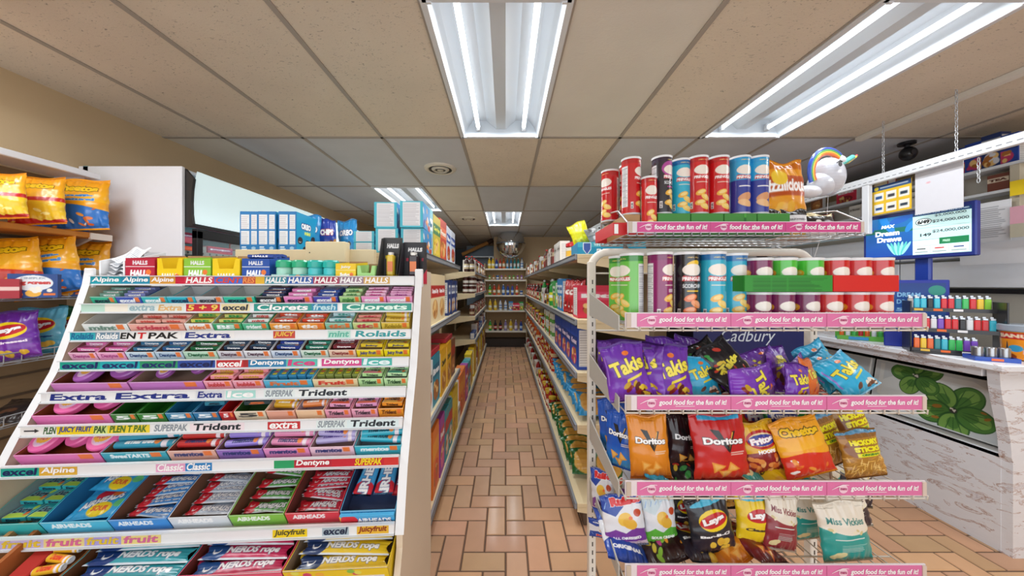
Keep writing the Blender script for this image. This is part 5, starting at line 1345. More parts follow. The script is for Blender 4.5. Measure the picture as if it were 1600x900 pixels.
B = {
 'takis': (takis(), '#5a2890', .17, .23), 'takis_blue': (takis('#2ab0dc'), '#2090b8', .17, .23), 'takis_orange': (takis('#e8742c'), '#c85c1c', .15, .21),
 'takis_dark': (dark_bag(), '#17161c', .18, .24), 'dor_orange': (doritos('#e08a1c', '#c87014'), '#c87014', .19, .25), 'dor_black': (doritos('#2a1418', '#3c1c1c'), '#201014', .17, .24),
 'dor_red': (doritos('#c41c20', '#d83c20'), '#a81418', .20, .25), 'dor_blue': (doritos('#1c54b4', '#38a8dc'), '#1c4498', .18, .25), 'fritos': (fritos(), '#c8941c', .16, .23),
 'kurkure': (kurkure(), '#14602a', .15, .22), 'cheetos_crunch': (cheetos('#d8301c', .18, .24), '#e8940c', .18, .24), 'hickory': (hickory(), '#8c6020', .16, .23),
 'ruffles': (ruffles(), '#c8ccd8', .19, .26), 'ruffles_green': (ruffles('#5cb03c', .16, .24, 'SOUR CREAM', '#cfe0e8', False), '#c8d8c8', .16, .24), 'ruffles_blue': (ruffles('#2448a4', .19, .26, 'ORIGINAL'), '#2448a4', .19, .26),
 'lays_bbq': (lays('#23252e', .18, .25, 'Lays', '#2c2430', 'Bar-B-Q'), '#1c1c24', .18, .25), 'lays_yellow': (lays('#f0cc1c', .17, .25, 'Lays', None, 'Classic', '#3c3020'), '#d8b414', .17, .25),
 'lays_purple': (lays('#6a2c9c', .22, .28, 'Lays', '#7c34a8', 'All dressed', '#fff0ff', False), '#5a2488', .22, .28), 'lays_sky': (lays('#68bcd8', .20, .28, 'Lays', '#4ca8c8', 'salt vinegar', '#1c4c8c', False), '#4c9cb8', .20, .28), 'lays_green': (lays('#1c7048', .22, .28, 'Lays', '#145c38', '', '#ffffff', False), '#145838', .22, .28),
 'vickie_teal': (vickie('#2a9c94'), '#d8d0c0', .18, .25), 'vickie_maroon': (vickie('#94303a', tc='#7c2430'), '#d8d0c0', .17, .25), 'vickie_dark': (vickie('#2a2838', txt='comfort', tc='#2a2838'), '#d8d0c0', .18, .25),
 'dor_red2': (doritos('#7c1820', '#541018', chip='#c85c2c'), '#541018', .18, .22), 'gummy_dark': (dark_bag(.2, .24, '#2c1414', ('#e8942c', '#d8c43c', '#c83c8c', '#8cc43c'), 'jujubes', '#f0e0d0'), '#1c1010', .20, .24),
 'cheetos_big': (cheetos('#2c74c4', .25, .32, 'puffs'), '#e8940c', .25, .32), 'cheetos_hot': (cheetos('#d8a81c', .25, .32, '', True), '#e8940c', .25, .32), 'cheetos_red': (cheetos('#c83420', .25, .32), '#e8940c', .25, .32),
}
BG = {k: bag('chip_bag', v[2], v[3], {'lays_purple': .09, 'cheetos_big': .10, 'cheetos_hot': .10, 'cheetos_red': .1, 'lays_sky': .09, 'lays_green': .09}.get(k, .065), v[0], v[1], seed=j + 3) for j, (k, v) in enumerate(B.items())}
def putbag(kind, px0, px1, pytop, z, d, label, lean=10, roll=0, yaw=0, group=None):
    """stand a bag on a shelf of height z, about d metres away, leaning back"""
    if px0 > 900 and d < 1.365 and z < 1.2: z = min(SHZ, key=lambda q_: abs(q_ - z)) - (.021 if z > .9 else .010)
    if pytop == 0 and px0 > 900: c_ = (px0 + px1) / 2; hw_ = B[kind][2] * FPX / d / 2; px0, px1 = c_ - hw_, c_ + hw_
    w, h = B[kind][2:4]; xc = X((px0 + px1) / 2, d); s = (px1 - px0) / FPX * d / w / (abs(math.cos(R(yaw))) + .25 * abs(math.sin(R(yaw))))
    hh = (Z(pytop, d) - z) / h if pytop else 1.0
    if px0 > 900: z += abs(math.sin(R(roll))) * w * s * .46 if z < 1.2 else 0
    o = BG[kind].use((xc, d, z), (0, 0, 0), label, group, (s, (s + hh) / 2, hh / max(.5, math.cos(R(lean)))))
    o.rotation_euler = (Matrix.Rotation(R(yaw), 3, 'Z') @ Matrix.Rotation(R(-lean), 3, 'X') @ Matrix.Rotation(R(roll), 3, 'Y')).to_euler()
    return o

# second shelf of the snack rack
z = SHZ[1] + .0
for q in range(6): putbag('takis', 934 + q * 8, 992 + q * 8, 537 + q * 1.0, z, 1.27 - q * .036, f'purple chip bag edge-on, {ORD[q]} in the queue at the rack upright', 8, -8, -60)
putbag('takis', 953, 1022, 543, z, 1.045, 'upright purple chip bag with yellow lettering, beside the rack upright', 9, -10, -6)
putbag('takis', 1014, 1086, 543, z, 1.05, 'upright purple chip bag, second from the rack upright', 8, -3, 2)
putbag('takis', 1000, 1060, 532, z, 1.22, 'purple chip bag standing behind the two upright purple ones', 8, 10, 8)
putbag('takis', 1040, 1100, 536, z, 1.27, 'purple chip bag at the back, beside the blue panelled one', 10, 18, 4)
o = putbag('takis_blue', 1076, 1128, 562, z, 1.10, 'half hidden turquoise chip bag between purple and black ones', 14, -6, 0)
for q, (a, b, t) in enumerate(((1102, 1160, 546), (1118, 1182, 552), (1140, 1200, 545))): putbag('takis_dark', a, b, t, z, 1.20 - q * .06, f'black chip bag with coloured flecks, {ORD[q]} of three leaning together', 22, -32, -6)
def heap(kind, px, py, d, rot, label, s=1.0, group=None):
    o = BG[kind].use((X(px, d), d, Z(py, d)), rot, label, group, s)
    return o
heap('takis', 1150, 590, 1.24, (-74, 24, 10), 'purple chip bag lying flat at the back of the heap', .9)
heap('takis', 1200, 600, 1.18, (-62, -40, 60), 'purple chip bag tumbled in the middle of the heap', .95)
heap('takis', 1200, 590, 1.22, (-40, 84, 8), 'purple chip bag lying sideways on top of the heap', 1.0)
heap('takis', 1232, 606, 1.12, (-48, 70, -20), 'purple chip bag slumped beside the orange one', .8)
o = heap('takis', 1140, 612, 1.03, (-18, 84, -4), 'purple chip bag lying on its side at the shelf front', .82)
heap('takis', 1170, 618, 1.12, (-66, 8, 20), 'purple chip bag lying under the sideways one', 1.0)
heap('takis', 1222, 618, 1.20, (-50, -20, -30), 'purple chip bag propped at the back near the turquoise ones', 1.0)
heap('takis_dark', 1190, 612, 1.05, (-62, -20, 35), 'black chip bag at the bottom of the heap', .85)
heap('takis', 1246, 630, 1.03, (-12, 12, 8), 'small purple chip bag standing at the shelf front beside the orange one', .55)
putbag('takis_orange', 1248, 1292, 566, z, 1.09, 'orange chip bag between purple and turquoise ones', 14, 10, 30)
putbag('takis_blue', 1255, 1325, 548, z, 1.22, 'turquoise chip bag at the back of the shelf end', 16, -18, 10)
putbag('takis_blue', 1285, 1350, 570, z, 1.14, 'turquoise chip bag, middle one at the shelf end', 34, -28, 0)
putbag('takis_blue', 1315, 1392, 578, z, 1.06, 'front turquoise chip bag with yellow lettering at the shelf end', 38, -24, 0)

# third shelf
z = SHZ[2] + .002
putbag('dor_blue', 938, 984, 632, z, 1.22, 'blue tortilla chip bag squeezed beside the rack upright', 10, -8, -38)
putbag('dor_blue', 947, 992, 650, z, 1.12, 'second blue tortilla chip bag beside the rack upright', 10, -4, -45)
putbag('dor_orange', 985, 1050, 652, z, 1.06, 'orange tortilla chip bag with white lettering', 6, -3, -4)
putbag('dor_black', 1042, 1096, 652, z, 1.12, 'dark brown tortilla chip bag behind the orange and red ones', 6, 2, 4)
putbag('dor_red', 1084, 1176, 652, z, 1.05, 'large red tortilla chip bag with blue top banner', 8, -2, 2)
putbag('fritos', 1160, 1215, 0, z, 1.20, 'yellow corn hoop bag at the back', 6, 0, 0)
putbag('fritos', 1168, 1226, 666, z + .015, 1.08, 'yellow and maroon corn hoop bag beside the red tortilla bag', 8, -8, 0)
putbag('kurkure', 1205, 1262, 634, z, 1.13, 'green snack bag with blue badge behind the yellow one', 8, -4, 0)
putbag('cheetos_crunch', 1228, 1312, 666, z, 1.05, 'yellow and red cheese puff bag tilted on the third shelf', 12, -12, 0)
putbag('hickory', 1278, 1336, 655, z, 1.12, 'brown stick snack bag half hidden behind', 12, -12, 8)
putbag('hickory', 1318, 1378, 636, z, 1.18, 'brown stick snack bag at the back of the third shelf', 10, -14, 0)
putbag('hickory', 1322, 1388, 678, z, 1.06, 'brown stick snack bag with yellow lettering at the shelf end', 10, -6, 0)
for q, (px, c_) in enumerate(((1040, 'takis_blue'), (1085, 'takis_dark'), (1195, 'vickie_teal'), (1240, 'lays_yellow'))): heap(c_, px, 757, 1.04, (-84, 20 * (-1) ** q, 10 * q), f'{["turquoise", "black", "teal and cream", "yellow"][q]} bag lying flat under the standing bags, third shelf', .8)
# fourth shelf
z = SHZ[3] + .002
putbag('ruffles', 926, 962, 742, z, 1.25, 'purple and white ridged chip bag squeezed beside the rack upright', 6, -8, -48)
putbag('ruffles', 946, 1014, 782, z, 1.10, 'purple and white ridged chip bag with red lettering', 8, -7, -6)
putbag('ruffles_green', 1008, 1062, 775, z, 1.11, 'green and white ridged chip bag', 6, -4, 2)
putbag('lays_bbq', 1050, 1100, 766, z, 1.18, 'black chip bag half hidden behind', 6, -4, 0)
putbag('lays_bbq', 1082, 1156, 783, z, 1.07, 'black barbecue chip bag with round yellow and red badge', 8, -8, 4)
putbag('lays_yellow', 1150, 1213, 775, z, 1.10, 'yellow chip bag with red badge', 8, 3, 0)
putbag('vickie_maroon', 1192, 1245, 778, z + .01, 1.08, 'maroon and cream chip bag leaning on the yellow one', 8, 8, 0)
putbag('vickie_teal', 1238, 1298, 778, z, 1.13, 'teal and cream chip bag behind the front teal one', 6, -6, 0)
putbag('vickie_dark', 1296, 1366, 770, z, 1.17, 'dark and cream chip bag at the back of the fourth shelf', 8, -8, 0)
putbag('vickie_teal', 1286, 1366, 792, z, 1.04, 'teal and cream chip bag standing in front at the shelf end', 8, -4, 0)
for q, (px, c_) in enumerate(((985, 'ruffles_blue'), (1055, 'gummy_dark'), (1110, 'lays_bbq'), (1165, 'dor_orange'), (1215, 'dor_red2'))): heap(c_, px, 882, 1.035, (-84, 16 * (-1) ** q, 6 * q), f'{["blue", "dark jelly candy", "black", "orange", "dark red"][q]} bag lying flat under the standing bags, fourth shelf', .8)
zz2, zz3, zz4 = SHZ[1] + .03, SHZ[2] + .035, SHZ[3] + .035
for kk, a_, b_, t_, z_, d_, lb in (('dor_orange', 1010, 1062, 0, zz3, 1.27, 'orange tortilla bag at the back, beside the dark brown one'), ('dor_black', 1055, 1108, 0, zz3, 1.29, 'dark brown tortilla bag at the very back'), ('dor_red', 1110, 1170, 0, zz3, 1.28, 'red tortilla bag behind the large red one'),
    ('kurkure', 1222, 1272, 0, zz3, 1.29, 'green snack bag at the very back'), ('takis_dark', 1262, 1300, 0, zz3, 1.28, 'black snack bag between green and brown bags'), ('hickory', 1300, 1350, 0, zz3, 1.30, 'brown stick snack bag in the rear row'),
    ('ruffles', 980, 1030, 0, zz4, 1.27, 'ridged chip bag in the rear row, fourth shelf'), ('lays_bbq', 1100, 1150, 0, zz4, 1.28, 'black barbecue chip bag in the rear row'), ('lays_yellow', 1165, 1215, 0, zz4, 1.28, 'yellow chip bag in the rear row'), ('vickie_maroon', 1210, 1260, 0, zz4, 1.29, 'maroon and cream chip bag in the rear row'), ('vickie_teal', 1262, 1310, 0, zz4, 1.28, 'teal and cream chip bag in the rear row'), ('vickie_dark', 1312, 1350, 0, zz4, 1.29, 'dark and cream chip bag in the rear row'),
    ):
    putbag(kk, a_, b_, t_, z_, d_, lb, 6, rnd.uniform(-6, 6), rnd.uniform(-6, 6))
for q, px in enumerate((1010, 1130, 1250, 1300)): heap(['dor_blue', 'lays_bbq', 'ruffles_green', 'vickie_maroon'][q], px, 735, 1.10, (-80, 70, 12 * q), f'{["blue", "black", "green and white", "maroon"][q]} bag lying under the bags of the third shelf', .75)
# bottom shelf, only its tops peep in
putbag('ruffles_blue', 918, 968, 842, .24, 1.22, 'bright blue ridged chip bag on the lowest shelf beside the upright', 8, -8, -30)

# ------------------------------------------------------------------ crisp cans
CANS = {'red': can('crisps_can', 'red', '#d0181e'), 'purple': can('crisps_can', 'purple', '#8c1c66', flip=.10), 'green': can('crisps_can', 'green', '#6cc44c', flip=-.1), 'green2': can('crisps_can', 'green', '#6cc44c', flip=-.22),
        'black': can('crisps_can', 'black', '#1c1e24'), 'scorch': can('crisps_can', 'scorch', '#26222c', flip=.1), 'teal': can('crisps_can', 'teal', '#2ab4d4'), 'blue': can('crisps_can', 'blue', '#2ca8dc'), 'redl': can('crisps_can', 'red', '#c8161c', flip=-.16), 'redr': can('crisps_can', 'red', '#c8161c', flip=.14)}
SM = {'purple': can('small_crisps_can', 'purple', '#7c1c58', True), 'green': can('small_crisps_can', 'green', '#4cc43c', True), 'red': can('small_crisps_can', 'red', '#d0181e', True)}
def putcan(pr, px, d, z, label, yaw=0, s=1.0, group=None): return pr.use((X(px, d), d, z), (0, 0, yaw), label, group, s)
z = SHZ[0] - .018
for px, d, k, lb in ((968, 1.20, 'green', 'green crisps can, foremost at the rack upright'), (987, 1.10, 'green2', 'green crisps can showing its white nutrition panel'), (1031, 1.06, 'purple', 'purple crisps can on the rack top shelf'),
                     (1073, 1.06, 'black', 'black and yellow spicy crisps can'), (1113, 1.05, 'teal', 'turquoise crisps can with dark blue top'), (1147, 1.10, 'teal', 'turquoise crisps can with red top, beside the short cans')):
    putcan(CANS[k], px, d, z, lb, 0, 1.0)
# two tiers of short cans in trays
zc = SHZ[0] - .018
def can_tray(name, label, px0, px1, d, z, col, txt=None, h=.052):
    x0, x1 = X(px0, d), X(px1, d); m = MB()
    w = x1 - x0; m.box(((x0 + x1) / 2, d + .05, z + .002), (w, .10, .003), col); 
    for yy in (d, d + .10): m.box(((x0 + x1) / 2, yy, z + h / 2), (w, .002, h), col)
    for xx in (x0, x1): m.box((xx, d + .05, z + h / 2), (.002, .10, h), col)
    if txt:
        a = Art(w, h, col, 420); a.lines(.10, .1, .95, .85, 9, txt, .35); a.rect(.48, 0, .5, 1, col); a.rect(.3, 0, .31, 1, col); m.art((x0, d - .0012, z), (w, 0, 0), (0, 0, h), a)
    return tag(m.build(name, M_CARD), label, 'tray')
for q, (px, k) in enumerate(((1183, 'purple'), (1219, 'purple'), (1257, 'purple'), (1292, 'red'), (1332, 'red'), (1369, 'red'))):
    putcan(SM[k], px, 1.07, zc, f'short {k} crisps can, {ORD[q]} of the lower six from the tall cans', 4 * (q % 3 - 1))
zt = zc + .1065
can_tray('can_tray', 'flat green card tray printed with small text, carrying short cans', 1163, 1300, 1.02, zt, '#2c9430', '#14641c')
can_tray('can_tray', 'flat red card tray carrying short red cans', 1302, 1404, 1.025, zt, '#d81c14', None)
for q, (px, k) in enumerate(((1185, 'purple'), (1222, 'green'), (1263, 'green'), (1302, 'red'), (1336, 'red'), (1370, 'red'))):
    putcan(SM[k], px, 1.068, zt + .005, f'short {k} crisps can, {ORD[q]} of the upper six from the tall cans', 5 * (q % 3 - 1), 1.0)
# on the chrome top shelf
z = TZZ - .026
rs_ = carton('seaweed_box', .128, .10, .085, None, '#3c8c34', None, '#58b44c')
for q in range(4): rs_.use((.665 + q * .131, 1.262, z), (0, 0, 0), f'low green carton under the crisps cans, {ORD[q]} from the red tray')
cb = carton('card_box', .062, .28, .085, None, '#b08a58', None, '#c29a66')
for q in range(2): cb.use((.512 + q * .066, 1.29, z + .002), (0, 0, 0), f'brown card block under the red cans, {"nearer the gondola" if q == 0 else "nearer the green cartons"}')
zr = z + .0865
for px, d, k, lb, dz in ((1090, 1.31, 'red', 'red crisps can with orange top, beside the turquoise one', 0), (1122, 1.31, 'red', 'red crisps can with orange top beside the blue ones', 0), (1155, 1.31, 'blue', 'blue crisps can beside the red ones', 0), (1183, 1.31, 'blue', 'blue crisps can beside the orange pouch', 0),
                     (1034, 1.31, 'scorch', 'black and purple spicy crisps can', 0), (1063, 1.33, 'teal', 'turquoise crisps can beside the black and purple one', -.004), (986, 1.33, 'redr', 'red crisps can, front one of the red tray', .002), (982, 1.45, 'redl', 'red crisps can behind the front one of the red tray', .02), (953, 1.47, 'redl', 'red crisps can at the gondola side of the tray', .002)):
    putcan(CANS[k], px, d, zr + dz, lb, 0, 1.0)
putcan(CANS['red'], 1014, 1.285, z + .003, 'lower red crisps can between the tray and the black and purple can', 0, (.78, .78, .98))
for q, (px, d, k) in enumerate(((1090, 1.39, 'red'), (1058, 1.41, 'teal'), (1034, 1.39, 'scorch'))): pass
def tallstack(px, d, label): putcan(CANS['red' if 'red' in label else 'scorch'], px, d, z, label)
m = MB(); x0, x1 = X(957, 1.28), X(1020, 1.28)
for yy in (1.272, 1.52): m.box(((x0 + x1) / 2, yy, z + .025), (x1 - x0, .002, .05), '#cc1c20')
m.box((x0, 1.395, z + .025), (.002, .25, .05), '#cc1c20'); m.box((x1, 1.395, z + .025), (.002, .25, .05), '#cc1c20'); m.quad((x0 + .004, 1.2705, z + .006), (x0 + .02, 1.2705, z + .006), (x0 + .02, 1.2705, z + .044), (x0 + .004, 1.2705, z + .044), '#f4f4f0')
tag(m.build('can_tray', M_CARD), 'red card tray holding red crisps cans on the chrome shelf', 'tray')
# orange pouch, seaweed packs
a = Art(.19, .20, '#e89a1c', 430); a.rect(0, .88, 1, .96, '#c86c14'); a.rect(0, .52, 1, .78, '#b84c14'); a.text('lizzilicious', .46, .66, .17, '#ffffff', wide=.9, shear=.25, bold=.04); a.ell(.3, .76, .16, .1, '#f4cc3c'); a.blobs(.1, .05, .9, .45, 10, ['#f0b43c', '#e89c2c'], (.015, .03), .6); a.text('BIG', .78, .3, .12, '#5c2c0c', out=.0015, outc='#f4e0a0')
BG['pouch'] = bag('chip_bag', .19, .20, .07, a, '#c87c14', 21); B['pouch'] = (a, '', .19, .20)
putbag('pouch', 1196, 1262, 248, z, 1.42, 'orange cashew pouch between the blue cans and the balloon', 5)
a = Art(.13, .085, '#1c6c28', 500); a.rect(0, .8, 1, 1, '#4ca83c'); a.text('ORGANIC', .3, .58, .14, '#ffffff', wide=.3, bold=.06); a.text('SEAWEED', .3, .34, .14, '#ffffff', wide=.32, bold=.06); a.text('ALGUES', .75, .58, .14, '#ffffff', wide=.3, bold=.06); a.text('BIOLOGIQUES', .75, .34, .13, '#ffffff', wide=.4, bold=.06); a.rect(0, 0, 1, .12, '#58b84c')
pr = carton('seaweed_box', .13, .09, .085, a, '#2c8c34', None, '#58b44c')
pr.use((X(1182, 1.28), 1.27, z), (0, 0, 8), 'dark green organic seaweed carton in front of the blue cans')
for q, px in enumerate((1070, 1110)):
    b = Art(.13, .08, '#8cc43c', 400); b.blobs(0, 0, 1, 1, 8, ['#2c7c2c', '#e8f0d0'], (.008, .02), .6)
    BG['gp'] = BG.get('gp') or bag('seaweed_pack', .13, .08, .03, b, '#5c9c2c', 33)
    BG['gp'].use((X(px, 1.29), 1.30, z + .012), (-70, 0, 10 - 24 * q), f'flat light green seaweed pack below the {"turquoise" if q == 0 else "red"} can')
for q, (px, lb) in enumerate(((1206, 'white seaweed pouch with black top beside the green carton'), (1248, 'white seaweed pouch with black top, second one'))):
    a = Art(.09, .10, '#e6e6ea', 500); a.rect(0, .76, 1, 1, '#1c1a1e'); a.text('SEAWEED', .5, .58, .09, '#5a5a60', wide=.6); a.ell(.5, .36, .2, .1, '#ee7a34'); a.wave(.15, .06, .6, '#e8c050' if q else '#c8a89a')
    bag('seaweed_pouch', .09, .10, .035, a, '#c8c8cc', 40 + q).use((X(px, 1.28), 1.285, z), (-12, 0, -6), lb, None, 1.1)
a = Art(.11, .08, '#1a1719', 450); a.rect(0, .85, 1, 1, '#e8d8a8'); a.ell(.35, .55, .08, .1, '#f0f0ea'); a.text('MIX', .55, .35, .2, '#e0e0dc', wide=.25); a.rect(0, 0, 1, .14, '#e8e4dc')
pb = bag('dark_pouch', .11, .08, .04, a, '#1c1a1c', 44)
pb.use((X(1286, 1.27), 1.275, z), (-14, 0, 0), 'small black snack pouch at the end of the chrome shelf', None, 1.15)
pb.use((X(1262, 1.40), 1.42, z + .02), (-14, 0, 10), 'small black snack pouch behind the white ones', None, 1.15)
# things lying on the gondola behind it
# ------------------------------------------------------------------ goods on the aisle shelves
def cartart(w, h, bg, band, txt='', tc='#ffffff', blob=None, bandv=(.55, .8), low=None, side=False):
    a = Art(w, h, bg, 260)
    if low: a.rect(0, 0, 1, .12, low)
    if side: a.rect(.12, .08, .88, .92, '#eceae6'); a.lines(.15, .1, .85, .9, 14, '#b8b4b4', .35); return a
    a.rect(0, bandv[0], 1, bandv[1], band)
    if txt: a.text(txt, .5, sum(bandv) / 2, (bandv[1] - bandv[0]) * .5, tc, wide=.8, bold=.06)
    if blob: a.ell(.5, .28, .36, .2, blob); a.blobs(.2, .14, .8, .42, 9, [blob, '#f0c880', '#b06c2c'], (.012, .03), .7)
    return a
PR = {}
def C_(key, w, d, h, bg, band, txt='', tc='#ffffff', blob=None, bandv=(.55, .8), low=None, name='food_carton'):
    PR[key] = (carton(name, w, d, h, cartart(w, h, bg, band, txt, tc, blob, bandv, low), bg, cartart(d, h, bg, band, side=True) if d > .03 else None), w, d, h, name)
C_('teal_cereal', .20, .065, .27, '#8cc8d0', '#e8f0f0', 'shreddies', '#2c6c8c', '#c8743c', name='cereal_box')
C_('yellow_cereal', .20, .06, .26, '#c8b43c', '#3c7c4c', 'Corn Pops', '#f4e84c', '#e8c848', name='cereal_box')
C_('red_cereal', .20, .06, .28, '#c84c38', '#e8784c', 'Froot', '#f4f0e0', '#e89050', name='cereal_box')
C_('blue_cereal', .20, .06, .27, '#d8e0ec', '#2c50a8', 'Flakes', '#ffffff', '#c83c2c', name='cereal_box')
C_('oatmeal', .20, .06, .30, '#ecd8ac', '#c02c28', 'Oatmeal Crisp', '#ffffff', '#d8a464', (.52, .76), name='cereal_box')
C_('corn_flakes', .20, .06, .30, '#eef0ee', '#dfe4e0', 'CORN FLAKES', '#2a2c30', '#d86c2c', (.5, .8), name='cereal_box')
C_('teal_flakes', .20, .06, .31, '#2c8ca4', '#1c6c88', 'Bran', '#ffffff', '#a8642c', name='cereal_box')
C_('cheerios', .20, .06, .31, '#f0b41c', '#f4c42c', 'Cheerios', '#2c2018', '#c87c2c', name='cereal_box')
C_('brown_box', .18, .06, .30, '#8c5a3c', '#b4402c', '', '#ffffff', '#c8844c')
C_('orange_pack', .20, .09, .40, '#e87c2c', '#f09c34', '', '#ffffff', '#d84c1c', name='food_pack')
C_('purple_pack', .16, .08, .38, '#a43c9c', '#c83c4c', 'Fruit', '#ffffff', '#e86c9c', name='food_pack')
C_('teal_pack', .14, .08, .36, '#3c9ca8', '#c8342c', '', '#ffffff', '#e8d8c8', name='food_pack')
C_('yellow_case', .26, .08, .40, '#e8c81c', '#f0d83c', '', '#ffffff', '#d8a81c', name='food_pack')
C_('tall_blue', .10, .08, .27, '#1c3470', '#dfe4ea', 'OREO', '#1c3470', '#e0e0e8', (.6, .85))
C_('brown_carton', .13, .07, .16, '#7c4434', '#e0d0b8', 'TEA', '#5c2c1c')
C_('red_tin', .10, .08, .14, '#a83028', '#e8d4a8', '', '#ffffff')
C_('blue_box_small', .10, .06, .09, '#3c5c9c', '#dfe4ec', '', '#ffffff')
C_('white_box', .14, .08, .17, '#e6e2da', '#c8c4bc', 'rice', '#6c6458', name='food_carton')
C_('navy_box', .17, .10, .26, '#2448a8', '#1c3880', 'Kotex', '#f0d8e8', '#c83c6c', (.5, .75), name='care_box')
C_('sky_box', .12, .07, .25, '#2c84c4', '#e0ecf4', 'aqua', '#1c4c8c', '#ffffff', name='care_box')
C_('green_box', .12, .07, .24, '#3c9c4c', '#e8f0dc', 'tea', '#1c5c2c', '#d8e83c')
C_('red_case', .22, .14, .20, '#d82c48', '#e8486c', 'kit', '#ffffff', '#8c1428', name='food_pack')
def canp(key, body, band, H=.11, r=.036, top='#c0c4c8', name='tin_can'):
    def mk():
        t = thing(name, '', 'can')
        m = MB(); m.lathe([(0, 0), (r, 0), (r, .004), (r, H - .004), (r, H)], n=14, cols=[top, top, body, top]); m.lathe([(r * 1.004, H * .25), (r * 1.004, H * .55)], n=14, cols=band); m.build('can_body', M_CAN, t)
        m = MB(); m.lathe([(r, H), (r - .003, H - .002), (0, H - .002)], n=14, cols=top); m.build('can_lid', M_CAN, t); return t
    PR[key] = (Proto(mk), 2 * r, 2 * r, H, name)
canp('red_can', '#b8281c', '#e8d0a0'); canp('white_can', '#d8d8c8', '#5c9c4c', .12, .045); canp('green_can', '#3c7c3c', '#e8e0a0'); canp('yellow_can', '#c8982c', '#8c3420'); canp('brown_can', '#6c3c2c', '#d8c4a0')
canp('blue_can', '#2c5c9c', '#e8e8ec', .11)
def botp(key, body, lab, cap, H, r, prof=BP, name='bottle', txt=None):
    pr = bottle(name, prof, body, lab, cap, txt, r, H); PR[key] = (pr, 2 * r, 2 * r, H, name)
botp('syrup', '#3c1c14', '#d8c8a0', '#c8302c', .22, .034); botp('green_b', '#2c9c3c', '#e8e840', '#e8e8e8', .26, .036); botp('red_b', '#c8341c', '#f0c890', '#e8e8e8', .26, .036); botp('orange_b', '#d8641c', '#f0e0b0', '#d83c1c', .26, .036)
botp('blue_b', '#2c64b0', '#c8dcf0', '#e8e8ec', .26, .036); botp('navy_b', '#1c3c94', '#8cb4e8', '#d83c3c', .25, .034); botp('yellow_b', '#e8c02c', '#f4e48c', '#dfe3e8', .27, .04); botp('white_b', '#dfe4ea', '#5c94d0', '#2c5cb4', .26, .038); botp('lilac_b', '#9484b8', '#e0d8ec', '#ffffff', .26, .036)
botp('dark_b', '#20202c', '#c83c3c', '#1c1c20', .25, .036); botp('ketchup', '#a8201c', '#e8e0d0', '#e8e8e8', .20, .032); botp('jar_brown', '#4c1c14', '#e8e0d0', '#ece8e0', .12, .04, JP, 'jar'); botp('jar_red', '#a8241c', '#e0d0a0', '#e0c040', .15, .038, JP, 'jar'); botp('jar_yellow', '#d8a82c', '#f0e0a0', '#3c3c3c', .12, .038, JP, 'jar')
botp('spray_y', '#e8d42c', '#f4ec8c', '#c8ccd0', .26, .03); botp('spray_b', '#3c94c8', '#dfe8f0', '#f0f0f0', .26, .03); botp('spray_r', '#c83c2c', '#f0d8c8', '#3c3c3c', .26, .03); botp('aero_t', '#3cb4b8', '#e0f0f0', '#ffffff', .26, .03)
botp('spice', '#b8742c', '#e8d8b8', '#d83c2c', .12, .024); botp('spice_g', '#4c9c3c', '#e8e8a8', '#d83c2c', .13, .024); botp('spice_p', '#8c4c9c', '#e8d8e8', '#e8c83c', .13, .024)
DESC = {'teal_cereal': 'pale teal cereal box', 'yellow_cereal': 'yellow green cereal box', 'red_cereal': 'red orange cereal box', 'blue_cereal': 'white and blue cereal box', 'oatmeal': 'cream cereal box with red band', 'corn_flakes': 'white cereal box with dark lettering', 'teal_flakes': 'deep teal cereal box', 'cheerios': 'bright yellow cereal box', 'brown_box': 'brown cereal carton', 'orange_pack': 'big orange snack pack', 'purple_pack': 'purple snack pack', 'teal_pack': 'teal snack pack with red band', 'yellow_case': 'tall yellow case', 'tall_blue': 'tall navy cookie carton', 'brown_carton': 'brown tea carton', 'red_tin': 'dark red carton', 'blue_box_small': 'small blue carton', 'white_box': 'white carton', 'navy_box': 'royal blue box with pink print', 'sky_box': 'sky blue box', 'green_box': 'green carton', 'red_case': 'red display case',
 'red_can': 'red tin', 'white_can': 'white tin with green band', 'green_can': 'green tin', 'yellow_can': 'yellow tin', 'brown_can': 'brown tin', 'blue_can': 'blue tin', 'syrup': 'dark syrup bottle', 'green_b': 'green cleaner bottle', 'red_b': 'red cleaner bottle', 'orange_b': 'orange cleaner bottle', 'blue_b': 'blue cleaner bottle', 'navy_b': 'navy cleaner bottle', 'yellow_b': 'yellow jug', 'white_b': 'white jug', 'lilac_b': 'lilac bottle', 'dark_b': 'black bottle with red label', 'ketchup': 'red sauce bottle', 'jar_brown': 'brown jar with white lid', 'jar_red': 'red sauce jar', 'jar_yellow': 'yellow jar', 'spray_y': 'yellow spray can', 'spray_b': 'blue spray can', 'spray_r': 'red spray can', 'aero_t': 'turquoise spray can', 'spice': 'orange spice bottle', 'spice_g': 'green spice bottle', 'spice_p': 'purple spice bottle'}
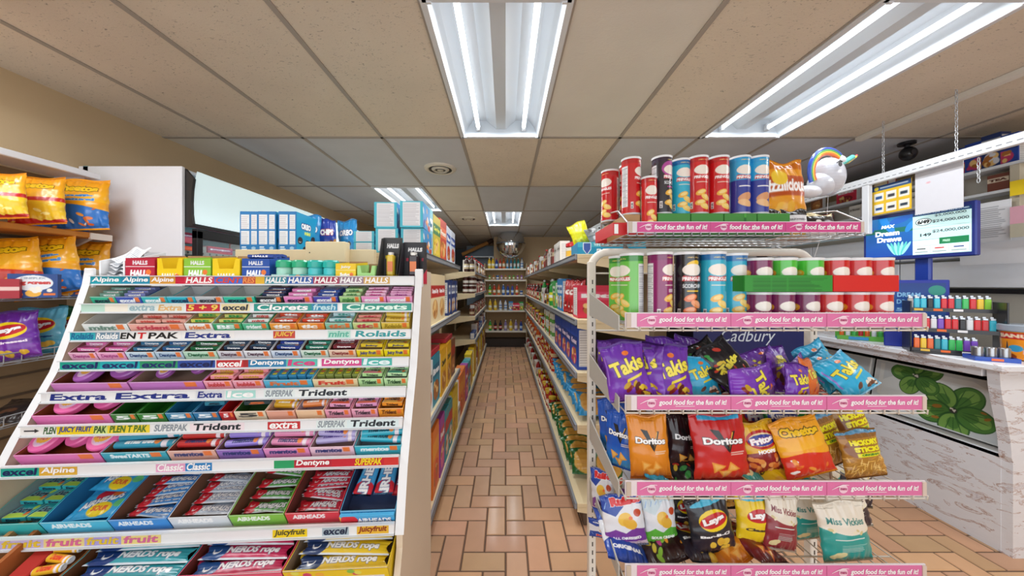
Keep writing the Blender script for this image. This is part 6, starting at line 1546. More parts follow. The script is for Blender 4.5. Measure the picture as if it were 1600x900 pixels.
def shelfrow(side, z, y0, y1, keys, where, gap=.012, inset=.012, stackmax=1, depthrows=1, xs=None):
    """goods stand along the aisle edge, fronts towards the aisle"""
    y = y0; k = 0
    used = set()
    while True:
        key = keys[k % len(keys)]; k += 1
        pr, w, d, h, nm = PR[key]
        if y + w > y1: break
        for r_ in range(depthrows):
            x = (LX - inset - r_ * (d + .01)) if side > 0 else (RX + inset + r_ * (d + .01))
            if nm in ('tin_can', 'bottle', 'jar'): x += (-d / 2 if side > 0 else d / 2); yaw = 90 if side > 0 else -90
            else: yaw = 90 if side > 0 else -90
            for s_ in range(stackmax):
                lab = f'{DESC[key]} {where}' + ('' if stackmax == 1 else (', upper layer' if s_ else ', lower layer')) + ('' if r_ == 0 else ', behind')
                o = pr.use((x + rnd.uniform(-.004, .004), y + w / 2, z + s_ * (h + .001)), (0, 0, yaw + rnd.uniform(-2, 2)), lab, f'{DESC[key]} {where}' if True else None)
        y += w + gap
# ---- left side, first section
W = 'on the top board beside the candy rack'
shelfrow(1, 1.586, 1.70, 2.86, ['teal_cereal', 'yellow_cereal', 'red_cereal', 'blue_cereal', 'blue_cereal'], W)
shelfrow(1, 1.186, 1.67, 2.40, ['oatmeal'], 'on the middle board of the cereal section', gap=.006)
shelfrow(1, 1.186, 2.42, 2.86, ['tall_blue'], 'past the cream cereal boxes')
shelfrow(1, .676, 1.70, 2.86, ['corn_flakes', 'teal_flakes', 'cheerios', 'cheerios', 'brown_box'], 'on the lower board of the cereal section')
shelfrow(1, .151, 1.66, 4.3, ['orange_pack', 'orange_pack', 'purple_pack', 'teal_pack', 'teal_pack', 'yellow_case', 'white_box'], 'on the lowest deck, left of the aisle', gap=.02)
shelfrow(1, .151, 3.1, 4.3, [], 'x') if False else None
for q, (y, lab) in enumerate(((2.0, 'flat red pack lying on the cereal boxes'), (2.5, 'flat red pack lying farther along the cereal boxes'))):
    a = Art(.28, .10, '#b82838', 260); a.rect(0, .3, 1, .5, '#e8c8a0'); p_ = carton('flat_pack', .28, .14, .03, None, '#b82838', None, '#c83c48'); p_.use((LX - .02, y, 1.022 if False else .99), (0, 0, 90), lab)
# ---- section two
for y0, y1, nm in ((4.43, 5.58, 'first bay'), (5.62, 6.88, 'second bay')):
    shelfrow(1, 1.601, y0, y1, ['syrup', 'white_box', 'red_tin', 'syrup', 'green_can', 'spice', 'yellow_can'], f'top board, {nm} past the gap', depthrows=2)
    shelfrow(1, 1.301, y0, y0 + .42, ['jar_brown'], f'second board, {nm} past the gap', stackmax=2, depthrows=2)
    shelfrow(1, 1.301, y0 + .45, y1, ['red_tin', 'white_box', 'red_tin', 'brown_carton'], f'second board, {nm} past the gap')
    shelfrow(1, .986, y0, y1, ['brown_can', 'brown_carton', 'white_can', 'red_tin'], f'third board, {nm} past the gap')
    shelfrow(1, .666, y0, y1, ['blue_box_small', 'blue_box_small', 'blue_box_small', 'white_box', 'red_tin', 'brown_carton'], f'fourth board, {nm} past the gap', stackmax=1)
    shelfrow(1, .151, y0, y1, ['yellow_case', 'white_box', 'brown_box'], f'on the lowest deck, {nm} beyond the gap')
shelfrow(1, .151 + .401, 3.2, 3.3, [], '') if False else None
# ---- turquoise and blue cartons above the candy rack
def bigbox(key, w, d, h, front, side, topc, name='cookie_box'): return carton(name, w, d, h, front, side, None, topc)
a = Art(.088, .205, '#1f78b8', 520); a.rect(.06, .56, .52, .92, '#e9e9ea'); a.rect(.62, .56, .94, .92, '#e9e9ea'); a.rect(.06, .18, .52, .52, '#e9e9ea'); a.rect(.62, .18, .94, .52, '#e9e9ea')
for u0, u1 in ((.08, .5), (.64, .92)): a.lines(u0, .58, u1, .9, 7, '#c8b8bc', .3); a.lines(u0, .2, u1, .5, 7, '#b8bcc4', .3)
a.rect(.1, .05, .4, .08, '#dfeaf2'); a.rect(.1, .10, .35, .13, '#dfeaf2'); a.ell(.75, .09, .12, .04, '#9cc4e0')
fr_ = Art(.22, .205, '#1c9ccc', 420); fr_.text('OREO', .4, .68, .15, '#ffffff', wide=.4, out=.003, outc='#1c2c7c', bold=.07); fr_.text('mini', .45, .52, .1, '#e8f06c', wide=.25, bold=.06)
for u, v in ((.15, .3), (.45, .25), (.35, .08), (.7, .38), (.85, .2)): fr_.ell(u, v, .10, .09, '#2a1c18', 20); fr_.ell(u, v, .06, .05, '#e8e4dc', 20); fr_.ell(u, v + .02, .07, .05, '#3c2820')
pr = Proto(lambda: (lambda m: (m.box((0, .11, .1025), (.088, .22, .205), '#1f78b8', ch=.0012), m.art((-.0435, 0, .001), (.087, 0, 0), (0, 0, .203), a), m.art((.044, .001, .001), (0, .218, 0), (0, 0, .203), fr_), m)[-1])(MB()).build('cookie_box', M_CARD))
for q, px in enumerate((389, 417, 449)): pr.use((X(px, 1.62), 1.62, 1.587), (0, 0, 3), f'blue cookie carton showing its white panels, {ORD[q]} of three')
def small_bag(key, w, h, bg, txt, tc, outc, blobs):
    a = Art(w, h, bg, 380); a.blobs(.05, .05, .95, .4, 8, blobs, (.01, .02), .7); a.text(txt, .5, .62, .16, tc, wide=.7, out=.002, outc=outc, bold=.06); B[key] = (seal(a, bg), '', w, h); BG[key] = bag('snack_bag', w, h, .06, B[key][0], bg, len(B))
small_bag('ch', .15, .19, '#1c3c9c', 'CHIPS', '#ffffff', '#c83c2c', ['#c88c4c', '#5c3420']); small_bag('oreo', .16, .20, '#2488c4', 'OREO', '#ffffff', '#1c2c6c', ['#2a1c18', '#e8e4dc'])
putbag('oreo', 468, 500, 335, 1.587, 1.80, 'light blue cookie bag beside the blue cartons', 4, 0, 25); putbag('ch', 500, 527, 342, 1.587, 1.84, 'dark blue chocolate chip cookie bag', 6, -4, 20); putbag('oreo', 529, 560, 342, 1.587, 1.92, 'azure cookie bag in front of the white cartons', 8, -6, 0); putbag('ch', 486, 512, 340, 1.587, 2.0, 'dark blue cookie bag half hidden behind the light blue one', 4, 0, 25)
tq = Art(.115, .125, '#48b8cc', 420); tq.rect(.13, .07, .87, .95, '#e4e2e4'); tq.lines(.16, .1, .84, .92, 16, '#c4c0c4', .4)
tqs = Art(.20, .125, '#3c8cc4', 260); tqs.blobs(.05, .1, .95, .9, 14, ['#c84c3c', '#e8a04c', '#2c3c8c', '#e8e4e0'], (.01, .025), .6)
pr = Proto(lambda: (lambda m: (m.box((0, .1, .0625), (.115, .2, .125), '#48b8cc', ch=.0012), m.art((-.0572, 0, .0003), (.1144, 0, 0), (0, 0, .1244), tq), m.art((.0575, .001, .001), (0, .198, 0), (0, 0, .123), tqs), m)[-1])(MB()).build('snack_carton', M_CARD))
for q, (px, lv, d, lb) in enumerate(((602, 0, 1.63, 'lower, near the aisle edge side'), (642, 0, 1.63, 'lower, at the aisle edge'), (600, 1, 1.63, 'upper, inner stack'), (641, 1, 1.61, 'upper, at the aisle edge'))):
    pr.use((X(px, d) , d + .02, 1.587 + lv * .1262 + (.0)), (0, 0, 3 if lv else 1), f'turquoise carton with white panel, {lb}', None, (1, 1, 1.07 if lv else 1.0))
for q in range(2): pr.use((X(566, 1.68), 1.70, 1.587 + q * .06), (0, 0, 0), f'flat white fronted carton, {"lower" if q == 0 else "upper"} of two behind the cream cap', None, (.95, .9, .47))
# ---- right side
WR_ = 'right of the aisle'
shelfrow(-1, 1.601, 2.55, 3.3, ['white_box', 'white_box', 'red_tin', 'brown_carton'], 'on the top board past the red jar pack')
shelfrow(-1, 1.601, 3.35, 6.9, ['brown_carton', 'red_tin', 'syrup', 'spice', 'yellow_can', 'brown_can', 'white_box'], 'on the top board far along, ' + WR_, gap=.02)
shelfrow(-1, 1.216, 2.45, 3.05, ['sky_box', 'sky_box', 'green_b', 'green_box'], 'on the second board past the red case')
shelfrow(-1, 1.216, 3.12, 4.3, ['green_b', 'white_can', 'yellow_can', 'green_can', 'syrup', 'red_can', 'white_box'], 'on the second board, middle of the right run', depthrows=2)
shelfrow(-1, 1.216, 4.35, 6.9, ['red_can', 'brown_can', 'syrup', 'yellow_can', 'ketchup', 'red_tin'], 'on the second board, far end of the right run')
shelfrow(-1, .906, 1.93, 2.95, ['navy_box'], 'on the third board near the snack rack', gap=.012)
shelfrow(-1, .906, 2.98, 3.7, ['white_can', 'white_can', 'yellow_can'], 'on the third board past the blue boxes', stackmax=2)
shelfrow(-1, .906, 3.75, 6.9, ['red_can', 'brown_can', 'green_can', 'yellow_can', 'jar_red', 'red_tin'], 'on the third board, far end of the right run')
shelfrow(-1, .601, 3.0, 4.2, ['red_can', 'red_can', 'jar_red', 'yellow_can'], 'on the fourth board past the pasta bags', stackmax=2)
shelfrow(-1, .601, 4.3, 6.9, ['red_can', 'orange_b', 'yellow_can', 'ketchup', 'brown_can'], 'on the fourth board, far end of the right run')
shelfrow(-1, .141, 3.2, 4.3, ['jar_red', 'ketchup', 'jar_red'], 'on the lowest deck past the green pasta bags', stackmax=1, depthrows=2)
shelfrow(-1, .141, 4.35, 6.9, ['white_can', 'brown_can', 'ketchup', 'white_box', 'yellow_can'], 'on the lowest deck, far end of the right run')
# pasta bags
def pasta(key, bg, acc, win):
    a = Art(.26, .13, bg, 330); a.ell(.36, .5, .34, .46, win); a.lines(.10, .15, .62, .85, 14, '#c88c34', .35); a.rect(0, 0, .05, 1, bg); a.rect(.72, 0, 1, 1, bg); a.ell(.84, .5, .10, .2, '#f0f0ea'); a.ell(.84, .5, .07, .14, '#c83c2c' if key == 'pg' else acc); a.rect(.96, 0, 1, 1, '#dfe4dc'); B[key] = (a, '', .26, .13); BG[key] = bag('pasta_bag', .26, .13, .07, a, bg, len(B) + 5)
pasta('pg', '#1c6430', '#e8e03c', '#dfae50'); pasta('pb', '#2890c8', '#e8f4f8', '#d8a858')
def paste(key, z, ys, xx, where, dsc):
    for q, (y, zz) in enumerate(ys):
        BG[key].use((RX + xx, y, z + zz), (90 - 8, rnd.uniform(-6, 6), 180 + rnd.uniform(-7, 7)), f'{dsc} pasta bag, {ORD[q]} counted from the snack rack, {where}', None)
def paste2(key, z, ys, where, dsc):
    for q, y in enumerate(ys):
        o = BG[key].use((RX + .165, y - .02, z + .03), (0, 0, 0), f'{dsc} pasta bag, {ORD[q]} from the snack rack, {where}', None, (1.15, 1.2, 1.25))
        o.rotation_euler = (Matrix.Rotation(R(rnd.uniform(-8, 8)), 3, 'Z') @ Matrix.Rotation(R(rnd.uniform(-8, 8)), 3, 'Y') @ Matrix.Rotation(R(-48 if key == 'pg' else -50), 3, 'X')).to_euler()
paste2('pg', .141, [2.12 + q * .115 for q in range(9)], 'lowest deck', 'green'); paste2('pb', .601, [1.94 + q * .105 for q in range(10)], 'fourth board', 'blue')
# standing dark green bag at the deck end
BG['pg'].use((RX + .16, 1.96, .262), (0, 60, 10), 'dark green bag slumped at the near end of the lowest deck')
# red wrapped bags and case on the second board
PR['red_case'][0].use((RX + .13, 1.95, 1.217), (0, 0, 0), 'crimson display case standing by the cream upright'); 
small_bag('redb', .15, .24, '#c0282c', 'o', '#f0e0d8', '#8c1418', ['#f0e8e0', '#8c1c1c'])
for q in range(3): BG['redb'].use((RX + .05, 2.10 + q * .12, 1.217), (-6, 0, -78 + 8 * q), f'red bread bag, {ORD[q]} behind the crimson case')
# top board: turquoise glove carton with bags on it, red jar pack
a = Art(.42, .075, '#1c8cb8', 420); a.rect(0, .62, 1, 1, '#48acc8'); a.poly([(.08, .95), (.20, .95), (.20, .45), (.14, .06), (.08, .45)], '#e4ecf4'); a.poly([(.09, .9), (.19, .9), (.19, .47), (.14, .12), (.09, .47)], '#3c58a8'); a.text('VINYL GLOVES', .42, .8, .2, '#dfeef4', wide=.36)
for q in range(5): a.rect(.28 + q * .09, .14, .345 + q * .09, .5, '#dfe8f0'); a.ell(.31 + q * .09, .32, .018, .1, '#5c7c9c')
carton('glove_carton', .42, .26, .085, a, '#1c84b0', None, '#3c9cc0').use((RX + .24, 1.99, 1.602), (0, 0, -3), 'wide turquoise glove carton on the beam behind the snack rack')
small_bag('yel', .16, .20, '#e0dc20', '', '#ffffff', '#ffffff', ['#e8f050', '#c8b81c']); small_bag('gry', .18, .24, '#8c9090', 'mix', '#1c1c20', '#dfe3e8', ['#3c3c44', '#c8ccd0'])
BG['yel'].use((RX + .10, 2.12, 1.688), (-8, -22, -16), 'acid yellow bag standing on the turquoise glove carton', None, .8)
BG['gry'].use((RX + .12, 2.06, 1.70), (-35, 62, 0), 'grey and black bag lying slanted on the turquoise glove carton', None, .9); BG['yel'].use((RX + .30, 2.08, 1.70), (-65, 30, 0), 'acid yellow bag lying behind the grey one', None, .8)
t = thing('jar_pack', 'red topped plastic jar pack beside the turquoise glove carton', 'jar', (RX + .09, 2.40, 1.602))
m = MB(); m.lathe([(0, 0), (.05, 0), (.058, .01), (.058, .09), (.045, .10)], n=16, cols='#dcd8c8'); m.lathe([(.0585, .03), (.0585, .07)], n=16, cols='#e8b43c'); m.build('jar_body', M_PLAS, t)
m = MB(); m.lathe([(.055, .098), (.06, .105), (.058, .125), (.02, .14), (0, .138)], n=10, cols='#c8242c'); m.build('film_top', M_FOIL, t)
# ---- far unit
FR = [(419.5, ['yellow_b', 'yellow_b', 'navy_b', 'spray_r', 'orange_b', 'spray_b', 'spray_b', 'aero_t', 'aero_t', 'white_b'], .26), (437, ['spice_g', 'spice', 'blue_can', 'spice_p', 'spice', 'spice_g', 'spice_g', 'spice_p', 'spice_p'], .12),
      (461, ['green_b', 'red_b', 'orange_b', 'blue_b', 'navy_b', 'navy_b', 'red_b', 'blue_can'], .2), (485, ['yellow_b', 'yellow_b', 'white_b', 'white_b', 'sky_box', 'red_case', 'green_box'], .2), (517, ['green_b', 'dark_b', 'dark_b', 'lilac_b', 'yellow_b', 'lilac_b', 'navy_b'], .2)]
for j, (py, ks, hh) in enumerate(FR):
    z = EYE - (py - VY) / FPX * 7.2
    for q, k in enumerate(ks):
        pr, w, d, h, nm = PR[k]; s = .92
        if nm in ('care_box', 'food_pack', 'food_carton'): s = .8
        x = -.41 + .82 * (q + .5) / len(ks)
        pr.use((x, 7.27 if nm not in ('care_box', 'food_pack', 'food_carton') else 7.23, z + .001), (0, 0, 0), f'{DESC[k]}, {ORD[q]} along the {["top", "second", "third", "fourth", "lowest"][j]} board of the far shelves', None, s)
# recess: carpet roll and clutter
m = MB(); m.tube([(X(722, 7.8), 7.8, Z(402, 7.8) + .065), (X(768, 7.8), 7.86, Z(376, 7.8))], .045, '#a8763c', n=10); m.tube([(X(762, 7.8), 7.85, Z(379, 7.8)), (X(770, 7.8), 7.865, Z(374, 7.8))], .055, '#3c2418', n=10)
tag(m.build('broom_head', M_DUSTY), 'tan rolled broom leaning slanted in the blue grey recess', 'broom')
for q, (px, k) in enumerate(((727, 'white_b'), (737, 'navy_b'), (748, 'blue_b'), (757, 'white_b'))):
    PR[k][0].use((X(px, 7.7), 7.72, Z(402, 7.9) - .0 - .30), (0, 0, 0), f'{DESC[k]}, {ORD[q]} under the recess shelf') if False else None
# ------------------------------------------------------------------ left wall goods
def wallbag(kind, px0, px1, pytop, z, d, label, lean=8, roll=0, yaw=40):
    w, h = B[kind][2:4]; xc = X((px0 + px1) / 2, d); hh = (Z(pytop, d) - z) / h
    o = BG[kind].use((xc, d, z), (0, 0, 0), label, None, (hh, hh, hh)); o.rotation_euler = (Matrix.Rotation(R(yaw), 3, 'Z') @ Matrix.Rotation(R(-lean), 3, 'X') @ Matrix.Rotation(R(roll), 3, 'Y')).to_euler(); return o
z = 1.716
wallbag('cheetos_big', 92, 158, 274, z, 1.74, 'yellow and blue cheese puff bag at the end of the orange shelf', 12, -6, 22)
wallbag('cheetos_hot', 22, 96, 271, z, 1.58, 'yellow and red banded cheese puff bag on the orange shelf', 12, -8, 24)
wallbag('cheetos_hot', -22, 22, 266, z, 1.44, 'yellow and red banded cheese puff bag cut by the picture edge', 10, -8, 26)
wallbag('cheetos_big', 70, 110, 276, z, 1.80, 'cheese puff bag half hidden on the orange shelf', 10, 0, 26)
z = 1.362
wallbag('cheetos_big', 100, 150, 374, z, 1.84, 'yellow and blue cheese puff bag on the wire shelf, by the cooler', 10, -4, 22)
wallbag('cheetos_big', 48, 112, 364, z, 1.66, 'yellow and blue cheese puff bag on the wire shelf behind the popcorn boxes', 12, -14, 22)
wallbag('cheetos_red', -14, 56, 368, z, 1.55, 'yellow and red cheese puff bag on the wire shelf', 12, -14, 24)
a = Art(.14, .11, '#1c4488', 480); a.ell(.5, .62, .40, .32, '#e8ecf0'); a.text('big screen', .5, .62, .2, '#c8302c', wide=.7, bold=.06); a.text('CINEPLEX', .5, .82, .08, '#8c98a8', wide=.5); a.ell(.5, .2, .16, .15, '#f0b43c'); a.rect(.05, .1, .3, .2, '#e8742c'); a.rect(.7, .1, .95, .2, '#e8742c'); a.blobs(.1, .28, .9, .42, 5, ['#f4f0e4'], (.006, .01))
pp = carton('popcorn_box', .14, .05, .115, a, '#1c4488', None, '#2c5498')
for q, (px, d) in enumerate(((52, 1.53), (104, 1.69))): pp.use((X(px, d), d, 1.357), (0, 0, 42), f'navy popcorn box with red lettering, {"farther from" if q == 0 else "beside"} the candy rack')
a = Art(.12, .09, '#a81c2c', 400); a.rect(0, .4, 1, .6, '#e8c8c0'); pq = carton('popcorn_box', .12, .05, .09, a, '#a81c2c', None, '#b82838'); pq.use((X(5, 1.47), 1.45, 1.357), (0, 0, 42), 'dark red snack box beside the navy popcorn boxes')
z = 1.062
wallbag('lays_purple', -20, 62, 486, z, 1.52, 'purple chip bag with yellow badge on the lower wire shelf', 8, -8, 28)
wallbag('lays_sky', 35, 92, 480, z, 1.66, 'sky blue chip bag on the lower wire shelf', 8, -2, 26)
wallbag('lays_green', 82, 150, 478, z, 1.78, 'dark green chip bag half hidden by the candy rack', 8, 4, 26)
small_bag('dkb', .2, .2, '#2c2424', '', '#ffffff', '#ffffff', ['#5c3c2c', '#1c1c1c'])
BG['dkb'].use((X(15, 1.5), 1.5, .772), (-75, 10, 30), 'dark packet lying on the lowest wire shelf')
# goods inside the cooler
C_('freeze_red', .20, .12, .07, '#b83048', '#8c2c6c', 'pops', '#ffffff', name='frozen_box'); C_('freeze_or', .16, .12, .05, '#d84428', '#e8643c', '', '#ffffff', name='frozen_box')
canp('tub', '#c8dadc', '#dfe8e8', .08, .06, '#e0e8e8', 'ice_tub')
CL = 0
for zi, z in enumerate((1.63, 1.33, .98, .6)):
    for yi in range(9):
        y = 2.12 + yi * .29
        if zi == 0:
            for s_ in range(1 if yi % 2 else 2): PR['freeze_red' if (yi + s_) % 3 else 'freeze_or'][0].use((xf - .20, y, z + .001 + s_ * .072), (0, 0, 90 + rnd.uniform(-4, 4)), f'frozen treat box, {ORD[yi]} along the top cooler shelf, {"upper" if s_ else "lower"}')
        elif zi == 1: PR['tub'][0].use((xf - .16, y, z + .001), (0, 0, 0), f'pale ice tub, {ORD[yi]} along the second cooler shelf')
# ------------------------------------------------------------------ balloon
t = thing('unicorn_balloon', 'white foil pony balloon with rainbow mane floating over the chrome shelf', 'balloon', (X(1294, 1.75), 1.75, Z(276, 1.75)), (0, 0, 10)); t.scale = (.74, .74, .74)
def blob(mb_, c, r, col, n=28, e=0.9):
    pr_ = [(max(0, math.cos(a_)), math.sin(a_)) for a_ in np.linspace(-math.pi / 2, math.pi / 2, 21)]
    M = Matrix.Diagonal((r[0], r[1], r[2])) ; mb_.lathe([(max(0, p[0]), p[1]) for p in pr_], c=c, n=n, cols=col, M=M)
m = MB(); blob(m, (0, 0, .0), (.115, .085, .14), '#c9ccd6'); blob(m, (-.06, 0, -.06), (.10, .07, .09), '#ccd0da'); blob(m, (.10, 0, .13), (.055, .03, .035), '#eceef4'); blob(m, (-.17, 0, -.12), (.10, .05, .045), '#dfe2ea'); m.build('foil_body', mat('balloon_foil', attr=True, rough=.2, coat=.5), t)
m = MB()
for q, c_ in enumerate(('#e8743c', '#f0c83c', '#4cb05c', '#3c5cc8')):
    r_ = .135 + q * .012
    m.tube([(-.01 + r_ * math.cos(a_) - .03, -.03, r_ * 1.02 * math.sin(a_) + .015) for a_ in np.linspace(.9, 3.6, 14)], .012, c_, n=8)
m.build('mane', mat('balloon_foil', attr=True), t)
m = MB(); m.tube([(.09, 0, .09), (.15, -.01, .12), (.21, -.01, .155)], .018, '#5cc0b8', n=8); m.tube([(.16, -.012, .11), (.24, -.01, .16)], .010, '#f0dc4c', n=8); m.tube([(.225, -.01, .155), (.25, -.01, .17)], .008, '#e83c5c', n=8); m.build('horn', mat('balloon_foil', attr=True), t)
m = MB(); m.lathe([(0, 0), (.018, 0)], c=(-.035, -.098, .055), n=14, cols='#1c1c22', M=Matrix.Diagonal((1, 1, 1)) @ Matrix.Rotation(R(90), 3, 'X')); m.tube([(-.055, -.092, .065), (-.035, -.096, .08), (-.012, -.094, .075)], .004, '#1c1c22'); m.build('eye', M_PLAS, t)
m = MB(); m.tube([(0, 0, -.13), (-.01, 0, -.3), (.0, .1, -.62)], .0015, '#e8e8ec', n=4); m.build('string', M_PLAS, t)
# ------------------------------------------------------------------ monitor and counter top things
MX0, MY0, MX1, MY1 = 2.68, 2.40, 2.75, 1.87
ang = math.atan2(MY1 - MY0, MX1 - MX0)
t = thing('lottery_monitor', 'wide screen on a blue stand showing a lottery advertisement', 'monitor', ((MX0 + MX1) / 2, (MY0 + MY1) / 2, 1.012), (0, 0, math.degrees(ang)))
ML = math.hypot(MX1 - MX0, MY1 - MY0); mz = 1.755 - 1.012
m = MB(); m.box((0, .02, mz), (ML, .035, .325), '#1c2f86', ch=.006); m.build('casing', M_PLAS, t)
a = Art(ML - .035, .275, '#1c4c9c', 900); a.grad(0, 1, '#1c4ca8', '#1c74b4'); a.rect(0, .60, .5, .72, '#1c6c5c'); a.blobs(0, .7, .5, 1, 6, ['#2c84d0', '#1c5cb8'], (.03, .06), .4)
a.text('MAX', .25, .77, .08, '#ffffff', wide=.14, bold=.05, shear=.2); a.text('Dream', .24, .60, .13, '#ffffff', wide=.26, bold=.05); a.text('Draws', .26, .44, .13, '#ffffff', wide=.26, bold=.05)
for q in range(7): a.ell(.36 + (q - 3) * .026, .19, .016, .17, ['#9cece0', '#5cc8c4'][q % 2], (3 - q) * 9)
a.rect(.5, 0, 1, .92, '#c8ecec'); a.rect(.5, .92, 1, 1, '#1c3c6c'); a.text('THE BIG MONDAY IN JUNE  DRAW SOLD IN ONTARIO', .75, .96, .04, '#c8dce8', wide=.46)
a.ell(.60, .77, .075, .085, '#1c1c1c'); a.ell(.60, .77, .068, .072, '#e8f4f4'); a.text('6/49', .60, .77, .09, '#1c1c1c', wide=.11, bold=.05)
a.text('$5,000,000', .83, .88, .065, '#4c5458', wide=.26, bold=.02); a.text('$24,000,000', .83, .75, .075, '#4c5458', wide=.3, bold=.02); a.text('$24,000,000', .83, .52, .075, '#4c5458', wide=.3, bold=.02); a.text('149', .62, .46, .07, '#2c3438', wide=.10)
a.rect(.5, .62, .98, .628, '#7c9c9c'); a.rect(.5, .34, .98, .348, '#7c9c9c'); a.rect(.5, .22, .74, .34, '#dff4f4'); a.rect(.74, .22, .98, .36, '#1c7c4c'); a.text('FREE', .80, .29, .05, '#c8f0d8', wide=.06)
for q in range(3): a.rect(.505 + q * .16, .02, .655 + q * .16, .20, '#e4f6f6'); a.rect(.54 + q * .16, .12, .62 + q * .16, .15, ['#5c5c5c', '#c83c3c', '#3c4c8c'][q]); a.rect(.52 + q * .16, .05, .64 + q * .16, .07, '#8ca0a0')
MS = mat('screen_glow', attr=True, rough=.2, emit='attr', estr=.55)
m = MB(); m.art((-(ML - .035) / 2, .0018, mz - .1375), (ML - .035, 0, 0), (0, 0, .275), a); m.build('screen', MS, t)
m = MB(); m.box((.02, .055, .32), (.075, .03, .60), '#1c3c9c', ch=.008); m.build('stand_pole', M_PLAS, t)
m = MB(); m.box((.0, .09, .012), (.20, .12, .022), '#1c2f86', ch=.006); m.build('stand_base', M_PLAS, t)
# blue standing sign under the monitor
a = Art(.24, .32, '#1c3c94', 420); a.grad(.3, 1, '#1c5cb0', '#14387c'); a.ell(.85, .85, .14, .10, '#2c8c7c'); a.text('DREAM', .38, .76, .09, '#8cc4e8', wide=.4); a.text('DRAWS', .38, .62, .09, '#8cc4e8', wide=.42); a.text('500', .36, .46, .07, '#8cbce0', wide=.4); a.text('TOP OF $5,000', .4, .36, .04, '#7c94a8', wide=.6)
tag((lambda m: (m.box((0, .008, .22), (.27, .014, .44), '#1c2f94', ch=.004), m.art((-.12, .001, .10), (.24, 0, 0), (0, 0, .32), a), m)[-1])(MB()).build('standing_sign', M_CARD, None, (2.66, 2.075, 1.011), (0, 0, -38)), 'blue standing lottery sign below the monitor', 'sign')
# lighters in three tier stand
t = thing('lighter_stand', 'black three tier counter stand holding rows of lighters', 'display stand', (2.63, 1.87, 1.011), (0, 0, -38))
LT = [(.0, .012, 0.0), (.05, .13, .0), (.10, .25, .0)]
m = MB(); m.box((0, .05, .006), (.34, .18, .012), '#17171b', ch=.002); m.build('base_plate', M_PLAS, t)
for q, (yy, zz, _) in enumerate(LT):
    m = MB(); m.box((0, yy, zz + .004), (.34, .055, .008), '#1c1c20', ch=.001); m.box((0, yy - .03, zz + .006), (.34, .004, .022), '#222226'); m.build('shelf', M_PLAS, t)
m = MB(); m.box((.17, .055, .155), (.008, .14, .31), '#24262c', ch=.002); m.build('side_panel', M_PLAS, t)
m = MB(); m.box((-.17, .055, .155), (.008, .14, .31), '#24262c', ch=.002); m.build('side_panel', M_PLAS, t)
m = MB()
for q, (yy, zz, _) in enumerate(LT):
    for j, c_ in enumerate(('#e8c04c', '#ee6a24', '#e8e8ea')): MB().box((-.12 + j * .075, yy - .0325, zz + .006), (.035, .001, .013), c_).build('price_tag', M_CARD, t)
def ltr(c_):
    def mk():
        o = thing('lighter', '', 'lighter'); m = MB(); m.box((0, 0, .029), (.021, .012, .058), c_, ch=.003); m.build('lighter_body', M_PLAS, o)
        m = MB(); m.box((0, 0, .064), (.019, .011, .012), '#b8bcc0', ch=.002); m.box((-.004, 0, .073), (.010, .008, .007), '#c83c30'); m.build('lighter_cap', M_STEEL, o); return o
    return Proto(mk)
LC = {n_: ltr(c_) for n_, c_ in (('grey', '#a8a4a0'), ('cyan', '#3cc0d8'), ('black', '#1c1c20'), ('red', '#d8242c'), ('green', '#3cc060'), ('yellow', '#f0c82c'), ('orange', '#ee6a24'), ('lime', '#8ccc3c'), ('purple', '#7c4cc0'), ('white', '#dfe0e4'), ('teal', '#2c8c94'))}
rowsL = [(2, ['grey', 'cyan', 'cyan', 'black', 'cyan', 'red', 'red', 'teal', 'green', 'red', 'yellow', 'lime']), (1, ['orange', 'black', 'red', 'white', 'purple', 'red', 'red', 'black', 'white', 'red', 'red', 'cyan']), (0, ['orange', 'yellow', 'orange', 'teal', 'cyan', 'green', 'green', 'purple', 'purple'])]
Mst = Matrix.Translation((2.63, 1.87, 1.011)) @ Matrix.Rotation(R(-38), 4, 'Z')
for lv, cs in rowsL:
    for j, c_ in enumerate(cs):
        p = Mst @ Vector((-.145 + j * .0262, LT[lv][0], LT[lv][1] + .0085))
        LC[c_].use(p, (0, 0, -38), f'{c_} lighter, {ORD[j]} along the {["lowest", "middle", "top"][lv]} row of the stand', None, (1.1, 1.1, 1.12))
# steel lighters in a blue dish, candy tub, small toys tray
t = thing('blue_dish', 'shallow blue tray under the steel tins beside the lighter stand', 'tray', (2.63, 1.735, 1.011), (0, 0, -30)); m = MB(); m.box((0, 0, .004), (.15, .09, .008), '#1c4cb0', ch=.002); m.build('dish_floor', M_PLAS, t)
m = MB()
for s in (-1, 1): m.box((s * .074, 0, .011), (.004, .09, .022), '#1c4cb0'); m.box((0, s * .044, .011), (.15, .004, .022), '#1c4cb0')
m.box((.0, -.0465, .010), (.04, .001, .012), '#ee6a24'); m.build('dish_rim', M_PLAS, t)
for j in range(3):
    m = MB(); m.lathe([(0, 0), (.02, 0), (.02, .058), (.018, .062), (0, .062)], n=16); m.lathe([(.0206, .05), (.0206, .058)], n=16, cols='#2c2c30')
    Ml = Matrix.Translation((2.63, 1.735, 1.02)) @ Matrix.Rotation(R(-30), 4, 'Z')
    tag(m.build('steel_tin', M_STEEL, None, Ml @ Vector((-.045 + j * .045, 0, 0))), f'small steel tin, {ORD[j]} of three in the blue tray', 'tin', )
t = thing('candy_tub', 'clear lidded tub of chocolate balls with orange print on the counter corner', 'tub', (2.83, 1.74, 1.011), (0, 0, -35)); t.scale = (1.25, 1.25, 1.25)
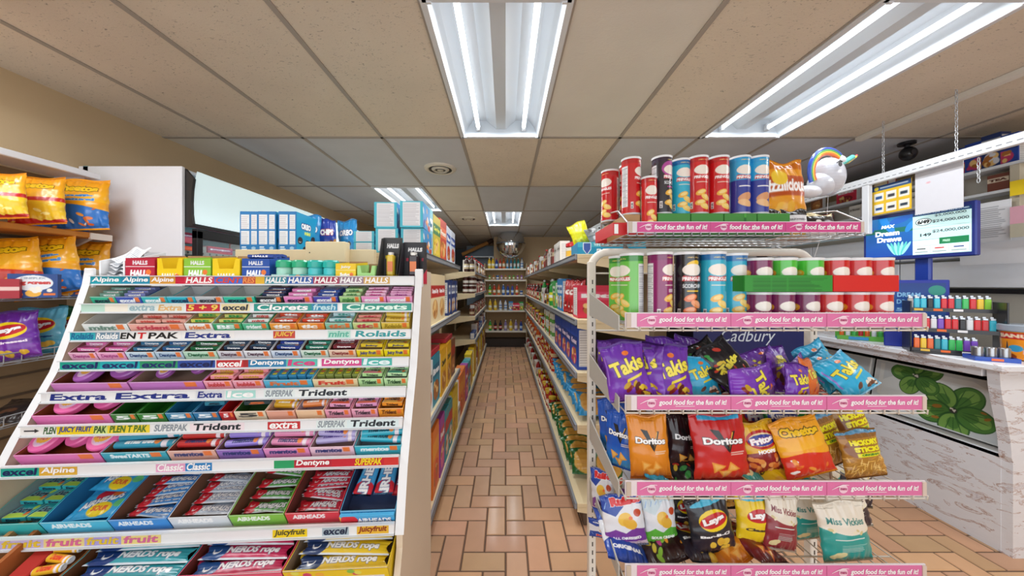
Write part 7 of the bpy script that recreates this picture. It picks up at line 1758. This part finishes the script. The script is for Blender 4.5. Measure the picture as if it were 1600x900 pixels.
a = Art(.36, .12, '#f0941c', 420); a.rect(0, .72, 1, .95, '#c82820'); a.text('PEANUT', .36, .84, .14, '#f4e0c0', wide=.3, bold=.06); a.text('40', .52, .55, .28, '#ffffff', wide=.16, out=.002, outc='#c83c1c', bold=.06); a.text('Pieces', .52, .30, .16, '#ffffff', wide=.2, out=.0015, outc='#c83c1c'); a.ell(.37, .4, .05, .12, '#3c9cc8'); a.blobs(.2, 0, .9, .2, 9, ['#c8641c', '#f4c45c', '#8c3c14'], (.01, .016))
g = a.grid(); ny, nx = g.shape[:2]; T, V = np.meshgrid(-math.pi / 2 + (np.linspace(0, 1, nx) - .5) * 2 * math.pi, np.linspace(0, 1, ny)); RD = .058 + .008 * V
m = MB(); m.quadgrid(np.stack([RD * np.cos(T), RD * np.sin(T), .004 + V * .12], -1), g, 0, True); m.lathe([(0, .002), (.058, .002)], n=20, cols='#c8641c'); m.build('tub_body', M_CAN, t)
m = MB(); m.lathe([(.070, .124), (.072, .128), (.072, .150), (.066, .154), (0, .154)], n=28, cols='#9aa4b0'); m.box((0, -.0725, .14), (.03, .002, .012), '#ee6a24'); m.build('lid', M_PLAS, t)
t = thing('toy_tray', 'green and blue counter tray of tiny candy tubes below the blue sign', 'tray', (2.68, 2.36, 1.011), (0, 0, -40))
m = MB(); m.box((0, 0, .004), (.34, .10, .008), '#2c9ca8'); m.prism([(-.17, 0), (.17, 0), (.17, .10), (.12, .12), (.06, .035), (-.17, .03)], 'y', -.052, -.049, '#5ca83c'); m.box((-.06, -.0535, .014), (.10, .001, .022), '#2c8cc8'); m.lathe([(0, 0), (.035, 0)], c=(.12, -.0535, .06), n=16, cols='#e8a04c', M=Matrix.Rotation(R(90), 3, 'X')); m.box((0, .05, .03), (.34, .003, .06), '#5ca83c'); m.build('printed_card', M_CARD, t)
Mt = Matrix.Translation((2.68, 2.36, 1.02)) @ Matrix.Rotation(R(-40), 4, 'Z')
tb = {c_: Proto(lambda c_=c_: (lambda m: (m.lathe([(0, 0), (.013, 0), (.013, .055), (.008, .062), (0, .062)], n=12, cols=c_), m)[-1])(MB()).build('candy_tube', M_PLAS)) for c_ in ('#e86c2c', '#dfe4ea', '#4cb85c', '#c8303c')}
for j in range(8):
    c_ = list(tb)[j % 4]; tb[c_].use(Mt @ Vector((-.14 + j * .033, 0, 0)), (0, 0, 0), f'{["orange", "white", "green", "red"][j % 4]} candy tube, {ORD[j]} along the green tray', None)
# ------------------------------------------------------------------ behind the counter
bx = 3.42
t = thing('tobacco_cabinet', 'white flap fronted cabinet wall behind the counter', 'cabinet', (0, 0, 0))
m = MB(); m.box((bx + .30, 3.5, 1.15), (.5, 3.0, 2.3), '#b9b4a8'); m.build('carcass', M_METAL, t)
for zc_, h_ in ((1.50, .20), (1.73, .22)):
    for yq in (2.4, 3.2, 4.0, 4.6): MB().box((bx + .035, yq, zc_), (.02, .79, h_), '#f2f4f8', ch=.004).build('flap', M_METAL, t)
m = MB(); m.box((bx + .035, 3.5, 1.375), (.03, 3.0, .035), '#101014'); m.box((bx + .03, 3.5, 1.615), (.03, 3.0, .006), '#8c9098'); m.build('dark_gap', M_METAL, t)
for zc_ in (2.05, 2.22): MB().box((bx - .02, 3.5, zc_), (.14, 3.0, .02), '#d8dce0', ch=.002).build('shelf', M_METAL, t)
MB().box((bx - .06, 3.5, 1.885), (.02, 3.0, .03), '#c8e0e8', ch=.003).build('glass_shelf', M_METAL, t)
for yq in (2.1, 2.9, 3.9): MB().box((bx - .02, yq, 2.05), (.12, .04, .36), '#c4bca8').build('divider', M_METAL, t)
def paper(px, py0, px1, py1, xx, c_, label, txt=None, tb_=None):
    """sheet hanging in the plane x = xx, facing the aisle"""
    ya, yb = xx * FPX / (px - VX), xx * FPX / (px1 - VX); za = Z((py0), (ya + yb) / 2); zb = Z(py1, (ya + yb) / 2)
    a = Art(abs(ya - yb), za - zb, c_, 260)
    if txt: a.lines(.12, .12, .88, .9, txt, '#8c9098', .3)
    if tb_: tb_(a)
    m = MB(); m.box((.0015, 0, 0), (.003, abs(ya - yb), za - zb), c_); m.art((-.0002, abs(ya - yb) / 2, -(za - zb) / 2), (0, -abs(ya - yb), 0), (0, 0, za - zb), a)
    return tag(m.build('paper_sheet', M_CARD, None, (xx, (ya + yb) / 2, (za + zb) / 2)), label, 'paper')
def post(a):
    a.rect(0, .82, 1, 1, '#1c4c8c'); a.ell(.14, .90, .06, .06, '#f0d83c'); a.rect(.24, .88, .92, .92, '#c8d8e8')
    for q in range(6): u, v = .08 + (q % 3) * .31, .46 if q < 3 else .08; a.rect(u, v, u + .25, v + .28, '#f4f4ec'); a.rect(u + .04, v + .08, u + .21, v + .17, ['#1c4c8c', '#3c3c44', '#2c3c4c'][q % 3])
paper(1362, 286, 1424, 332, 2.66, '#f0c42c', 'yellow and blue notice hanging from the rail post', None, post)
paper(1430, 252, 1505, 330, 2.66, '#e3e3ea', 'large blank white sheet hanging from the rail', None, lambda a: a.ell(.3, .62, .05, .02, '#e8b8c0'))
paper(1514, 316, 1580, 378, 3.30, '#eceef2', 'printed white notice beside the monitor', 16)
paper(1578, 318, 1660, 348, 3.29, '#eeb4c4', 'pink sheet at the picture edge'); paper(1578, 346, 1660, 368, 3.285, '#e0dcc4', 'cream sheet under the pink one'); paper(1578, 276, 1660, 300, 3.31, '#f4d41c', 'yellow sheet over the pink one')
paper(1500, 378, 1640, 412, 3.32, '#f2f3f6', 'wide white sheet below the printed notice')
for q, (px, k, s) in enumerate(((1512, 'navy_box', .8), (1530, 'navy_box', .85), (1548, 'tall_blue', .9), (1566, 'navy_box', .8))):
    d = (bx - .02) * FPX / (px - VX); PR[k][0].use((bx - .02, d, 2.231), (0, 0, -90), f'blue carton on the cabinet top, {ORD[q]} from the chain', None, s)
PR['red_tin'][0].use((bx - .02, 2.9, 2.231), (0, 0, -90), 'dark red carton on the cabinet top'); PR['red_case'][0].use((bx - .02, 3.2, 2.231), (0, 0, -90), 'red case on the cabinet top near the balloon', None, .8)
for q, y in enumerate((3.5, 3.75)): PR['brown_box'][0].use((bx - .02, y, 2.231), (0, 0, -90), f'brown carton on the cabinet top, {ORD[q]} beyond the red case', None, .7)
for q, (y, k) in enumerate(((2.2, 'brown_carton'), (2.45, 'red_tin'), (2.62, 'white_box'), (2.78, 'brown_carton'), (3.1, 'white_box'), (3.4, 'red_tin'))): PR[k][0].use((bx - .035, y, 2.061), (0, 0, -90), f'{DESC[k]} under the cabinet top, {ORD[q]} from the near end', None, .75)
t = thing('security_camera', 'small black dome camera fixed under the ceiling over the counter', 'camera', (X(1417, 2.55) , 2.55, CEIL))
m = MB(); m.lathe([(0, -.001), (.05, -.001), (.05, -.02), (.02, -.025)], n=16, cols='#1c1c20'); m.build('mount', M_PLAS, t); m = MB(); blob(m, (.01, 0, -.09), (.05, .05, .055), '#17171a', 14); m.tube([(0, 0, -.02), (0, 0, -.06)], .015, '#1c1c20', n=8); m.build('dome', M_PLAS, t); m = MB(); m.lathe([(0, 0), (.02, 0)], c=(-.01, -.052, -.095), n=12, cols='#303038', M=Matrix.Rotation(R(90), 3, 'X')); m.build('lens', M_PLAS, t)
# ------------------------------------------------------------------ chocolate stand behind the snack rack
t = thing('chocolate_stand', 'navy chocolate display stand with script lettering behind the snack rack', 'display stand', (1.72, 2.25, 0), (0, 0, 0))
m = MB(); m.box((0, .2, .60), (.80, .36, 1.20), '#141c4c', ch=.004); m.build('carcass', M_CARD, t)
m = MB(); m.box((0, .01, 1.06), (.80, .02, .34), '#16205c'); m.text('Cadbury', (-.02, -.0005, 1.05), (1, 0, 0), (0, 0, 1), .11, '#c8d4e0', wide=.38, shear=.3, bold=.0); m.build('header', M_CARD, t)
# cartons seen through the rack above the crisps cans
for q, (px, k, s) in enumerate(((1085, 'sky_box', .55), (1105, 'white_box', .75), (1130, 'sky_box', .5), (1200, 'blue_can', 1.0), (1222, 'white_box', .7), (1245, 'white_can', .9), (1050, 'brown_carton', .8))):
    d = 2.5; PR[k][0].use((X(px, d), d, 1.602), (0, 0, 0), f'{DESC[k]} seen between the rack shelves, {ORD[q]} from the gondola', None, s) if X(px, d) < 1.28 else None
